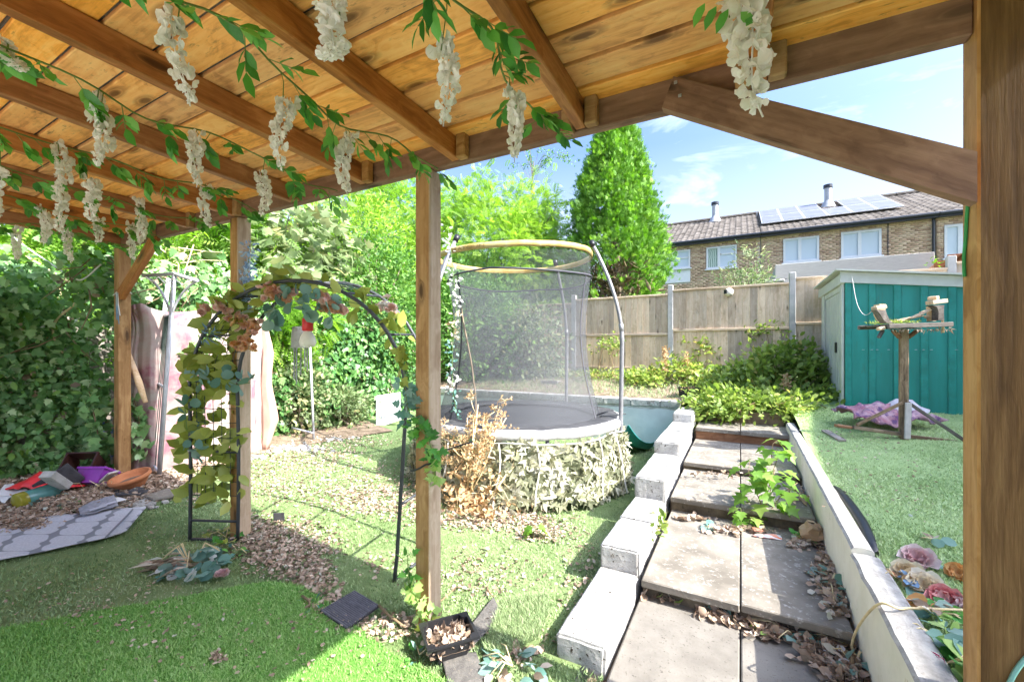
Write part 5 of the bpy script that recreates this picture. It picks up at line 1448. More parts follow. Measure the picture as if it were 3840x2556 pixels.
for f, wd in zip(np.linspace(0, 1, 5), (.03, .17, .10, .10, .04)):
    p = bot[-1].lerp(top[-1], f); er.append([p + Vector((-.01, -.01, 0)), p + rt * wd * .6 + Vector((.03, 0, 0)), p + rt * wd + fw * .05])
cloth('curled_edge', er, M['mural_back'], md, .006, .02, 3)
# driftwood pole leaning behind far left post
b = MB(); b.tube([at_d(*D(296, 815), 4.25), at_d(*D(320, 880), 4.2), at_d(*D(335, 925), 4.18)], [.022, .03, .02], 8)
tag(b.build('pole', M['pale_wood'], None, True), 'peeled branch stub leaning against the backdrop behind the far left post', 'pole')
# pallet pieces with flaking blue paint behind far left post
pal = T('pallet', 'weathered pallet with flaking blue paint standing behind the far left post', 'pallet', on_lawn(*D(250, 1085)))
for k, (x, y0, y1) in enumerate([(212, 975, 1085), (232, 968, 1088), (250, 965, 1088), (300, 990, 1082), (318, 985, 1080), (334, 1000, 1076)]):
    q = on_lawn(*D(x, y1)) + fw * .12; d_ = dc(q); tz = at_d(*D(x, y0), d_).z
    me = box_mesh('slat', tz - q.z + .05, .085, .02, .003); put('slat', me, pal, frame((0, 0, 1), (0.3, 1, 0), (q.x, q.y, (q.z + tz) / 2)), M['blue_paint_wood'])
beam('rail', at_d(*D(205, 968), 4.55), at_d(*D(330, 985), 4.45), .03, .09, M['pale_wood'], pal)

# white board leaning by the hedge foot
q = on_lawn(*D(890, 978)); d_ = dc(q)
wb = MB(); C = [at_d(*D(866, 984), d_), at_d(*D(922, 966), d_ + .0), at_d(*D(921, 902), d_ + .15), at_d(*D(866, 910), d_ + .15)]
wb.add(C, [(0, 1, 2, 3)]); o = wb.build('board', M['white_paper']); solidify(o, .02); tag(o, 'square white board leaning at the foot of the hedge', 'board')

# ------------------------------------------------------------------ bird table
B0 = on_upper(3388, 1646); dB = dc(B0); k6 = .3826 * dB / 1570
bt = T('bird_table', 'weathered wooden bird table with splintered top standing before the green shed', 'bird table', B0)
def bp(x, y, dep=0.0): return B0 + rt * ((x - 548) * k6) + Vector((0, 0, (1482 - y) * k6)) + fw * dep
beam('post', bp(548, 1484), bp(550, 405), .066, .066, M['table_wood'], bt, up=(0, 1, 0))
beam('foot_panel', bp(545, 1470, -.045), bp(556, 1118, -.045), .062, .018, plain('grey_painted_board', (.52, .48, .47), .8), bt, up=tuple(-fw))
beam('top_rail', bp(250, 384, -.17), bp(858, 366, -.17), .03, .046, M['table_grey'], bt)
beam('top_rail', bp(262, 380, .20), bp(850, 366, .20), .03, .044, M['table_grey'], bt)
for k in range(4):
    beam('top_board', bp(256, 372, -.11 + .085 * k), bp(852, 356, -.11 + .085 * k), .078, .018, M['table_grey'], bt)
for (x0, x1) in ((445, 515), (690, 585)):
    beam('bracket', bp(x0, 415), bp(x1, 490), .04, .03, M['brace_wood'], bt)
beam('stay', bp(520, 1122, -.02), bp(165, 1362, .1), .024, .03, M['table_wood'], bt)
beam('stay', bp(592, 1122, .0), bp(1000, 1468, -.15), .024, .03, M['table_grey'], bt)
beam('foot_rail', bp(150, 1385, .12), bp(520, 1432, .0), .05, .035, M['table_wood'], bt)
beam('foot_rail', bp(585, 1450, .0), bp(1025, 1490, -.1), .05, .03, M['table_wood'], bt)
def curved_post(pts, ws, dep, nm, m1, m2):
    b = MB(); P = []
    fr = [bp(x, y, dep - .03) for x, y in pts]
    n_ = len(pts); L_ = []
    V = []
    for i, (x, y) in enumerate(pts):
        for (s1, s2) in ((-1, -1), (1, -1), (1, 1), (-1, 1)):
            V.append(bp(x + s1 * ws[i] / 2, y, dep + s2 * .035))
    F = [tuple(i * 4 + j_ for j_ in q) for i in range(n_ - 1) for q in ((0, 1, 5, 4), (1, 2, 6, 5), (2, 3, 7, 6), (3, 0, 4, 7))] + [(3, 2, 1, 0), tuple((n_ - 1) * 4 + j_ for j_ in range(4))]
    b.add(V, F); return b.build(nm, m1, bt)
curved_post([(300, 352), (268, 320), (240, 270), (222, 238), (215, 226)], [60, 58, 62, 80, 90], -.10, 'roof_post', M['table_grey'], None)
curved_post([(345, 345), (305, 310), (285, 265), (300, 205), (298, 165)], [30, 34, 40, 58, 60], -.02, 'roof_post', M['pale_wood'], None)
curved_post([(788, 325), (787, 250), (782, 205), (762, 182)], [56, 50, 62, 110], -.10, 'roof_post', M['table_grey'], None)
curved_post([(840, 325), (838, 230), (832, 180)], [30, 28, 30], .02, 'roof_post', M['pale_wood'], None)
beam('end_block', bp(175, 212, -.10), bp(275, 196, -.10), .07, .034, M['pale_wood'], bt)
beam('end_block', bp(703, 158, -.10), bp(850, 140, -.10), .08, .04, M['pale_wood'], bt)
beam('splinter_board', bp(770, 110, -.06), bp(835, 100, -.02), .07, .035, M['pale_wood'], bt)
beam('hanging_block', bp(205, 490, -.12), bp(262, 420, -.1), .03, .026, M['table_grey'], bt)
beam('hanging_block', bp(198, 410, -.12), bp(255, 396, -.12), .045, .03, M['pale_wood'], bt)
for (a_, c_, w_, h_) in (((560, 318), (770, 270), .12, .012), ((600, 300), (740, 225), .10, .008), ((820, 280), (972, 255), .06, .03), ((860, 300), (925, 440), .02, .01), ((700, 245), (890, 200), .05, .012), ((490, 325), (640, 312), .07, .01)):
    beam('splinter_board', bp(*a_, random.uniform(-.08, .1)), bp(*c_, random.uniform(-.08, .1)), w_, h_, M['pale_wood'], bt)
n = 260; uu = rng.uniform(300, 640, n); P = np.array([bp(u, 350 - 10 * random.random(), random.uniform(-.12, .15))[:] for u in uu])
me = leaves_mesh('moss', P, rdir(n, 1.0), rdir(n), rng.uniform(.02, .05, n), 'lance', rng.random(n)); me.materials.append(M['bramble']); kind(put('moss', me, bt), 'stuff')
n = 90; uu = rng.uniform(280, 860, n); P = np.array([bp(u, 402 + 14 * random.random(), random.uniform(-.18, -.12))[:] for u in uu])
me = leaves_mesh('splinters', P, rdir(n, -1.2), rdir(n), rng.uniform(.02, .06, n), 'lance', rng.random(n)); me.materials.append(M['litter']); kind(put('splinters', me, bt), 'stuff')
# planks and rags around its foot
def plank(label, a_, c_, w_, h_, mat, name='plank'):
    o = beam(name, a_, c_, w_, h_, M[mat]); tag(o, label, 'plank'); return o
plank('grey plank offcut lying alone on the upper lawn left of the bird table', on_upper(*D(1898, 990), .015), on_upper(*D(1938, 1013), .015), .075, .022, 'grey_wood')
plank('flat grey plank lying on the turf at the right foot of the bird table', bp(745, 1505, -.2), bp(1120, 1530, -.25), .08, .022, 'grey_wood')
plank('dark curved timber offcut on the turf just left of the bird table foot', bp(0, 1375, .16), bp(140, 1390, .14), .06, .03, 'brace_wood')
o = cloth('rag_pile', [[bp(x, 1370 - 18 * dpt - 30 * math.sin((x - 330) / 260.0) * (dpt > 0) * (dpt < 3), .2 + .17 * dpt) + Vector((0, 0, .03 + .05 * (dpt in (1, 2)))) for x in (325, 450, 600, 740, 880, 1010, 1130)] for dpt in range(4)], noisy('faded_pink_rag', (.30, .10, .15), (.46, .34, .37), 9, .9, .3, spots=(.13, .07, .17), spot_scale=12, thr=(.5, .6)), None, .012, .10, 9)
tag(o, 'faded pink and purple rag heap at the foot of the green shed', 'rags')
o = cloth('plastic_sheet', [[bp(x, 1330 - (55 if x > 900 else 0) * (dpt == 1), .35 + .2 * dpt) + Vector((0, 0, .05 + .07 * (dpt == 1))) for x in (850, 950, 1050, 1150)] for dpt in range(3)], noisy('pale_lilac_plastic', (.46, .45, .50), (.60, .58, .63), 5, .6, .3), None, .006, .06, 5)
tag(o, 'pale lilac plastic sheet crumpled on top of the rags by the shed', 'sheet')
c0 = on_y(*zz4(1440, 245), SY0 - .06); e0 = bp(205, 186, -.1)
cord('wire', 'thin white wire sagging from the shed roof corner to the bird table', [c0, c0.lerp(e0, .25) + Vector((0, 0, -.26)), c0.lerp(e0, .6) + Vector((0, 0, -.26)), e0], .0028, M['white_cord'], cat='wire')

# ------------------------------------------------------------------ planters
def trough(label, c, l, w, h, yaw, fillmat, name='planter', mat='black_plastic', tint_n=120, group=None):
    o = T(name, label, 'planter', c, group); b = MB(); mw = rotz(yaw, c)
    t = .008
    ring = lambda k, z: [Vector((sx * (l / 2 * k), sy * (w / 2 * k), z)) for sx, sy in ((-1, -1), (1, -1), (1, 1), (-1, 1))]
    prof = [(.80, 0), (.97, h), (1.04, h), (1.04, h + .012), (.94, h + .012), (.92, h - .03), (.78, .02)]
    b.v = [tuple(p) for k, z in prof for p in ring(k, z)]
    b.f = [(i * 4 + j, i * 4 + (j + 1) % 4, (i + 1) * 4 + (j + 1) % 4, (i + 1) * 4 + j) for i in range(len(prof) - 1) for j in range(4)] + [(3, 2, 1, 0)]
    b.m = [0] * len(b.f)
    me = b.mesh(name); bm = bmesh.new(); bm.from_mesh(me)
    vert_e = [e for e in bm.edges if abs((e.verts[0].co - e.verts[1].co).z) > .02]
    bmesh.ops.bevel(bm, geom=vert_e, offset=.03, segments=3, affect='EDGES'); bm.to_mesh(me); bm.free()
    put('pot', me, o, mw, M[mat])
    b = MB(); b.grid([[Vector((l * .45 * u, w * .45 * v, h - .045 + .012 * mnoise.noise(Vector((u * 3, v * 3, c.x))))) for u in np.linspace(-1, 1, 10)] for v in np.linspace(-1, 1, 10)]); b.build('soil', M['soil'], o, True, mw)
    n = tint_n; P = np.column_stack([rng.uniform(-.44, .44, n) * l, rng.uniform(-.44, .44, n) * w, np.full(n, h - .035) + rng.random(n) * .02])
    me = leaves_mesh('dry_leaves', P, rdir(n, .2), rdir(n, 1), rng.uniform(.02, .05, n), 'curl', rng.random(n)); me.materials.append(M[fillmat]); kind(put('dry_leaves', me, o, mw), 'stuff')
    return o
q = on_z(*D(1586, 917), .715); trough('small black plastic planter of dead red plants on the low wall end', q, .34, .17, .17, 0.05, 'dry_flower')
q = on_z(*D(1250, 896), .72) + Vector((0, .35, 0)); trough('weathered square basket planter on the wall seen through the trampoline net', q, .36, .2, .14, 0, 'litter', 'planter', 'coping')
q = on_lawn(*D(1032, 1498)); trough('square black plastic tray of dry soil at the foot of the middle post', q + Vector((0, 0, .012)), .245, .205, .085, R(52), 'tan_leaf' if 'tan_leaf' in M else 'litter', 'tray')
# ------------------------------------------------------------------ trees, hedges, shrubs
def clump_pts(C, n_per, r, squash=.8):
    k = len(C); P = np.repeat(C, n_per, axis=0); off = rng.normal(0, 1, (k * n_per, 3)) * np.array([1, 1, squash])
    rr = np.repeat(r if np.ndim(r) else np.full(k, r), n_per)
    return P + off * rr[:, None] * .55, off
def crown(name, C, n_per, r, size, tpl, mat, parent, centre, up=.5, droop=0.0, clump_tone=.3):
    C = np.asarray(C, float); P, off = clump_pts(C, n_per, r)
    n = len(P); out = unit(P - np.asarray(centre)[None]) * .6 + unit(off) * .5
    ax = unit(out + rng.normal(0, .55, (n, 3)) + np.array([0, 0, -droop])); nr = rng.normal(0, .5, (n, 3)) + out * .5 + np.array([0, 0, up])
    tone = np.repeat(rng.normal(0, clump_tone, len(C)), n_per)
    tint = np.clip(.48 + tone * .6 + rng.normal(0, .2, n), .01, .99)
    me = leaves_mesh(name, P, ax, nr, size * rng.uniform(.6, 1.25, n), tpl, tint); me.materials.append(mat)
    o = put(name, me, parent)
    return o
def ellipsoid_clumps(c, rad, n, inner=.55, noise_amp=.22, seed=0):
    v = rdir(n); k = rng.uniform(inner, 1.0, n) ** .7
    nz = np.array([1 + noise_amp * mnoise.noise(Vector(d * 1.9 + seed)) * 1.6 for d in v])
    return np.asarray(c)[None] + v * np.asarray(rad)[None] * (k * nz)[:, None]
def limbs(parent, base, C, r0, n, mat='bark', name='trunk', split=.35):
    base = Vector(base); top = Vector(np.mean(C, axis=0)); b = MB()
    trunk_top = base.lerp(top, .75) + Vector((random.uniform(-.1, .1), random.uniform(-.1, .1), 0))
    pts = [base + (trunk_top - base) * t + Vector((.05 * math.sin(t * 5), .04 * math.cos(t * 4), 0)) for t in np.linspace(0, 1, 7)]
    b.tube(pts, [r0 * (1.15 - .75 * t) for t in np.linspace(0, 1, 7)], 8)
    tr_ = b.build(name, M[mat], parent, True)
    idx = rng.choice(len(C), min(n, len(C)), replace=False); b = MB()
    for i in idx:
        e = Vector(C[i]); s0 = pts[random.randint(2, 6)]; m_ = s0.lerp(e, .5) + Vector((random.uniform(-.1, .1), random.uniform(-.1, .1), .12))
        b.tube([s0, m_, e], [r0 * .34, r0 * .22, r0 * .08], 5)
    b.build('limb', M[mat], tr_, True); return tr_
def tree(name, label, cat, base, c, rad, n_cl, n_per, clr, size, tpl, mat, r0=.08, group=None, seed=0, inner=.5, droop=0., up=.5, flat_bottom=None, n_limb=16, tone=.3):
    o = T(name, label, cat, base, group)
    C = ellipsoid_clumps(c, rad, n_cl, inner, .25, seed)
    if flat_bottom is not None: C = C[C[:, 2] > flat_bottom]
    limbs(o, base, C, r0, n_limb)
    crown('crown', C, n_per, clr, size, tpl, M[mat], o, c, up, droop, tone); return o
def box_clumps(x0, x1, y0, y1, z0, z1, n):
    return np.column_stack([rng.uniform(x0, x1, n), rng.uniform(y0, y1, n), rng.uniform(z0, z1, n)])
# conifer behind the fence
cc = on_y(*D(1416, 690), 10.9); ctop = on_y(*D(1438, 300), 10.9).z
con = T('conifer', 'tall dense bright green conifer standing behind the fence', 'tree', (cc.x, 10.9, 1.0))
n = 2500; zz = rng.random(n) ** .85; hz_ = ctop - 1.5
prof = np.interp(zz, [0, .08, .2, .4, .6, .75, .88, .96, 1.0], [.55, .95, 1.25, 1.27, 1.08, .86, .62, .42, .14])
th_ = rng.uniform(0, 2 * np.pi, n)
bumpy = 1 + .22 * np.array([mnoise.noise(Vector((math.cos(a) * 2.2, math.sin(a) * 2.2, z * 6.5))) for a, z in zip(th_, zz)]) + rng.normal(0, .04, n)
rr = .95 * prof * bumpy * rng.uniform(.70, 1.04, n)
C = np.column_stack([cc.x + rr * np.cos(th_), 10.9 + rr * np.sin(th_), 1.5 + zz * hz_ + .18 * np.abs(np.sin(th_ * 4))])
_bare = (zz < .36) & (np.cos(th_ - R(-84)) > .80 + .3 * np.maximum(0, zz - .2)) & (rng.random(n) < .93); C = C[~_bare]; th_ = th_[~_bare]; n = len(C)
out = np.column_stack([np.cos(th_), np.sin(th_), np.zeros(n)])
npc = 13; P = np.repeat(C, npc, 0) + rng.normal(0, .085, (n * npc, 3)); O = np.repeat(out, npc, 0)
ax = unit(O * .75 + np.array([0, 0, .75]) + rng.normal(0, .42, (n * npc, 3))); nr = unit(O + rng.normal(0, .6, (n * npc, 3)))
lobes = np.array([mnoise.noise(Vector((p[0] * 2.4, p[1] * 2.4, p[2] * 1.3))) for p in C]) * .75
tint = np.clip(.5 + np.repeat(lobes + rng.normal(0, .12, n), npc) + rng.normal(0, .14, n * npc), .01, .99)
me = leaves_mesh('crown', P, ax, nr, rng.uniform(.06, .17, n * npc), 'frond', tint); me.materials.append(M['conifer']); put('crown', me, con)
b = MB(); b.tube([(cc.x, 10.9, .9), (cc.x + .03, 10.9, 3), (cc.x, 10.9, ctop - .6)], [.16, .12, .02], 8)
for k in range(60):
    a = random.uniform(0, 6.28); z = random.uniform(1.2, ctop - 1); r_ = .75 if z < 5 else .4
    b.tube([(cc.x, 10.9, z), (cc.x + r_ * math.cos(a), 10.9 + r_ * math.sin(a), z + .55)], [.03, .008], 5)
b.build('trunk', M['bark'], con, True)
# dead brown twigs showing at the foot of the conifer
n = 700; C2 = np.column_stack([cc.x + rng.normal(.12, .36, n), 10.1 + rng.uniform(0, .5, n), rng.uniform(1.8, 3.5, n)])
me = leaves_mesh('dead_twigs', C2, rdir(n, .9), rdir(n), rng.uniform(.15, .4, n), 'lance', rng.random(n)); me.materials.append(M['stem_brown']); kind(put('dead_twigs', me, con), 'stuff')
# airy yellow green tree behind the trampoline
tree('ash_tree', 'bright yellow green feathery tree rising behind the trampoline', 'tree', (-6.6, 10.3, .9), (-6.7, 10.3, 4.0), (2.75, 1.6, 2.35), 320, 44, .42, .24, 'pinnate', 'leaf_yellowgreen', .12, seed=2, droop=.25, tone=.35)
tree('ash_tree', 'feathery bright green tree filling the gap left of the trampoline ring', 'tree', (-8.6, 9.0, .8), (-9.0, 8.6, 3.9), (2.3, 1.8, 2.6), 240, 44, .42, .22, 'pinnate', 'leaf_bright', .12, seed=12, droop=.25)
# birch twigs hanging against the sky
bi = T('birch_branch', 'thin drooping birch twigs against the sky above the bright tree', 'tree', (-5.4, 12, 1))
b = MB(); b.tube([(-6.3, 12.6, .9), (-6.2, 12.5, 5), (-5.9, 12.3, 7.6)], [.06, .04, .012], 7); LP = []
for k in range(16):
    x, y = random.uniform(1165, 1320), random.uniform(335, 400); s0 = Vector((-5.95, 12.3, random.uniform(6.6, 7.6))); e = on_y(*D(x, y), 12.0)
    m_ = s0.lerp(e, .6) + Vector((0, 0, .35)); b.tube([s0, m_, e], [.008, .005, .003], 4)
    for t in np.linspace(.25, 1, 34): LP.append((m_.lerp(e, t) + rv() * .09)[:])
b.build('twig', M['stem_brown'], bi); n = len(LP)
me = leaves_mesh('leaves', np.array(LP), rdir(n, -1.3), rdir(n), rng.uniform(.05, .09, n), 'diamond', rng.random(n)); me.materials.append(M['leaf_mid']); put('leaves', me, bi)
# shrubs on the upper bed behind the net
tree('privet_shrub', 'large dense green shrub behind the trampoline net at the end of the wall', 'shrub', (-5.6, 7.9, .8), (-5.5, 7.9, 2.0), (1.35, .75, 1.35), 150, 60, .30, .10, 'oval', 'leaf_mid', .05, seed=4, tone=.35)
tree('privet_shrub', 'leafy shrub with darker leaves against the fence behind the trampoline pole', 'shrub', (-4.0, 8.3, .8), (-4.1, 8.3, 1.55), (.75, .45, .85), 70, 50, .26, .10, 'oval', 'leaf_pale', .04, seed=5)
# the left boundary: trees and hedges, front lit by the sun
tree('sycamore', 'sycamore with large pale lobed leaves over the flower arch', 'tree', (-6.9, 4.5, .2), (-6.5, 4.2, 3.05), (.85, 1.25, .95), 95, 15, .34, .17, 'maple', 'leaf_pale', .07, seed=6, up=.8, tone=.2)
tree('hedge_tree', 'bright green small-leaved tree between the sycamore and the middle post', 'tree', (-7.6, 6.6, .2), (-7.6, 6.3, 3.3), (1.3, 1.6, 1.7), 170, 52, .38, .15, 'lance', 'leaf_yellowgreen', .08, seed=7, tone=.4)
tree('hedge_tree', 'dark glossy small-leaved tree seen left of the middle post', 'tree', (-6.5, 6.2, .2), (-6.4, 6.1, 2.35), (.8, 1.1, 1.45), 150, 55, .30, .085, 'oval', 'leaf_mid', .06, seed=8, tone=.35)
tree('sumac_tree', 'feathery bright green sumac filling the view between the two left posts', 'tree', (-7.4, 2.9, .2), (-7.0, 2.8, 2.75), (.9, 1.5, 1.15), 150, 36, .34, .26, 'pinnate', 'leaf_bright', .06, seed=9, droop=.3, tone=.35)
tree('sumac_tree', 'feathery shrub with drooping leaves at the foot of the sycamore', 'tree', (-6.5, 3.9, .2), (-6.2, 3.8, 2.0), (.5, .9, .6), 60, 30, .28, .24, 'pinnate', 'leaf_bright', .04, seed=19, droop=.3)
tree('hedge_tree', 'pale long-leaved tree above the ivy at the far left under the canopy', 'tree', (-8.2, .6, .2), (-7.9, .9, 2.95), (.8, 2.6, 1.05), 200, 40, .36, .15, 'lance', 'leaf_yellowgreen', .08, seed=10, droop=.2, tone=.45)
# far green mass beyond
o = MB(); C = np.concatenate([box_clumps(-14, -10.5, -6, 14, .3, 5.2, 330), box_clumps(-11, -6.6, 12.2, 14, .9, 5.0, 150), box_clumps(-6.6, -4.6, 12.2, 13.5, .9, 3.6, 60)])
hd = crown('far_trees', C, 46, .75, .22, 'diamond', M['leaf_mid'], None, (-9, 4, 2), .4, 0, .35); kind(hd, 'stuff')
# ivy hedges
def ivy_wall(name, label, x, xd, y0, y1, z0, z1, n, size, mat, group=None, holes=None, parent_pts=None, tpl='ivy'):
    o = T(name, label, 'hedge', ((x), (y0 + y1) / 2, z0), group)
    nc = 240; yy = rng.uniform(y0, y1, nc); zz = rng.uniform(z0, z1, nc)
    xx = x + xd * np.array([mnoise.noise(Vector((y * 1.6, z * 1.6, 7.7))) for y, z in zip(yy, zz)]) + rng.normal(0, .05, nc)
    idx = rng.integers(0, nc, n); P = np.column_stack([xx, yy, zz])[idx] + rng.normal(0, .13, (n, 3)) * np.array([.55, 1, 1])
    ax = unit(rng.normal(0, .6, (n, 3)) + np.array([.35, 0, -.75])); nr = unit(rng.normal(0, .45, (n, 3)) + np.array([1.0, -.1, .45]))
    tint = np.clip(.45 + np.repeat(rng.normal(0, .16, nc), 1)[idx] + rng.normal(0, .22, n), .01, .99)
    sz = size * rng.choice([.55, .8, 1.0, 1.25], n, p=[.3, .3, .28, .12]) * rng.uniform(.8, 1.2, n)
    k1, k2 = int(n * .80), int(n * .97)
    for nm_, sl, tp_, mt_ in (('leaves', slice(0, k1), tpl, mat), ('young_leaves', slice(k1, k2), 'oval', 'leaf_mid'), ('dead_leaves', slice(k2, n), 'curl', 'litter')):
        me = leaves_mesh(nm_, P[sl], ax[sl], nr[sl], sz[sl], tp_, tint[sl]); me.materials.append(M[mt_]); put(nm_, me, o)
    b = MB()
    for k in range(22):
        y, z = random.uniform(y0, y1), random.uniform(z0 + .2, z1); p = Vector((x + .18, y, z)); d_ = Vector((random.uniform(-.02, .10), random.uniform(-.5, .5), random.uniform(-.5, .35)))
        b.tube([p - Vector((.15, 0, 0)), p + d_ * .5 + rv() * .04, p + d_], [.008, .006, .003], 4)
    for k in range(26):
        y = random.uniform(y0, y1); pts = [Vector((x - .12 + random.uniform(-.05, .08), y + .12 * math.sin(t * 5 + k), z0 + (z1 - z0) * t)) for t in np.linspace(0, .95, 8)]; b.tube(pts, [.014 - .009 * t for t in np.linspace(0, 1, 8)], 5)
    b.build('stem', M['stem_brown'], o, True); return o
ivy_wall('ivy_hedge', 'deep green ivy hedge at the far left beyond the rug', -6.2, .34, -.4, 1.78, .2, 2.24, 12000, .082, 'ivy')
ivy_wall('ivy_hedge', 'dark glossy ivy hedge framed by the flower arch', -6.05, .40, 3.3, 6.75, .15, 2.25, 9500, .09, 'ivy_dark')
ivy_wall('ivy_hedge', 'ivy trailing over the top of the pink backdrop behind the gazebo panel', -5.6, .14, 1.55, 3.3, 1.9, 2.45, 1500, .09, 'ivy')
# dark board fence hidden behind the hedges keeps them solid
hf_ = T('boundary_fence', 'dark weathered boundary fence glimpsed through the ivy hedges', 'fence', (-6.75, 2.5, .2))
for k in range(66):
    y = -2.6 + k * .144
    put('board', box_mesh('board', .02, .138, 1.75, .003), hf_, Matrix.Translation((-6.72 - .008 * (k % 2), y, 1.05)), M['grey_wood'])
# pale shrub at the foot of the hedge
for (lab, px, py, nn, rad) in (('pale variegated shrub at the hedge foot behind the arch', 690, 1000, 75, (.35, .5, .62)), ('low pale shrub sprawling by the white board under the hedge', 800, 985, 60, (.3, .55, .34))):
    q = on_lawn(*D(px, py)); tree('variegated_shrub', lab, 'shrub', q, (q.x - .2, q.y, q.z + rad[2] * .95), rad, nn, 40, .2, .072, 'oval', 'leaf_pale', .02, seed=nn, flat_bottom=q.z + .03, n_limb=20, tone=.25)
# grey pole of an old frame standing in the shrub
q = on_lawn(*D(722, 1012)); tq = at_d(*D(713, 790), dc(q) + .15)
fr = T('frame_pole', 'thin grey metal frame upright standing among the pale shrub', 'pole', q)
b = MB(); b.tube([q, q.lerp(tq, .6), tq], .017, 8); b.build('upright', M['grey_tube'], fr, True)
b = MB(); b.tube([q + Vector((0, 0, .1)), q + Vector((-.35, -.1, .16))], .013, 6); b.build('foot_bar', M['grey_tube'], fr, True)
# bare stems at the far left
cord('vine_stem', 'bare curling vine stem hanging in front of the far left ivy', [at_d(*D(x, y), 4.3) for x, y in [(60, 590), (120, 625), (178, 665), (170, 700), (135, 730), (122, 760), (130, 790), (146, 812)]], .010, M['stem_dry'], cat='stem')
cord('cable', 'pale cable drooping across the foliage left of the far post', [at_d(*D(x, y), 4.05) for x, y in [(-20, 505), (60, 568), (115, 605), (170, 640), (195, 640), (232, 608)]], .007, M['white_cord'], cat='cable')
tw = T('bare_twigs', 'tangle of bare brown twigs behind the diagonal brace of the far left post', 'twigs', (-6.3, 2.3, 2.1))
b = MB()
for k in range(60):
    x, y = random.uniform(90, 480), random.uniform(545, 640); p = at_d(*D(x, y), random.uniform(4.6, 5.4)); d_ = rv(.1) * random.uniform(.25, .55)
    b.tube([p, p + d_ * .5 + rv() * .05, p + d_], [.007, .005, .003], 4)
b.build('twig', M['stem_dry'], tw)
# brambles on the upper bed in front of the fence and shed
def bramble(label, spots, n_cl, n_per, clr, size=.075, tpl='oval', mat='bramble', name='bramble_bush', group='bramble bushes on the upper bed'):
    C = []; base = None
    for (px, py, dpx, rx, ry, rz_, n_) in spots:
        q = at_d(*D(px, py), dpx); v = rdir(n_); v[:, 2] = np.abs(v[:, 2]) * .95 - .1
        C.append(np.array(q[:]) + v * np.array([rx, ry, rz_]) * (rng.uniform(.5, 1, n_) ** .5)[:, None]); base = base or q
    C = np.concatenate(C)
    C[:, 2] = np.maximum(C[:, 2], np.interp(C[:, 1], _uz[0], _uz[1]) + .03)
    o = T(name, label, 'bramble', base, group); b = MB()
    for i in rng.choice(len(C), min(45, len(C)), replace=False):
        e = Vector(C[i]); s0 = Vector((e.x + random.uniform(-.3, .3), e.y + random.uniform(-.2, .2), upper_z(0, e.y))); b.tube([s0, s0.lerp(e, .6) + Vector((0, 0, .08)), e], [.006, .005, .003], 4)
    b.build('stem', M['stem_brown'], o)
    crown('leaves', C, n_per, clr, size, tpl, M[mat], o, np.mean(C, 0) - np.array([0, 0, .4]), 1.0, 0, .25); return o
bramble('tall bramble mound between the fence and the green shed', [(1800, 880, 7.0, .75, .5, .75, 75), (1720, 900, 6.9, .6, .5, .5, 45)], 0, 30, .17, .11)
bramble('leggy bramble patch climbing in front of the fence post', [(1560, 880, 7.9, .6, .4, .45, 45), (1600, 830, 8.4, .5, .3, .5, 30), (1480, 885, 7.9, .45, .35, .22, 25)], 0, 28, .17, .095)
bramble('low yellowing bramble spilling over the top step and wall end', [(1680, 930, 6.0, .60, .45, .17, 34), (1790, 935, 5.95, .60, .4, .15, 28), (1655, 925, 6.6, .36, .35, .2, 36), (1860, 945, 6.2, .45, .3, .12, 34), (1700, 905, 6.9, .7, .3, .25, 40), (1650, 955, 5.75, .30, .2, .1, 22), (1765, 958, 5.7, .4, .2, .1, 20)], 0, 24, .17, .085)
bramble('weedy strip along the foot of the back fence', [(1400, 870, 8.6, .8, .25, .14, 40), (1340, 872, 8.7, .6, .25, .12, 20)], 0, 26, .12, .05)
bramble('bramble stems climbing the fence left of the tall mound', [(1600, 790, 8.55, .5, .12, .35, 26), (1760, 770, 7.75, .35, .12, .22, 14), (1400, 800, 8.8, .35, .12, .25, 9)], 0, 20, .12, .075)
bramble('bramble shoots along the foot of the green shed', [(1940, 940, 6.35, .5, .12, .10, 22), (1890, 930, 6.6, .25, .3, .2, 18), (1897, 790, 7.6, .06, .1, .5, 10)], 0, 20, .10, .07)
# dead flower spikes
for (lab, x, y0, y1, d_) in (('tall brown dead dock spike in the bramble above the top step', 1808, 975, 865, 6.2), ('dead brown spike rising by the left fence post', 1530, 880, 800, 7.7), ('pair of dead spikes in the leggy bramble', 1578, 870, 815, 7.7)):
    a_, c_ = at_d(*D(x, y0), d_), at_d(*D(x, y1), d_); o = T('dead_spike', lab, 'weed', a_, 'dead flower spikes')
    b = MB(); b.tube([a_, c_], .006, 5); b.build('stem', M['stem_dry'], o)
    n = 130; t = rng.random(n); P = np.array([a_.lerp(c_, .3 + .7 * f)[:] for f in t]) + rng.normal(0, .025, (n, 3)); me = leaves_mesh('seed_head', P, rdir(n, .8), rdir(n), rng.uniform(.03, .06, n), 'curl', rng.random(n)); me.materials.append(M['dry_flower']); kind(put('seed_head', me, o), 'stuff')
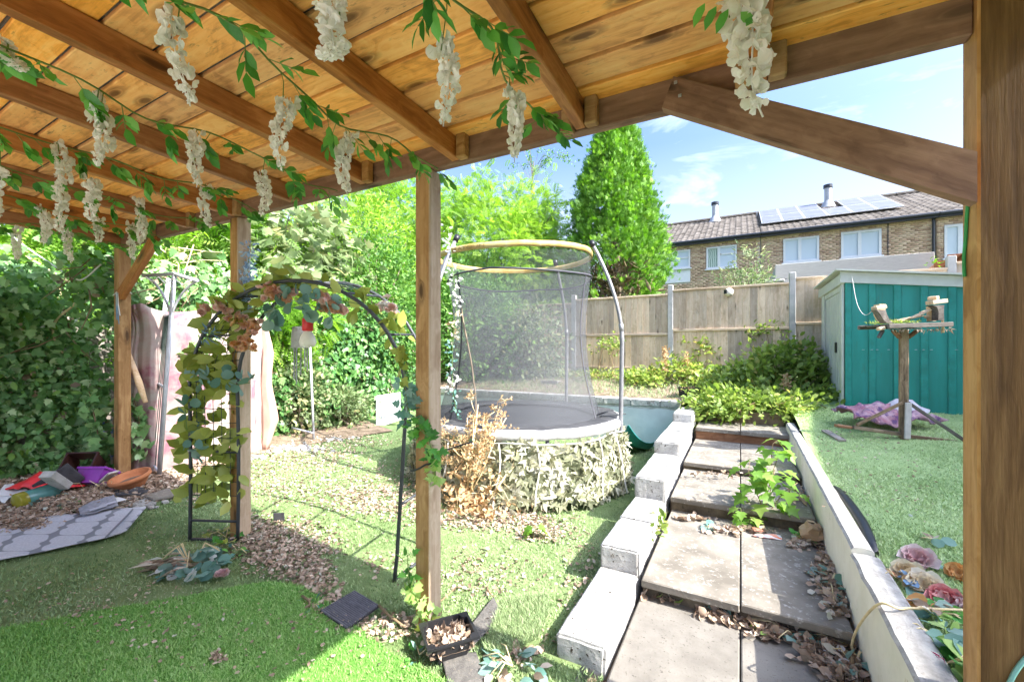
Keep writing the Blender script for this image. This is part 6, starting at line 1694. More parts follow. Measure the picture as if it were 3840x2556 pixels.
# garden beyond the fence: buddleia in front of the brick house
q = on_y(*z5(600, 800), 12.5); 
tree('buddleia', 'pale green buddleia bush growing beyond the fence before the brick wall', 'shrub', (q.x, 12.5, .95), (q.x, 12.5, q.z - .05), (.62, .4, .95), 40, 30, .2, .14, 'lance', 'leaf_pale', .04, seed=21, up=.2)
tree('conifer_hedge', 'small green conifer shrub beside the conifer, behind the fence', 'shrub', (cc.x - .8, 10.2, .95), (cc.x - 1.0, 10.2, 2.35), (.55, .4, .95), 90, 22, .18, .12, 'frond', 'conifer', .04, seed=22)
q = on_y(*z5(2135, 610), 11); tree('climber', 'little leafy climber by the orange shed roof', 'shrub', (q.x, 11.2, .95), (q.x - .1, 11.2, q.z - .12), (.10, .10, .16), 7, 9, .08, .07, 'oval', 'leaf_bright', .02, seed=23, n_limb=6)
# garden at the right beyond the frame, so that a side step still finds a boundary
tree('laurel_hedge', 'clipped laurel hedge beyond the right canopy post', 'hedge', (6.6, 4.5, .4), (6.6, 4.5, 1.3), (.7, 4.5, .95), 200, 30, .4, .14, 'oval', 'leaf_mid', .06, seed=24)

# ------------------------------------------------------------------ maple saplings on the steps
def sapling(label, base, stems, leaves_n, size, spread):
    o = T('maple_sapling', label, 'sapling', base, 'self sown maple saplings on the steps')
    tips = []
    for dpts in stems:
        b = MB(); P = [Vector(p) for p in dpts]; b.tube(P, [.006 - .004 * i / (len(P) - 1) for i in range(len(P))], 5); b.build('stem', M['stem_brown'], o, True)
        for f in np.linspace(.3, 1, leaves_n):
            i = min(int(f * (len(P) - 1)), len(P) - 2); tips.append(P[i].lerp(P[i + 1], f * (len(P) - 1) - i))
    for p in tips:
        for q in range(2):
            a = random.uniform(0, 6.28); ax = Vector((math.cos(a), math.sin(a), random.uniform(-.35, .25))).normalized()
            e = p + ax * spread * random.uniform(.5, 1)
            b = MB(); b.tube([p, e], .0016, 4); b.build('leaf_stalk', M['stem_green'], o)
            leaf_obj('leaf', 'maple', M['sapling_leaf'], e, (ax + Vector((0, 0, -.35))).normalized(), Vector((random.uniform(-.35, .35), random.uniform(-.45, .2), 1)), random.uniform(size * .7, size * 1.2), o)
    return o
sb = on_z(*D(1746, 1205), .14); dS = dc(sb)
sapling('largest maple sapling growing from the joint in front of the second riser', sb,
        [[sb] + [at_d(*D(x, y), dS + .02 * i) for i, (x, y) in enumerate([(1752, 1160), (1735, 1120), (1722, 1085), (1725, 1060)])],
         [sb] + [at_d(*D(x, y), dS + .05 * i) for i, (x, y) in enumerate([(1762, 1150), (1775, 1095), (1790, 1050), (1785, 1030)])],
         [sb] + [at_d(*D(x, y), dS - .02 * i) for i, (x, y) in enumerate([(1775, 1170), (1805, 1130), (1835, 1110)])],
         [sb] + [at_d(*D(x, y), dS + .03 * i) for i, (x, y) in enumerate([(1770, 1140), (1782, 1080), (1752, 1095)])]], 6, .095, .11)
sb = on_z(*D(1775, 1085), .27)
sapling('yellowish maple sapling behind the largest one, on the third step', sb, [[sb, at_d(*D(1775, 1050), dc(sb)), at_d(*D(1778, 1020), dc(sb)), at_d(*D(1790, 1012), dc(sb))]], 4, .11, .07)
sb = on_z(*D(1705, 1208), .14)
sapling('small maple seedling left of the largest sapling', sb, [[sb, at_d(*D(1706, 1185), dc(sb)), at_d(*D(1704, 1168), dc(sb))], [sb, at_d(*D(1725, 1195), dc(sb)), at_d(*D(1735, 1190), dc(sb))]], 3, .075, .05)
sb = on_lawn(*D(1228, 1240)); sapling('maple seedling standing alone in the leaf litter on the lower lawn', sb, [[sb, at_d(*D(1228, 1222), dc(sb)), at_d(*D(1230, 1210), dc(sb))]], 4, .085, .05)
for (lab, x, y, z, n) in (('yellow weed tuft on the joint beside the big white block', 1520, 1215, .14, 26), ('green weed tuft beside the upper white blocks', 1600, 1000, .34, 40), ('tiny weed at the base of the white block wall', 1512, 1245, .14, 10)):
    q = on_z(*D(x, y), z); o = T('weed', lab, 'weed', q, 'weeds in the step joints')
    me = leaves_mesh('leaves', np.array([(q + Vector((random.uniform(-.05, .05), random.uniform(-.05, .05), random.uniform(0, .12))))[:] for _ in range(n)]), rdir(n, .5), rdir(n, 1), rng.uniform(.03, .07, n), 'oval', rng.random(n)); me.materials.append(M['bramble']); put('leaves', me, o)
# dead weeds before the trampoline
def dead_weed(label, base, tops, umb=True, low=0):
    o = T('dead_weed', label, 'dead plant', base, 'dead weeds before the trampoline')
    HP = []; b = MB()
    for tpt in tops:
        m_ = base.lerp(tpt, .5) + rv() * .04; b.tube([base + rv() * .03, m_, tpt], [.009, .007, .004], 5)
        for q in range(7):
            s0 = base.lerp(tpt, random.uniform(.45, .95)); e = s0 + (rv(.9) * random.uniform(.08, .22)); b.tube([s0, s0.lerp(e, .5) + rv() * .01, e], .0035, 4)
            if umb:
                for r_ in range(6):
                    f_ = e + rv(.6) * random.uniform(.03, .07); b.tube([e, f_], .0022, 3); HP += [(f_ + rv() * .012)[:] for _ in range(5)]
    b.build('stem', M['stem_dry'], o, True); n = len(HP)
    if n:
        me = leaves_mesh('seed_heads', np.array(HP), rdir(n, .5), rdir(n), rng.uniform(.018, .036, n), 'diamond', rng.random(n)); me.materials.append(M['dry_flower']); put('seed_heads', me, o)
    if low:
        P = np.array([(base + Vector((random.gauss(0, .16), random.gauss(0, .12), abs(random.gauss(0, .16)))))[:] for _ in range(low)])
        me = leaves_mesh('withered_leaves', P, rdir(low, -.8), rdir(low), rng.uniform(.03, .075, low), 'curl', rng.random(low)); me.materials.append(M['dry_flower']); put('withered_leaves', me, o)
    return o
q = on_lawn(*D(1068, 1165)); dead_weed('tallest dead hogweed with branching seed heads before the trampoline', q, [at_d(*D(x, y), dc(q) + k) for x, y, k in [(1100, 930, 0), (1150, 935, .1), (1130, 970, .05), (1090, 985, -.05), (1165, 960, .1), (1115, 955, .02), (1075, 960, .04), (1140, 1010, -.04)]], True, 170)
q = on_lawn(*D(1040, 1150)); dead_weed('thin dead weed stalks close beside the middle post', q, [at_d(*D(x, y), dc(q) + k) for x, y, k in [(1052, 1000, 0), (1035, 985, .1), (1075, 1010, .05), (1030, 1040, -.05)]], True, 120)
q = on_lawn(*D(1100, 1180)); dead_weed('low sprawling dead weed in front of the white cloth scrap', q, [at_d(*D(x, y), dc(q) + k) for x, y, k in [(1165, 1090, 0), (1190, 1060, .1), (1130, 1120, .05), (1210, 1040, .1), (1040, 1175, 0)]], False, 220)
# strands on the posts
def strand(name, label, dpts, d, tpl, mats, n, size, spread, cat='garland'):
    P = [at_d(*D(x, y), d if not isinstance(d, (list, tuple)) else d[i]) for i, (x, y) in enumerate(dpts)]
    o = T(name, label, cat, P[0]); b = MB(); b.tube(P, .003, 5); b.build('stem', M['stem_green'], o, True)
    for k in range(n):
        s_ = (k + random.random()) / n * (len(P) - 1); i = min(int(s_), len(P) - 2); q = P[i].lerp(P[i + 1], s_ - i); d_ = rv(-.1)
        leaf_obj('leaf', tpl, M[mats[int(k / n * len(mats))]], q + d_ * spread * random.random(), d_, rv(.2) + Vector((.3, -.8, 0)), random.uniform(size * .7, size * 1.2), o)
    return o
dmid = dc(Vector((-1.56, PY0, 1)))
strand('ivy_garland', 'artificial ivy garland with teal flowers trailing down the left of the middle post', [(922, 790), (930, 860), (935, 920), (945, 960), (965, 985), (985, 1005), (1000, 1060), (1003, 1110)], [dmid + .02, dmid, dmid, dmid - .02, dmid - .05, dmid - .07, dmid - .06, dmid - .05], 'ivy', ['trellis_leaf', 'teal_leaf', 'teal_leaf', 'garland_leaf', 'garland_leaf', 'lime_leaf'], 110, .055, .05)
strand('ivy_garland', 'yellow green ivy trailing round the foot of the middle post', [(938, 1275), (940, 1340), (955, 1370), (968, 1400), (985, 1425), (1005, 1440), (960, 1460)], dmid - .06, 'ivy', ['garland_leaf', 'lime_leaf', 'lime_leaf', 'lime_leaf', 'trellis_leaf'], 56, .055, .05)
strand('flower_strand', 'white and teal flower strand wound down the near trampoline pole', [(1030, 520), (1038, 580), (1045, 650), (1050, 720), (1042, 780), (1040, 850), (1042, 900), (1052, 960)], dc(tp(POLE[3], pole_r(1.8), 1.8)) - .06, 'oval', ['petal_white', 'petal_white', 'petal_white', 'cream', 'teal_leaf', 'petal_white', 'teal_leaf'], 190, .045, .06)
strand('flower_strand', 'dense pale blue flower tail hanging on the right side of the second post', [(575, 562), (572, 600), (568, 640), (566, 670), (562, 705)], dc(Vector((-3.24, PY0 + .03, 1.8))), 'oval', ['blue_petal'], 190, .036, .055)
cord('rope', 'tan rope with a black knot hanging from the trampoline net to the mat', [at_d(*D(x, y), dc(tp(POLE[3], 1.1, 1.2)) + .25) for x, y in [(1058, 690), (1066, 740), (1078, 800), (1086, 845), (1090, 880), (1094, 910), (1095, 960)]], .009, M['tan_card'], cat='rope')

def ivy_tail(label, dpts, d, n):
    P = [at_d(*D(x, y), d) for x, y in dpts]; o = T('ivy_strand', label, 'ivy', P[0], 'ivy strands by the far left post'); b = MB(); b.tube(P, .005, 5); b.build('stem', M['stem_brown'], o)
    Q = []
    for k in range(n):
        s_ = random.random() * (len(P) - 1); i = min(int(s_), len(P) - 2); Q.append((P[i].lerp(P[i + 1], s_ - i) + rv() * random.uniform(0, .12))[:])
    me = leaves_mesh('leaves', np.array(Q), unit(rng.normal(0, .6, (n, 3)) + np.array([.3, 0, -.7])), unit(rng.normal(0, .45, (n, 3)) + np.array([.8, -.5, .4])), rng.uniform(.05, .11, n), 'ivy', rng.random(n)); me.materials.append(M['ivy']); put('leaves', me, o)
ivy_tail('ivy strand hanging right of the far left post before the pallet', [(305, 905), (318, 950), (325, 1000), (312, 1060)], 4.25, 70)
ivy_tail('ivy strand hanging left of the far left post down to the pots', [(205, 900), (222, 980), (232, 1040), (215, 1085)], 4.15, 110)
ivy_tail('ivy spray crossing the middle of the backdrop', [(395, 800), (440, 805), (480, 770)], 4.6, 40)
# ------------------------------------------------------------------ leaf litter
def scatter(name, ells, tpl, mat, s0, s1, ground, lift=.012, pile=0.0, tilt=.6):
    P = []
    for (cx, cy, rx, ry, n) in ells:
        for _ in range(n):
            a, r_ = random.uniform(0, 6.283), math.sqrt(random.random()) * random.uniform(.55, 1.25)
            q = ground(*D(cx + rx * r_ * math.cos(a), cy + ry * r_ * math.sin(a)))
            if q.length < 40: P.append((q + Vector((0, 0, lift + pile * random.random() * (1 - min(1, r_)))))[:])
    P = np.array(P); n = len(P)
    me = leaves_mesh(name, P, unit(rng.normal(0, 1, (n, 3)) * np.array([1, 1, .25])), unit(rng.normal(0, tilt, (n, 3)) + np.array([0, 0, 1.0])), rng.uniform(s0, s1, n), tpl, rng.beta(1.6, 1.6, n))
    me.materials.append(M[mat]); o = put(name, me); kind(o, 'stuff'); return o
scatter('leaf_litter', [(660, 1260, 120, 70, 1490), (590, 1225, 60, 40, 447), (720, 1330, 60, 40, 347), (860, 1150, 160, 40, 1290), (760, 1100, 200, 50, 695), (1110, 1195, 190, 28, 1290),
                        (1240, 1225, 70, 28, 416), (700, 1050, 150, 28, 894), (800, 1015, 130, 16, 495), (540, 1085, 100, 30, 396), (450, 1140, 70, 30, 148), (880, 1300, 60, 30, 58), (1100, 1325, 140, 60, 198),
                        (1330, 1300, 60, 120, 127), (880, 1445, 120, 30, 258), (760, 1400, 60, 40, 198), (650, 1130, 90, 40, 198), (1050, 1100, 260, 60, 347), (1200, 1480, 60, 50, 158)], 'curl', 'litter', .014, .042, on_lawn)
scatter('leaf_litter', [(120, 1165, 150, 40, 3900), (40, 1215, 110, 26, 1350), (270, 1135, 110, 30, 1950), (380, 1105, 70, 26, 1350), (480, 1075, 90, 20, 750), (40, 1120, 80, 30, 600)], 'curl', 'litter', .016, .045, on_lawn, .02, .05)
scatter('wind_blown_bits', [(620, 1480, 420, 100, 170), (250, 1390, 260, 70, 150), (420, 1250, 200, 60, 120), (500, 1525, 16, 14, 60), (1150, 1380, 260, 120, 150), (850, 1230, 330, 120, 240)], 'curl', 'litter', .010, .026, on_lawn, .032)
scatter('wind_blown_bits', [(2050, 1110, 150, 110, 90), (1960, 1010, 110, 30, 60), (1900, 1040, 50, 40, 30)], 'curl', 'litter', .012, .03, on_upper, .026)
zt = lambda z: (lambda x, y: on_z(x, y, z))
scatter('step_litter', [(1560, 1375, 70, 14, 110), (1690, 1412, 90, 20, 260), (1800, 1450, 90, 26, 330), (1910, 1500, 70, 45, 420), (1960, 1555, 50, 40, 220)], 'curl', 'litter', .025, .07, zt(.022), .012, .03)
scatter('step_litter', [(1700, 1222, 90, 8, 80), (1900, 1320, 34, 50, 230), (1930, 1380, 30, 40, 180), (1860, 1250, 50, 18, 120), (1590, 1195, 50, 6, 60)], 'curl', 'litter', .02, .06, zt(.137), .012, .02)
scatter('step_litter', [(1640, 1092, 70, 5, 50), (1830, 1140, 30, 20, 60), (1760, 970, 110, 14, 130)], 'curl', 'litter', .02, .05, zt(.30), .012, .01)

# loose silk leaves and sprigs
def sprig(label, dcen, ground, mats, n, size, rx, ry, group, h=.05, tpl='round', name='silk_sprig', stem='stem_dry'):
    c = ground(*D(*dcen)); o = T(name, label, 'silk leaves', c, group)
    b = MB()
    for k in range(max(2, n // 8)):
        a = random.uniform(0, 6.28); e = c + Vector((rx * math.cos(a), ry * math.sin(a), h * .6)); b.tube([c + Vector((0, 0, .015)), c.lerp(e, .5) + Vector((0, 0, h * .7)), e], .003, 5)
    b.build('stem', M[stem], o, True)
    for k in range(n):
        a = random.uniform(0, 6.28); r_ = math.sqrt(random.random()); p = c + Vector((rx * r_ * math.cos(a), ry * r_ * math.sin(a), .012 + h * random.random() * (1.1 - r_)))
        if 'flower heap' in group: p.x = max(p.x, .67 + .03 * random.random())
        leaf_obj('leaf', tpl, M[random.choice(mats)], p, Vector((math.cos(a) + random.gauss(0, .6), math.sin(a) + random.gauss(0, .6), random.uniform(-.2, .8))), Vector((random.gauss(0, .45), random.gauss(0, .45) - .2, 1)), random.uniform(size * .6, size * 1.08), o)
    return o
gS = 'silk leaf sprigs dropped on the ground'
sprig('eucalyptus sprig heaped at the front left foot of the flower arch', (440, 1312), on_lawn, ['euca', 'euca', 'teal_leaf', 'petal_white'], 64, .075, .18, .14, gS, .16)
sprig('dark green silk sprig lying right of the arch foot', (545, 1270), on_lawn, ['garland_leaf', 'teal_leaf'], 12, .06, .12, .05, gS, .04, 'oval')
sprig('large blue green silk leaves at the near end of the white block wall', (1180, 1540), on_lawn, ['euca', 'euca', 'litter', 'teal_leaf'], 34, .085, .15, .12, gS, .07, 'oval')
sprig('few teal silk leaves beside the black plastic tray', (965, 1512), on_lawn, ['teal_leaf', 'garland_leaf'], 9, .06, .08, .07, gS, .03, 'oval')
sprig('ivy leaves at the foot of the second post', (520, 1240), on_lawn, ['trellis_leaf', 'garland_leaf'], 18, .08, .16, .08, gS, .06, 'ivy')
sprig('pale eucalyptus strand along the cream wall on the first step', (1910, 1345), zt(.137), ['euca'], 30, .05, .06, .26, gS, .05)
sprig('long twisted eucalyptus strand below the first step by the cream wall', (1830, 1465), zt(.022), ['euca', 'teal_leaf', 'lime_leaf'], 40, .06, .22, .10, gS, .05, 'oval')
sprig('pale silk petals and teal leaves under the middle of the first step', (1690, 1415), zt(.022), ['petal_white', 'euca', 'teal_leaf'], 22, .055, .14, .05, gS, .04)
sprig('green leaves below the left end of the first step', (1535, 1372), zt(.022), ['lime_leaf', 'litter', 'lime_leaf'], 10, .055, .10, .04, gS, .03)
sprig('teal petal pair by the joint of the second step', (1640, 1218), zt(.137), ['teal_leaf'], 5, .06, .05, .02, gS, .03)
sprig('leaves against the crumpled brown bag by the cream wall', (1845, 1245), zt(.137), ['garland_leaf', 'lime_leaf', 'litter'], 14, .06, .08, .07, gS, .05, 'oval')
sprig('bleached leaf sprig at the bottom right corner of the landing', (1965, 1540), zt(.022), ['euca', 'litter', 'petal_white'], 26, .07, .10, .10, gS, .07, 'oval')
sprig('scattered teal and green silk leaves by the grooved mat', (720, 1395), on_lawn, ['teal_leaf', 'garland_leaf'], 8, .05, .1, .05, gS, .03, 'oval')
sprig('broken blue green leaves in the dry leaves at the far left', (120, 1155), on_lawn, ['euca', 'garland_leaf'], 22, .07, .4, .15, gS, .05, 'ivy')
sprig('large green creeper leaves under the far left ivy', (40, 1085), on_lawn, ['garland_leaf', 'euca'], 26, .12, .25, .2, gS, .25, 'ivy')

# artificial flowers on the upper lawn by the canopy post
def heads(label, dpos, mat, size, group='artificial flower heads on the upper lawn', dz=.05, n=1, tilt=.6):
    c = on_upper(*D(*dpos), dz); o = T('silk_flower', label, 'silk flower', c, group)
    dr = (Vector((0, 0, CAM_Z)) - c).normalized() * tilt + Vector((random.gauss(0, .3), random.gauss(0, .3), .6))
    m = dr.to_track_quat('Z', 'Y').to_matrix().to_4x4() @ Matrix.Diagonal((size,) * 3 + (1,)).to_4x4(); m.translation = c - Vector((0, 0, dz * .6))
    put('bloom', BL[mat][0], o, m)
    for k in range(n):
        a = random.uniform(0, 6.28); leaf_obj('leaf', 'oval', M['euca'], c - Vector((0, 0, dz - .012)), Vector((math.cos(a), math.sin(a), .1)), (0, 0, 1), size * .7, o)
    return o
heads('dusky pink artificial magnolia, topmost of the flower heap by the right post', (2112, 1275), 'dusky', .17)
heads('cream peony with tan heart below the dusky pink magnolia', (2090, 1308), 'cream', .15)
heads('large cream peony in the middle of the flower heap', (2125, 1335), 'cream', .17)
heads('pink rose tucked against the right post below the peonies', (2175, 1365), 'coral', .14)
heads('second pink rose half hidden by the right post', (2200, 1378), 'dusky', .12)
heads('coral tulip lying against the top of the cream wall', (2098, 1445), 'coral', .085)
heads('magenta rose among the leaves at the bottom of the flower heap', (2145, 1508), 'magenta', .09)
heads('orange petal flower at the edge of the right post', (2205, 1305), 'orange_petal', .11)
heads('small blush bud left of the cream peony', (2045, 1307), 'peach', .06, n=0)
gU = 'silk leaves in the flower heap on the upper lawn'
upg = lambda x, y: on_upper(x, y, .012)
sprig('blue silk leaves beside the cream peony', (2058, 1333), upg, ['blue_leaf'], 7, .075, .06, .05, gU, .04, 'oval')
sprig('big lime green round leaves at the lower end of the flower heap', (2175, 1535), upg, ['lime_leaf', 'euca', 'lime_leaf', 'garland_leaf'], 20, .09, .12, .10, gU, .05)
sprig('yellow and orange fallen leaf beside the wall top', (2085, 1400), upg, ['orange_petal', 'lime_leaf'], 4, .075, .05, .04, gU, .03)
sprig('mixed green silk stems under the pink roses', (2150, 1415), upg, ['euca', 'teal_leaf', 'litter', 'garland_leaf'], 30, .07, .16, .09, gU, .04, 'oval')
sprig('dull silk leaf pair lying alone above the flower heap', (2145, 1245), upg, ['euca', 'litter'], 4, .06, .05, .04, gU, .02)
sprig('grey green leaves at the very bottom edge beside the post', (2150, 1470), upg, ['euca', 'teal_leaf', 'lime_leaf'], 22, .07, .10, .08, gU, .04, 'oval')
cord('stem', 'long dry yellow stem bent over the cream wall from the flower heap', [on_upper(*D(x, y), .05) for x, y in [(2215, 1402), (2150, 1400), (2090, 1398)]] + [Vector((.56, 2.22, .46)), Vector((.50, 2.24, .45))] + [on_z(*D(x, y), z) for x, y, z in [(1975, 1440, .25), (1960, 1490, .08), (1985, 1520, .05), (2025, 1545, .05)]], .005, M['stem_dry'], cat='stem')
# black plastic edging strip
P = []
for (x, y) in [(1915, 1130), (1935, 1150), (1958, 1180), (1978, 1215), (1995, 1250), (2002, 1278)]:
    q = on_upper(*D(x, y), .0); w_ = .5 + .25 * math.sin(x * .9); P.append([q + Vector((-.01, 0, .035 * w_)), q + Vector((.012, 0, .06 * w_)), q + Vector((.03 + .02 * w_, .01, .03)), q + Vector((.035 + .02 * w_, .01, -.01))])
b = MB(); b.grid(P); o = b.build('edging_strip', M['black_plastic'], None, True); solidify(o, .006); tag(o, 'black plastic edging strip curling up behind the cream wall', 'edging')

# things on the steps
c = on_z(*D(1868, 1245), .14)
bag = T('paper_bag', 'crumpled brown paper bag against the cream wall', 'bag', c)
b = MB(); rows = []
for i in range(8):
    t = i / 7; row = []
    for j in range(11):
        a = 2 * math.pi * j / 10; q = Vector((math.cos(a) * .075 * math.sin(math.pi * (.1 + .85 * t)) ** .6, math.sin(a) * .085 * math.sin(math.pi * (.1 + .85 * t)) ** .6, .14 * t))
        nz = Vector((mnoise.noise(q * 22), mnoise.noise(q * 22 + Vector((5, 5, 5))), mnoise.noise(q * 22 + Vector((9, 1, 3))))) * .05
        row.append(c + q + nz * (0 if False else 1))
    row[-1] = row[0]; rows.append(row)
b.grid(rows); b.build('body', M['brown_paper'], bag, False)
P = [[c + Vector((-.11 + .05 * i, -.06 + .04 * j, .015 + .02 * (i % 2))) for i in range(4)] for j in range(3)]; cloth('torn_flap', P, M['brown_paper'], bag, .002, .02, 14)
c = on_z(*D(1768, 1234), .14)
rtx = rt * 1.0
s = NT('orange_wrapper_print'); _n = s.n("TexVoronoi", {"Vector": s.coord("Object", (1, 2.6, 1)), "Scale": 17.0}).outputs["Color"]; _v = s.n("SeparateColor", {0: _n}).outputs[0]
M['wrapper'] = s.fin(s.ramp(_v, [(.0, (.70, .18, .08)), (.38, (.78, .34, .24)), (.52, (.62, .62, .66)), (.78, (.74, .66, .64)), (.93, (.10, .10, .12))], 'CONSTANT'), .4)
cloth('w', [[c + rt * x + Vector((0, 0, .006)) + Vector((0, y - x * .28, 0)) for x in (-.11, -.05, .02, .09)] for y in (-.035, 0, .04)], M['wrapper'], None, .002, .012, 16)
bpy.data.objects['w'].name = 'wrapper'; tag(bpy.data.objects['wrapper'], 'torn orange and white wrapper flat on the second slab', 'wrapper')
c = on_z(*D(1742, 1226), .14)
tag(beam('label_scrap', c + rt * -.035 + Vector((0, 0, .03)), c + rt * .035 + Vector((0, -.012, .03)), .05, .012, noisy('rusty_print', (.12, .05, .03), (.50, .22, .14), 60, .6, .1)), 'small rust coloured printed scrap behind the orange wrapper', 'scrap')
c = on_z(*D(1590, 1071), .27); o = T('silk_flower', 'small pink flower head on the third step beside the wall', 'silk flower', c); m = Matrix.Translation(c) @ Matrix.Diagonal((.09,) * 3 + (1,)).to_4x4(); put('bloom', BL['coral'][1], o, m)
cloth('k', [[on_z(*D(1838 + 9 * i, 1128 + 9 * i + 8 * j), .275) for i in range(3)] for j in range(3)], M['brown_paper'], None, .003, .008, 9); bpy.data.objects['k'].name = 'card_scrap'; tag(bpy.data.objects['card_scrap'], 'piece of brown card leaning on the second step by the cream wall', 'card')

# things on the near lawn
def flat_piece(name, label, dpts, mat, t, cat, dz=.02, crumple=.006, fs=5, ground=on_lawn):
    Q = [ground(*D(x, y), dz) for x, y in dpts]        # four corners, round the outline
    n = 6; P = [[(Q[0].lerp(Q[1], u)).lerp(Q[3].lerp(Q[2], u), v) for u in np.linspace(0, 1, n)] for v in np.linspace(0, 1, n)]
    o = cloth(name, P, M[mat], None, t, crumple, fs); tag(o, label, cat); return o
# ribbed mat
Q = [on_lawn(*D(x, y), .028) for x, y in [(736, 1404), (800, 1447), (873, 1393), (815, 1358)]]
rm = T('ribbed_mat', 'small black ribbed rubber mat lying on the leaf litter', 'mat', Q[0])
b = MB(); b.add([q - Vector((0, 0, .006)) for q in Q] + [q for q in Q], [(3, 2, 1, 0), (4, 5, 6, 7), (0, 1, 5, 4), (1, 2, 6, 5), (2, 3, 7, 6), (3, 0, 4, 7)]); b.build('base', M['black_rubber'], rm)
for k in range(19):
    f = (k + .5) / 19; a_, c_ = Q[0].lerp(Q[3], f), Q[1].lerp(Q[2], f); d_ = (c_ - a_) * .02
    beam('rib', a_ + d_ + Vector((0, 0, .004)), c_ - d_ + Vector((0, 0, .004)), (Q[3] - Q[0]).length / 19 * .55, .010, noisy('grey_rib', (.12, .12, .14), (.20, .20, .23), 20, .75, .2) if k == 0 else bpy.data.materials['grey_rib'], rm, bev=.002)
flat_piece('felt_mat', 'torn strip of grey brown felt matting beside the turf offcut', [(1050, 1478), (1075, 1500), (1155, 1412), (1135, 1374)], 'felt', .006, 'matting', .022)
flat_piece('felt_mat', 'dark felt matting under the black plastic tray at the bottom of the lawn', [(1015, 1500), (1035, 1600), (1130, 1600), (1095, 1500)], 'felt', .006, 'matting', .020)
flat_piece('rubber_scrap', 'black rubber scrap beside the near white block', [(1190, 1468), (1225, 1480), (1240, 1462), (1210, 1446)], 'black_rubber', .006, 'scrap', .015)
toff = [(1112, 1490), (1150, 1502), (1240, 1470), (1268, 1395), (1262, 1366), (1170, 1378), (1150, 1400)]
Qp = [on_lawn(*D(x, y), .03) for x, y in toff]
to = T('turf_offcut', 'offcut of yellow green artificial turf lying beside the white block wall', 'turf', Qp[0])
b = MB(); cen = sum(Qp, Vector()) / len(Qp); k = len(Qp)
b.add([cen] + Qp + [q - Vector((0, 0, .02)) for q in Qp], [(0, 1 + i, 1 + (i + 1) % k) for i in range(k)] + [(1 + i, 1 + k + i, 1 + k + (i + 1) % k, 1 + (i + 1) % k) for i in range(k)]); b.build('backing', M['turf'], to)
poly = [(q.x, q.y) for q in Qp]; xs_ = [p[0] for p in poly]; ys_ = [p[1] for p in poly]; n = 9000
xy = np.column_stack([rng.uniform(min(xs_), max(xs_), n), rng.uniform(min(ys_), max(ys_), n)]); xy = xy[in_poly(xy[:, 0], xy[:, 1], poly)]; n = len(xy)
Pz = np.column_stack([xy, np.full(n, cen.z - .002)]); th = rng.uniform(0, 6.28, n); wv = np.column_stack([np.cos(th), np.sin(th), np.zeros(n)]) * .0022; ln = rng.normal(0, .5, (n, 2)); hh = .034 * rng.uniform(.6, 1.2, n)
V = np.stack([Pz - wv, Pz + wv, Pz + np.column_stack([ln[:, 0] * hh, ln[:, 1] * hh, hh])], 1).reshape(-1, 3); me = np_mesh('pile', V, np.arange(3 * n).reshape(-1, 3), np.repeat(np.clip(rng.beta(3, 2, n), 0, 1), 3)); me.materials.append(M['blade']); kind(put('pile', me, to), 'stuff')
q = on_lawn(*D(642, 1200)); tag(beam('plastic_tag', q + rt * -.045 + Vector((0, 0, .035)), q + rt * .045 + Vector((0, 0, .04)), .008, .075, M['black_rubber'], up=(0, 0, 1)), 'small dark plastic tag standing in the leaf litter', 'tag')
def stick(label, a_, c_, r_=.008, ground=on_lawn):
    p, q = ground(*D(*a_), .03), ground(*D(*c_), .03); b = MB(); b.tube([p, p.lerp(q, .5) + rv() * .02, q], [r_, r_ * .9, r_ * .6], 6); tag(b.build('stick', M['stem_brown'], None, True), label, 'stick')
stick('brown stick lying between the grooved mat and the middle post', (872, 1392), (930, 1440)); stick('short dark stick on the litter above the grooved mat', (695, 1370), (712, 1395)); stick('thin pale stick on the sunlit lawn right of the middle post', (1010, 1225 + 160), (1050, 1350), .005)
stick('brown stick lying across the sunlit lawn towards the wall', (1120, 1350), (1135, 1372), .007); stick('short twig on the shaded lawn by the white wall', (1312, 1192), (1332, 1194), .004)
c = on_lawn(*D(510, 1322), .03); bunchP = Matrix.Translation(c) @ Matrix.Diagonal((.10,) * 3 + (1,)).to_4x4()
o = T('silk_flower', 'washed out lilac pink flower head in the leaf litter by the arch foot', 'silk flower', c); put('bloom', BL['dusky'][1], o, bunchP)
# heap of dry palm leaves by the arch foot
c = on_lawn(*D(415, 1312), .02); o = T('dry_leaf_bundle', 'bundle of dry brown strap leaves under the eucalyptus sprig', 'dry leaves', c); n = 60
me = leaves_mesh('strap_leaves', np.array([(c + rt * random.uniform(-.18, .14) + fw * random.uniform(-.05, .12) + Vector((0, 0, random.uniform(0, .06))))[:] for _ in range(n)]), np.array([(-(rt * random.uniform(.4, 1)) + fw * random.uniform(-.5, .1) + Vector((0, 0, random.uniform(-.05, .15))))[:] for _ in range(n)]), rdir(n, 1.5), rng.uniform(.07, .16, n), 'lance', rng.random(n) * .6); me.materials.append(M['litter']); put('strap_leaves', me, o)

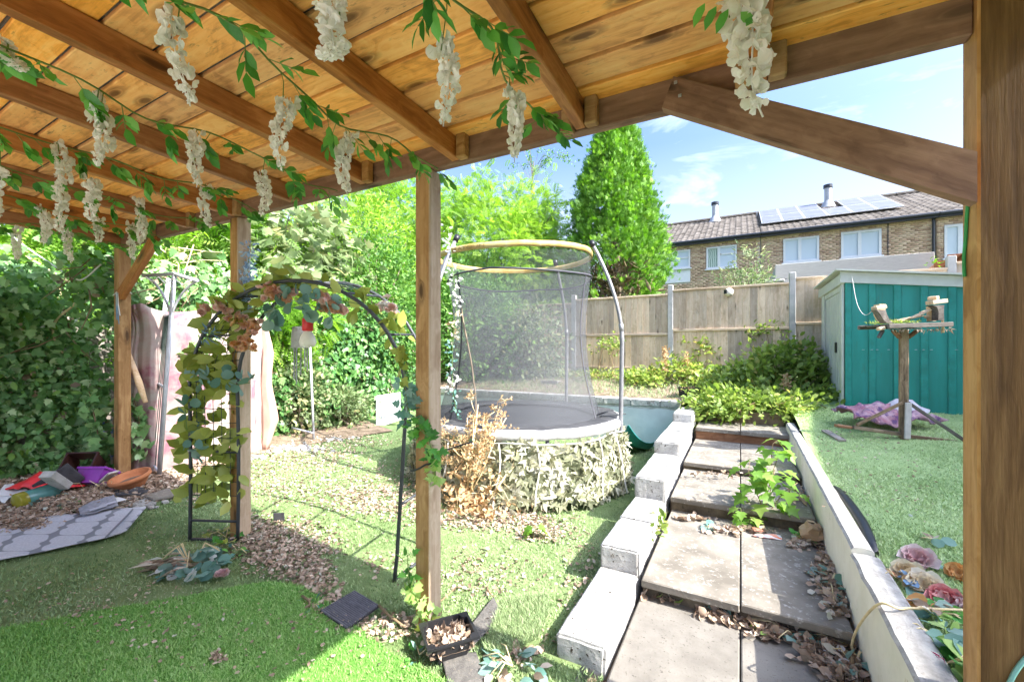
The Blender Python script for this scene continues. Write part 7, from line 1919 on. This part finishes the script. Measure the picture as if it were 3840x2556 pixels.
# ------------------------------------------------------------------ rug and rubbish at the far left
def ribbon(name, topd, botd, mat, dz, parent=None, n=26, wav=.012, t=.007):
    def along(pts, f):
        s_ = f * (len(pts) - 1); i = min(int(s_), len(pts) - 2); u = s_ - i
        return (pts[i][0] * (1 - u) + pts[i + 1][0] * u, pts[i][1] * (1 - u) + pts[i + 1][1] * u)
    P = []
    for f in np.linspace(0, 1, n):
        a_, c_ = on_lawn(*D(*along(topd, f)), dz), on_lawn(*D(*along(botd, f)), dz)
        P.append([a_.lerp(c_, v) + Vector((0, 0, wav * (.6 + mnoise.noise(Vector((f * 4, v * 3, 1))))) ) for v in np.linspace(0, 1, 14)])
    b = MB(); b.grid(P); o = b.build(name, mat, parent, True); solidify(o, t, 0); return o
rug = T('rug', 'pale grey outdoor rug with dark trellis lines on the left lawn', 'rug', on_lawn(*D(150, 1230)))
ribbon('field', [(-60, 1222), (0, 1212), (60, 1196), (140, 1186), (200, 1180), (270, 1172), (334, 1167)], [(-60, 1300), (0, 1289), (70, 1275), (150, 1258), (230, 1243), (290, 1224), (336, 1168)], M['rug'], .030, rug)
# dark woven border line across the end
b = MB(); pts = [on_lawn(*D(x, y), .058) for x, y in [(306, 1170), (292, 1186), (275, 1203), (256, 1222), (243, 1236)]]; P = [[p - Vector((.012, 0, 0)), p + Vector((.012, 0, 0))] for p in pts]; b.grid(P); o = b.build('border_stripe', plain('rug_stripe', (.20, .20, .23), .95), rug); solidify(o, .004)
r2 = T('rug', 'grey rug folded over, showing its darker reverse behind the trellis rug', 'rug', on_lawn(*D(220, 1170)))
ribbon('fold', [(180, 1172), (210, 1156), (262, 1141)], [(185, 1187), (225, 1180), (273, 1166)], M['rug_back'], .05, r2, 12, .02)
for k in range(2):
    b = MB(); b.grid([[on_lawn(*D(205 + 22 * k + 40 * f + (4 * g), 1172 - 9 * k - 12 * f + 9 * g), .075) for f in np.linspace(0, 1, 5)] for g in (0, .35)]); o = b.build('woven_band', M['rug'] if False else plain('rug_pale_band', (.46, .46, .52), .95) if k == 0 else bpy.data.materials['rug_pale_band'], r2); solidify(o, .004)
flat_piece('bag_scrap', 'crumpled dark grey plastic bag beyond the folded rug', [(262, 1128), (275, 1143), (345, 1133), (330, 1122)], 'black_rubber', .004, 'scrap', .05, .03, 12)
flat_piece('stone_flag', 'flat grey stepping stone at the edge of the soil beyond the rug', [(330, 1143), (352, 1150), (415, 1138), (385, 1126)], 'slab', .03, 'stone', .03, .004, 5)
# terracotta bowl
c = on_lawn(*D(308, 1128)); o = T('flower_pot', 'wide terracotta bowl tipped at the foot of the far left post', 'pot', c)
mw = Matrix.Translation(c + Vector((0, 0, .02))) @ Matrix.Rotation(R(14), 4, 'X')
b = MB(); b.lathe([(.0, 0), (.075, .0), (.11, .05), (.145, .10), (.155, .105), (.155, .135), (.14, .135), (.13, .10), (.09, .04), (0, .03)], 28); b.build('bowl', M['terracotta'], o, True, mw)
b = MB(); b.lathe([(.0, .085), (.10, .08), (.128, .07)], 20); b.build('soil', M['soil'], o, True, mw)
# purple pot lying
c = on_lawn(*D(212, 1126)); o = T('flower_pot', 'square purple plastic pot lying tipped among the dry leaves', 'pot', c)
def tub(o, l, w, h, mw, mat, nm='pot'):
    pr = [(.72, 0), (.98, h * .86), (1.06, h * .86), (1.06, h), (.95, h), (.93, h * .85), (.69, .012)]; b = MB()
    b.v = [(sx * l / 2 * k, sy * w / 2 * k, z) for k, z in pr for sx, sy in ((-1, -1), (1, -1), (1, 1), (-1, 1))]
    b.f = [(i * 4 + j, i * 4 + (j + 1) % 4, (i + 1) * 4 + (j + 1) % 4, (i + 1) * 4 + j) for i in range(6) for j in range(4)] + [(3, 2, 1, 0), (24, 25, 26, 27)]; b.m = [0] * len(b.f)
    return b.build(nm, mat, o, False, mw)
tub(o, .24, .17, .14, Matrix.Translation(c + Vector((0, 0, .05))) @ Matrix.Rotation(R(30), 4, 'Z') @ Matrix.Rotation(R(-32), 4, 'X'), M['purple'])
c = on_lawn(*D(192, 1108)); o = T('flower_pot', 'dark brown plastic pot on its side behind the purple pot', 'pot', c)
tub(o, .26, .22, .19, Matrix.Translation(c + Vector((0, .06, .10))) @ Matrix.Rotation(R(35), 4, 'Z') @ Matrix.Rotation(R(58), 4, 'X'), plain('dark_brown_plastic', (.055, .022, .018), .35))
tag(beam('tile', on_lawn(*D(232, 1112), .05), on_lawn(*D(262, 1085), .17), .10, .018, M['white_wall']), 'white tile resting on the purple pot against the far left post', 'tile')
tag(beam('pipe', on_lawn(*D(172, 1110), .04), on_lawn(*D(212, 1088), .12), .10, .05, M['concrete_post']), 'pale grey channel offcut behind the pots', 'offcut')
# red bag, bottle, boards
c = on_lawn(*D(92, 1138)); o = T('red_bag', 'bright red plastic sack lying among the dry leaves', 'bag', c)
cloth('sack', [[c + rt * x + fw * y + Vector((0, 0, .05 + .16 * (1 - abs(x) / .28) * (1 - abs(y) / .2))) for x in (-.27, -.14, 0, .14, .26)] for y in (-.12, 0, .14)], M['red'], o, .006, .035, 9)
b = MB(); p = c + rt * .08 + fw * -.06 + Vector((0, 0, .13)); b.add([p, p + rt * .09 + Vector((0, 0, -.012)), p + rt * .10 + fw * .09 + Vector((0, 0, .012)), p + rt * .01 + fw * .09 + Vector((0, 0, .02))], [(0, 1, 2, 3)]); ol = b.build('label', M['white_paper'], o); solidify(ol, .003)
c = on_lawn(*D(168, 1118)); o = T('red_scrap', 'small red plastic scrap left of the purple pot', 'scrap', c)
cloth('scrap', [[c + rt * x + fw * y + Vector((0, 0, .04 + .02 * x * 9)) for x in (-.07, 0, .07)] for y in (-.05, 0, .05)], M['red'], o, .005, .02, 12)
a_, c_ = on_lawn(*D(38, 1155), .07), on_lawn(*D(92, 1138), .08)
bo = T('bottle', 'blue green plastic bottle with olive base lying at the far left', 'bottle', a_)
mw = frame(c_ - a_, (0, 0, 1), a_); rot = mw @ Matrix.Rotation(R(90), 4, 'Y'); ln = .30
b = MB(); b.lathe([(.0, .0), (.062, .004), (.068, .02), (.068, ln * .66), (.05, ln * .82), (.022, ln * .92), (.022, ln)], 20, cap1=True); b.build('body', M['blue_glass'], bo, True, rot)
b = MB(); b.lathe([(.0, -.006), (.064, -.004), (.070, .0), (.070, .05)], 20); b.build('base_cup', M['olive_glass'], bo, True, rot)
flat_piece('white_sheet', 'crumpled white plastic sheet left of the red sack', [(-20, 1148), (20, 1150), (62, 1128), (30, 1112)], 'white_paper', .005, 'sheet', .07, .05, 7)
flat_piece('plastic_disc', 'pale blue plastic lid in the leaves by the rug', [(232, 1148), (250, 1158), (290, 1150), (268, 1140)], 'white_paper', .006, 'lid', .05, .01, 7)
tag(beam('board', on_lawn(*D(115, 1090), .20), on_lawn(*D(158, 1125), .04), .03, .26, M['black_rubber'], up=(0, 0, 1)), 'black board leaning over behind the red sack', 'board')
tag(beam('rubble_block', on_lawn(*D(108, 1090), .27), on_lawn(*D(150, 1118), .12), .11, .06, M['block_face']), 'broken grey concrete lump lying on the black board', 'rubble')
c = on_lawn(*D(262, 1118)); o = T('dead_weed', 'tangle of dead twigs round the foot of the far left post', 'dead plant', c); b = MB()
for k in range(46):
    p = c + Vector((random.gauss(0, .12), random.gauss(-.06, .08), .02)); d_ = rv(.8) * random.uniform(.08, .2); b.tube([p, p + d_ * .6 + rv() * .02, p + d_ * .8 + rv() * .06], .003, 4)
b.build('twig', M['stem_dry'], o)
# crumbled rubble along the lawn edge
def stones(label, ells, n, s0, s1):
    b = MB()
    for (cx, cy, rx, ry, k) in ells:
        for _ in range(k):
            q = on_lawn(*D(cx + random.gauss(0, rx), cy + random.gauss(0, ry)), .012); sz = random.uniform(s0, s1)
            bm = bmesh.new(); bmesh.ops.create_icosphere(bm, subdivisions=1, radius=sz)
            for v in bm.verts: v.co = Vector((v.co.x * 1.2, v.co.y, v.co.z * .6)) * random.uniform(.75, 1.2)
            bm.verts.ensure_lookup_table(); b.add([v.co + q for v in bm.verts], [[v.index for v in f.verts] for f in bm.faces]); bm.free()
    o = b.build('rubble', M['coping']); kind(o, 'stuff'); return o
stones('rubble', [(690, 1030, 30, 5, 70), (640, 1035, 14, 5, 30), (590, 1050, 12, 4, 16), (400, 1100, 22, 10, 60), (780, 1010, 30, 3, 25), (320, 1155, 22, 8, 50)], 0, .012, .04)
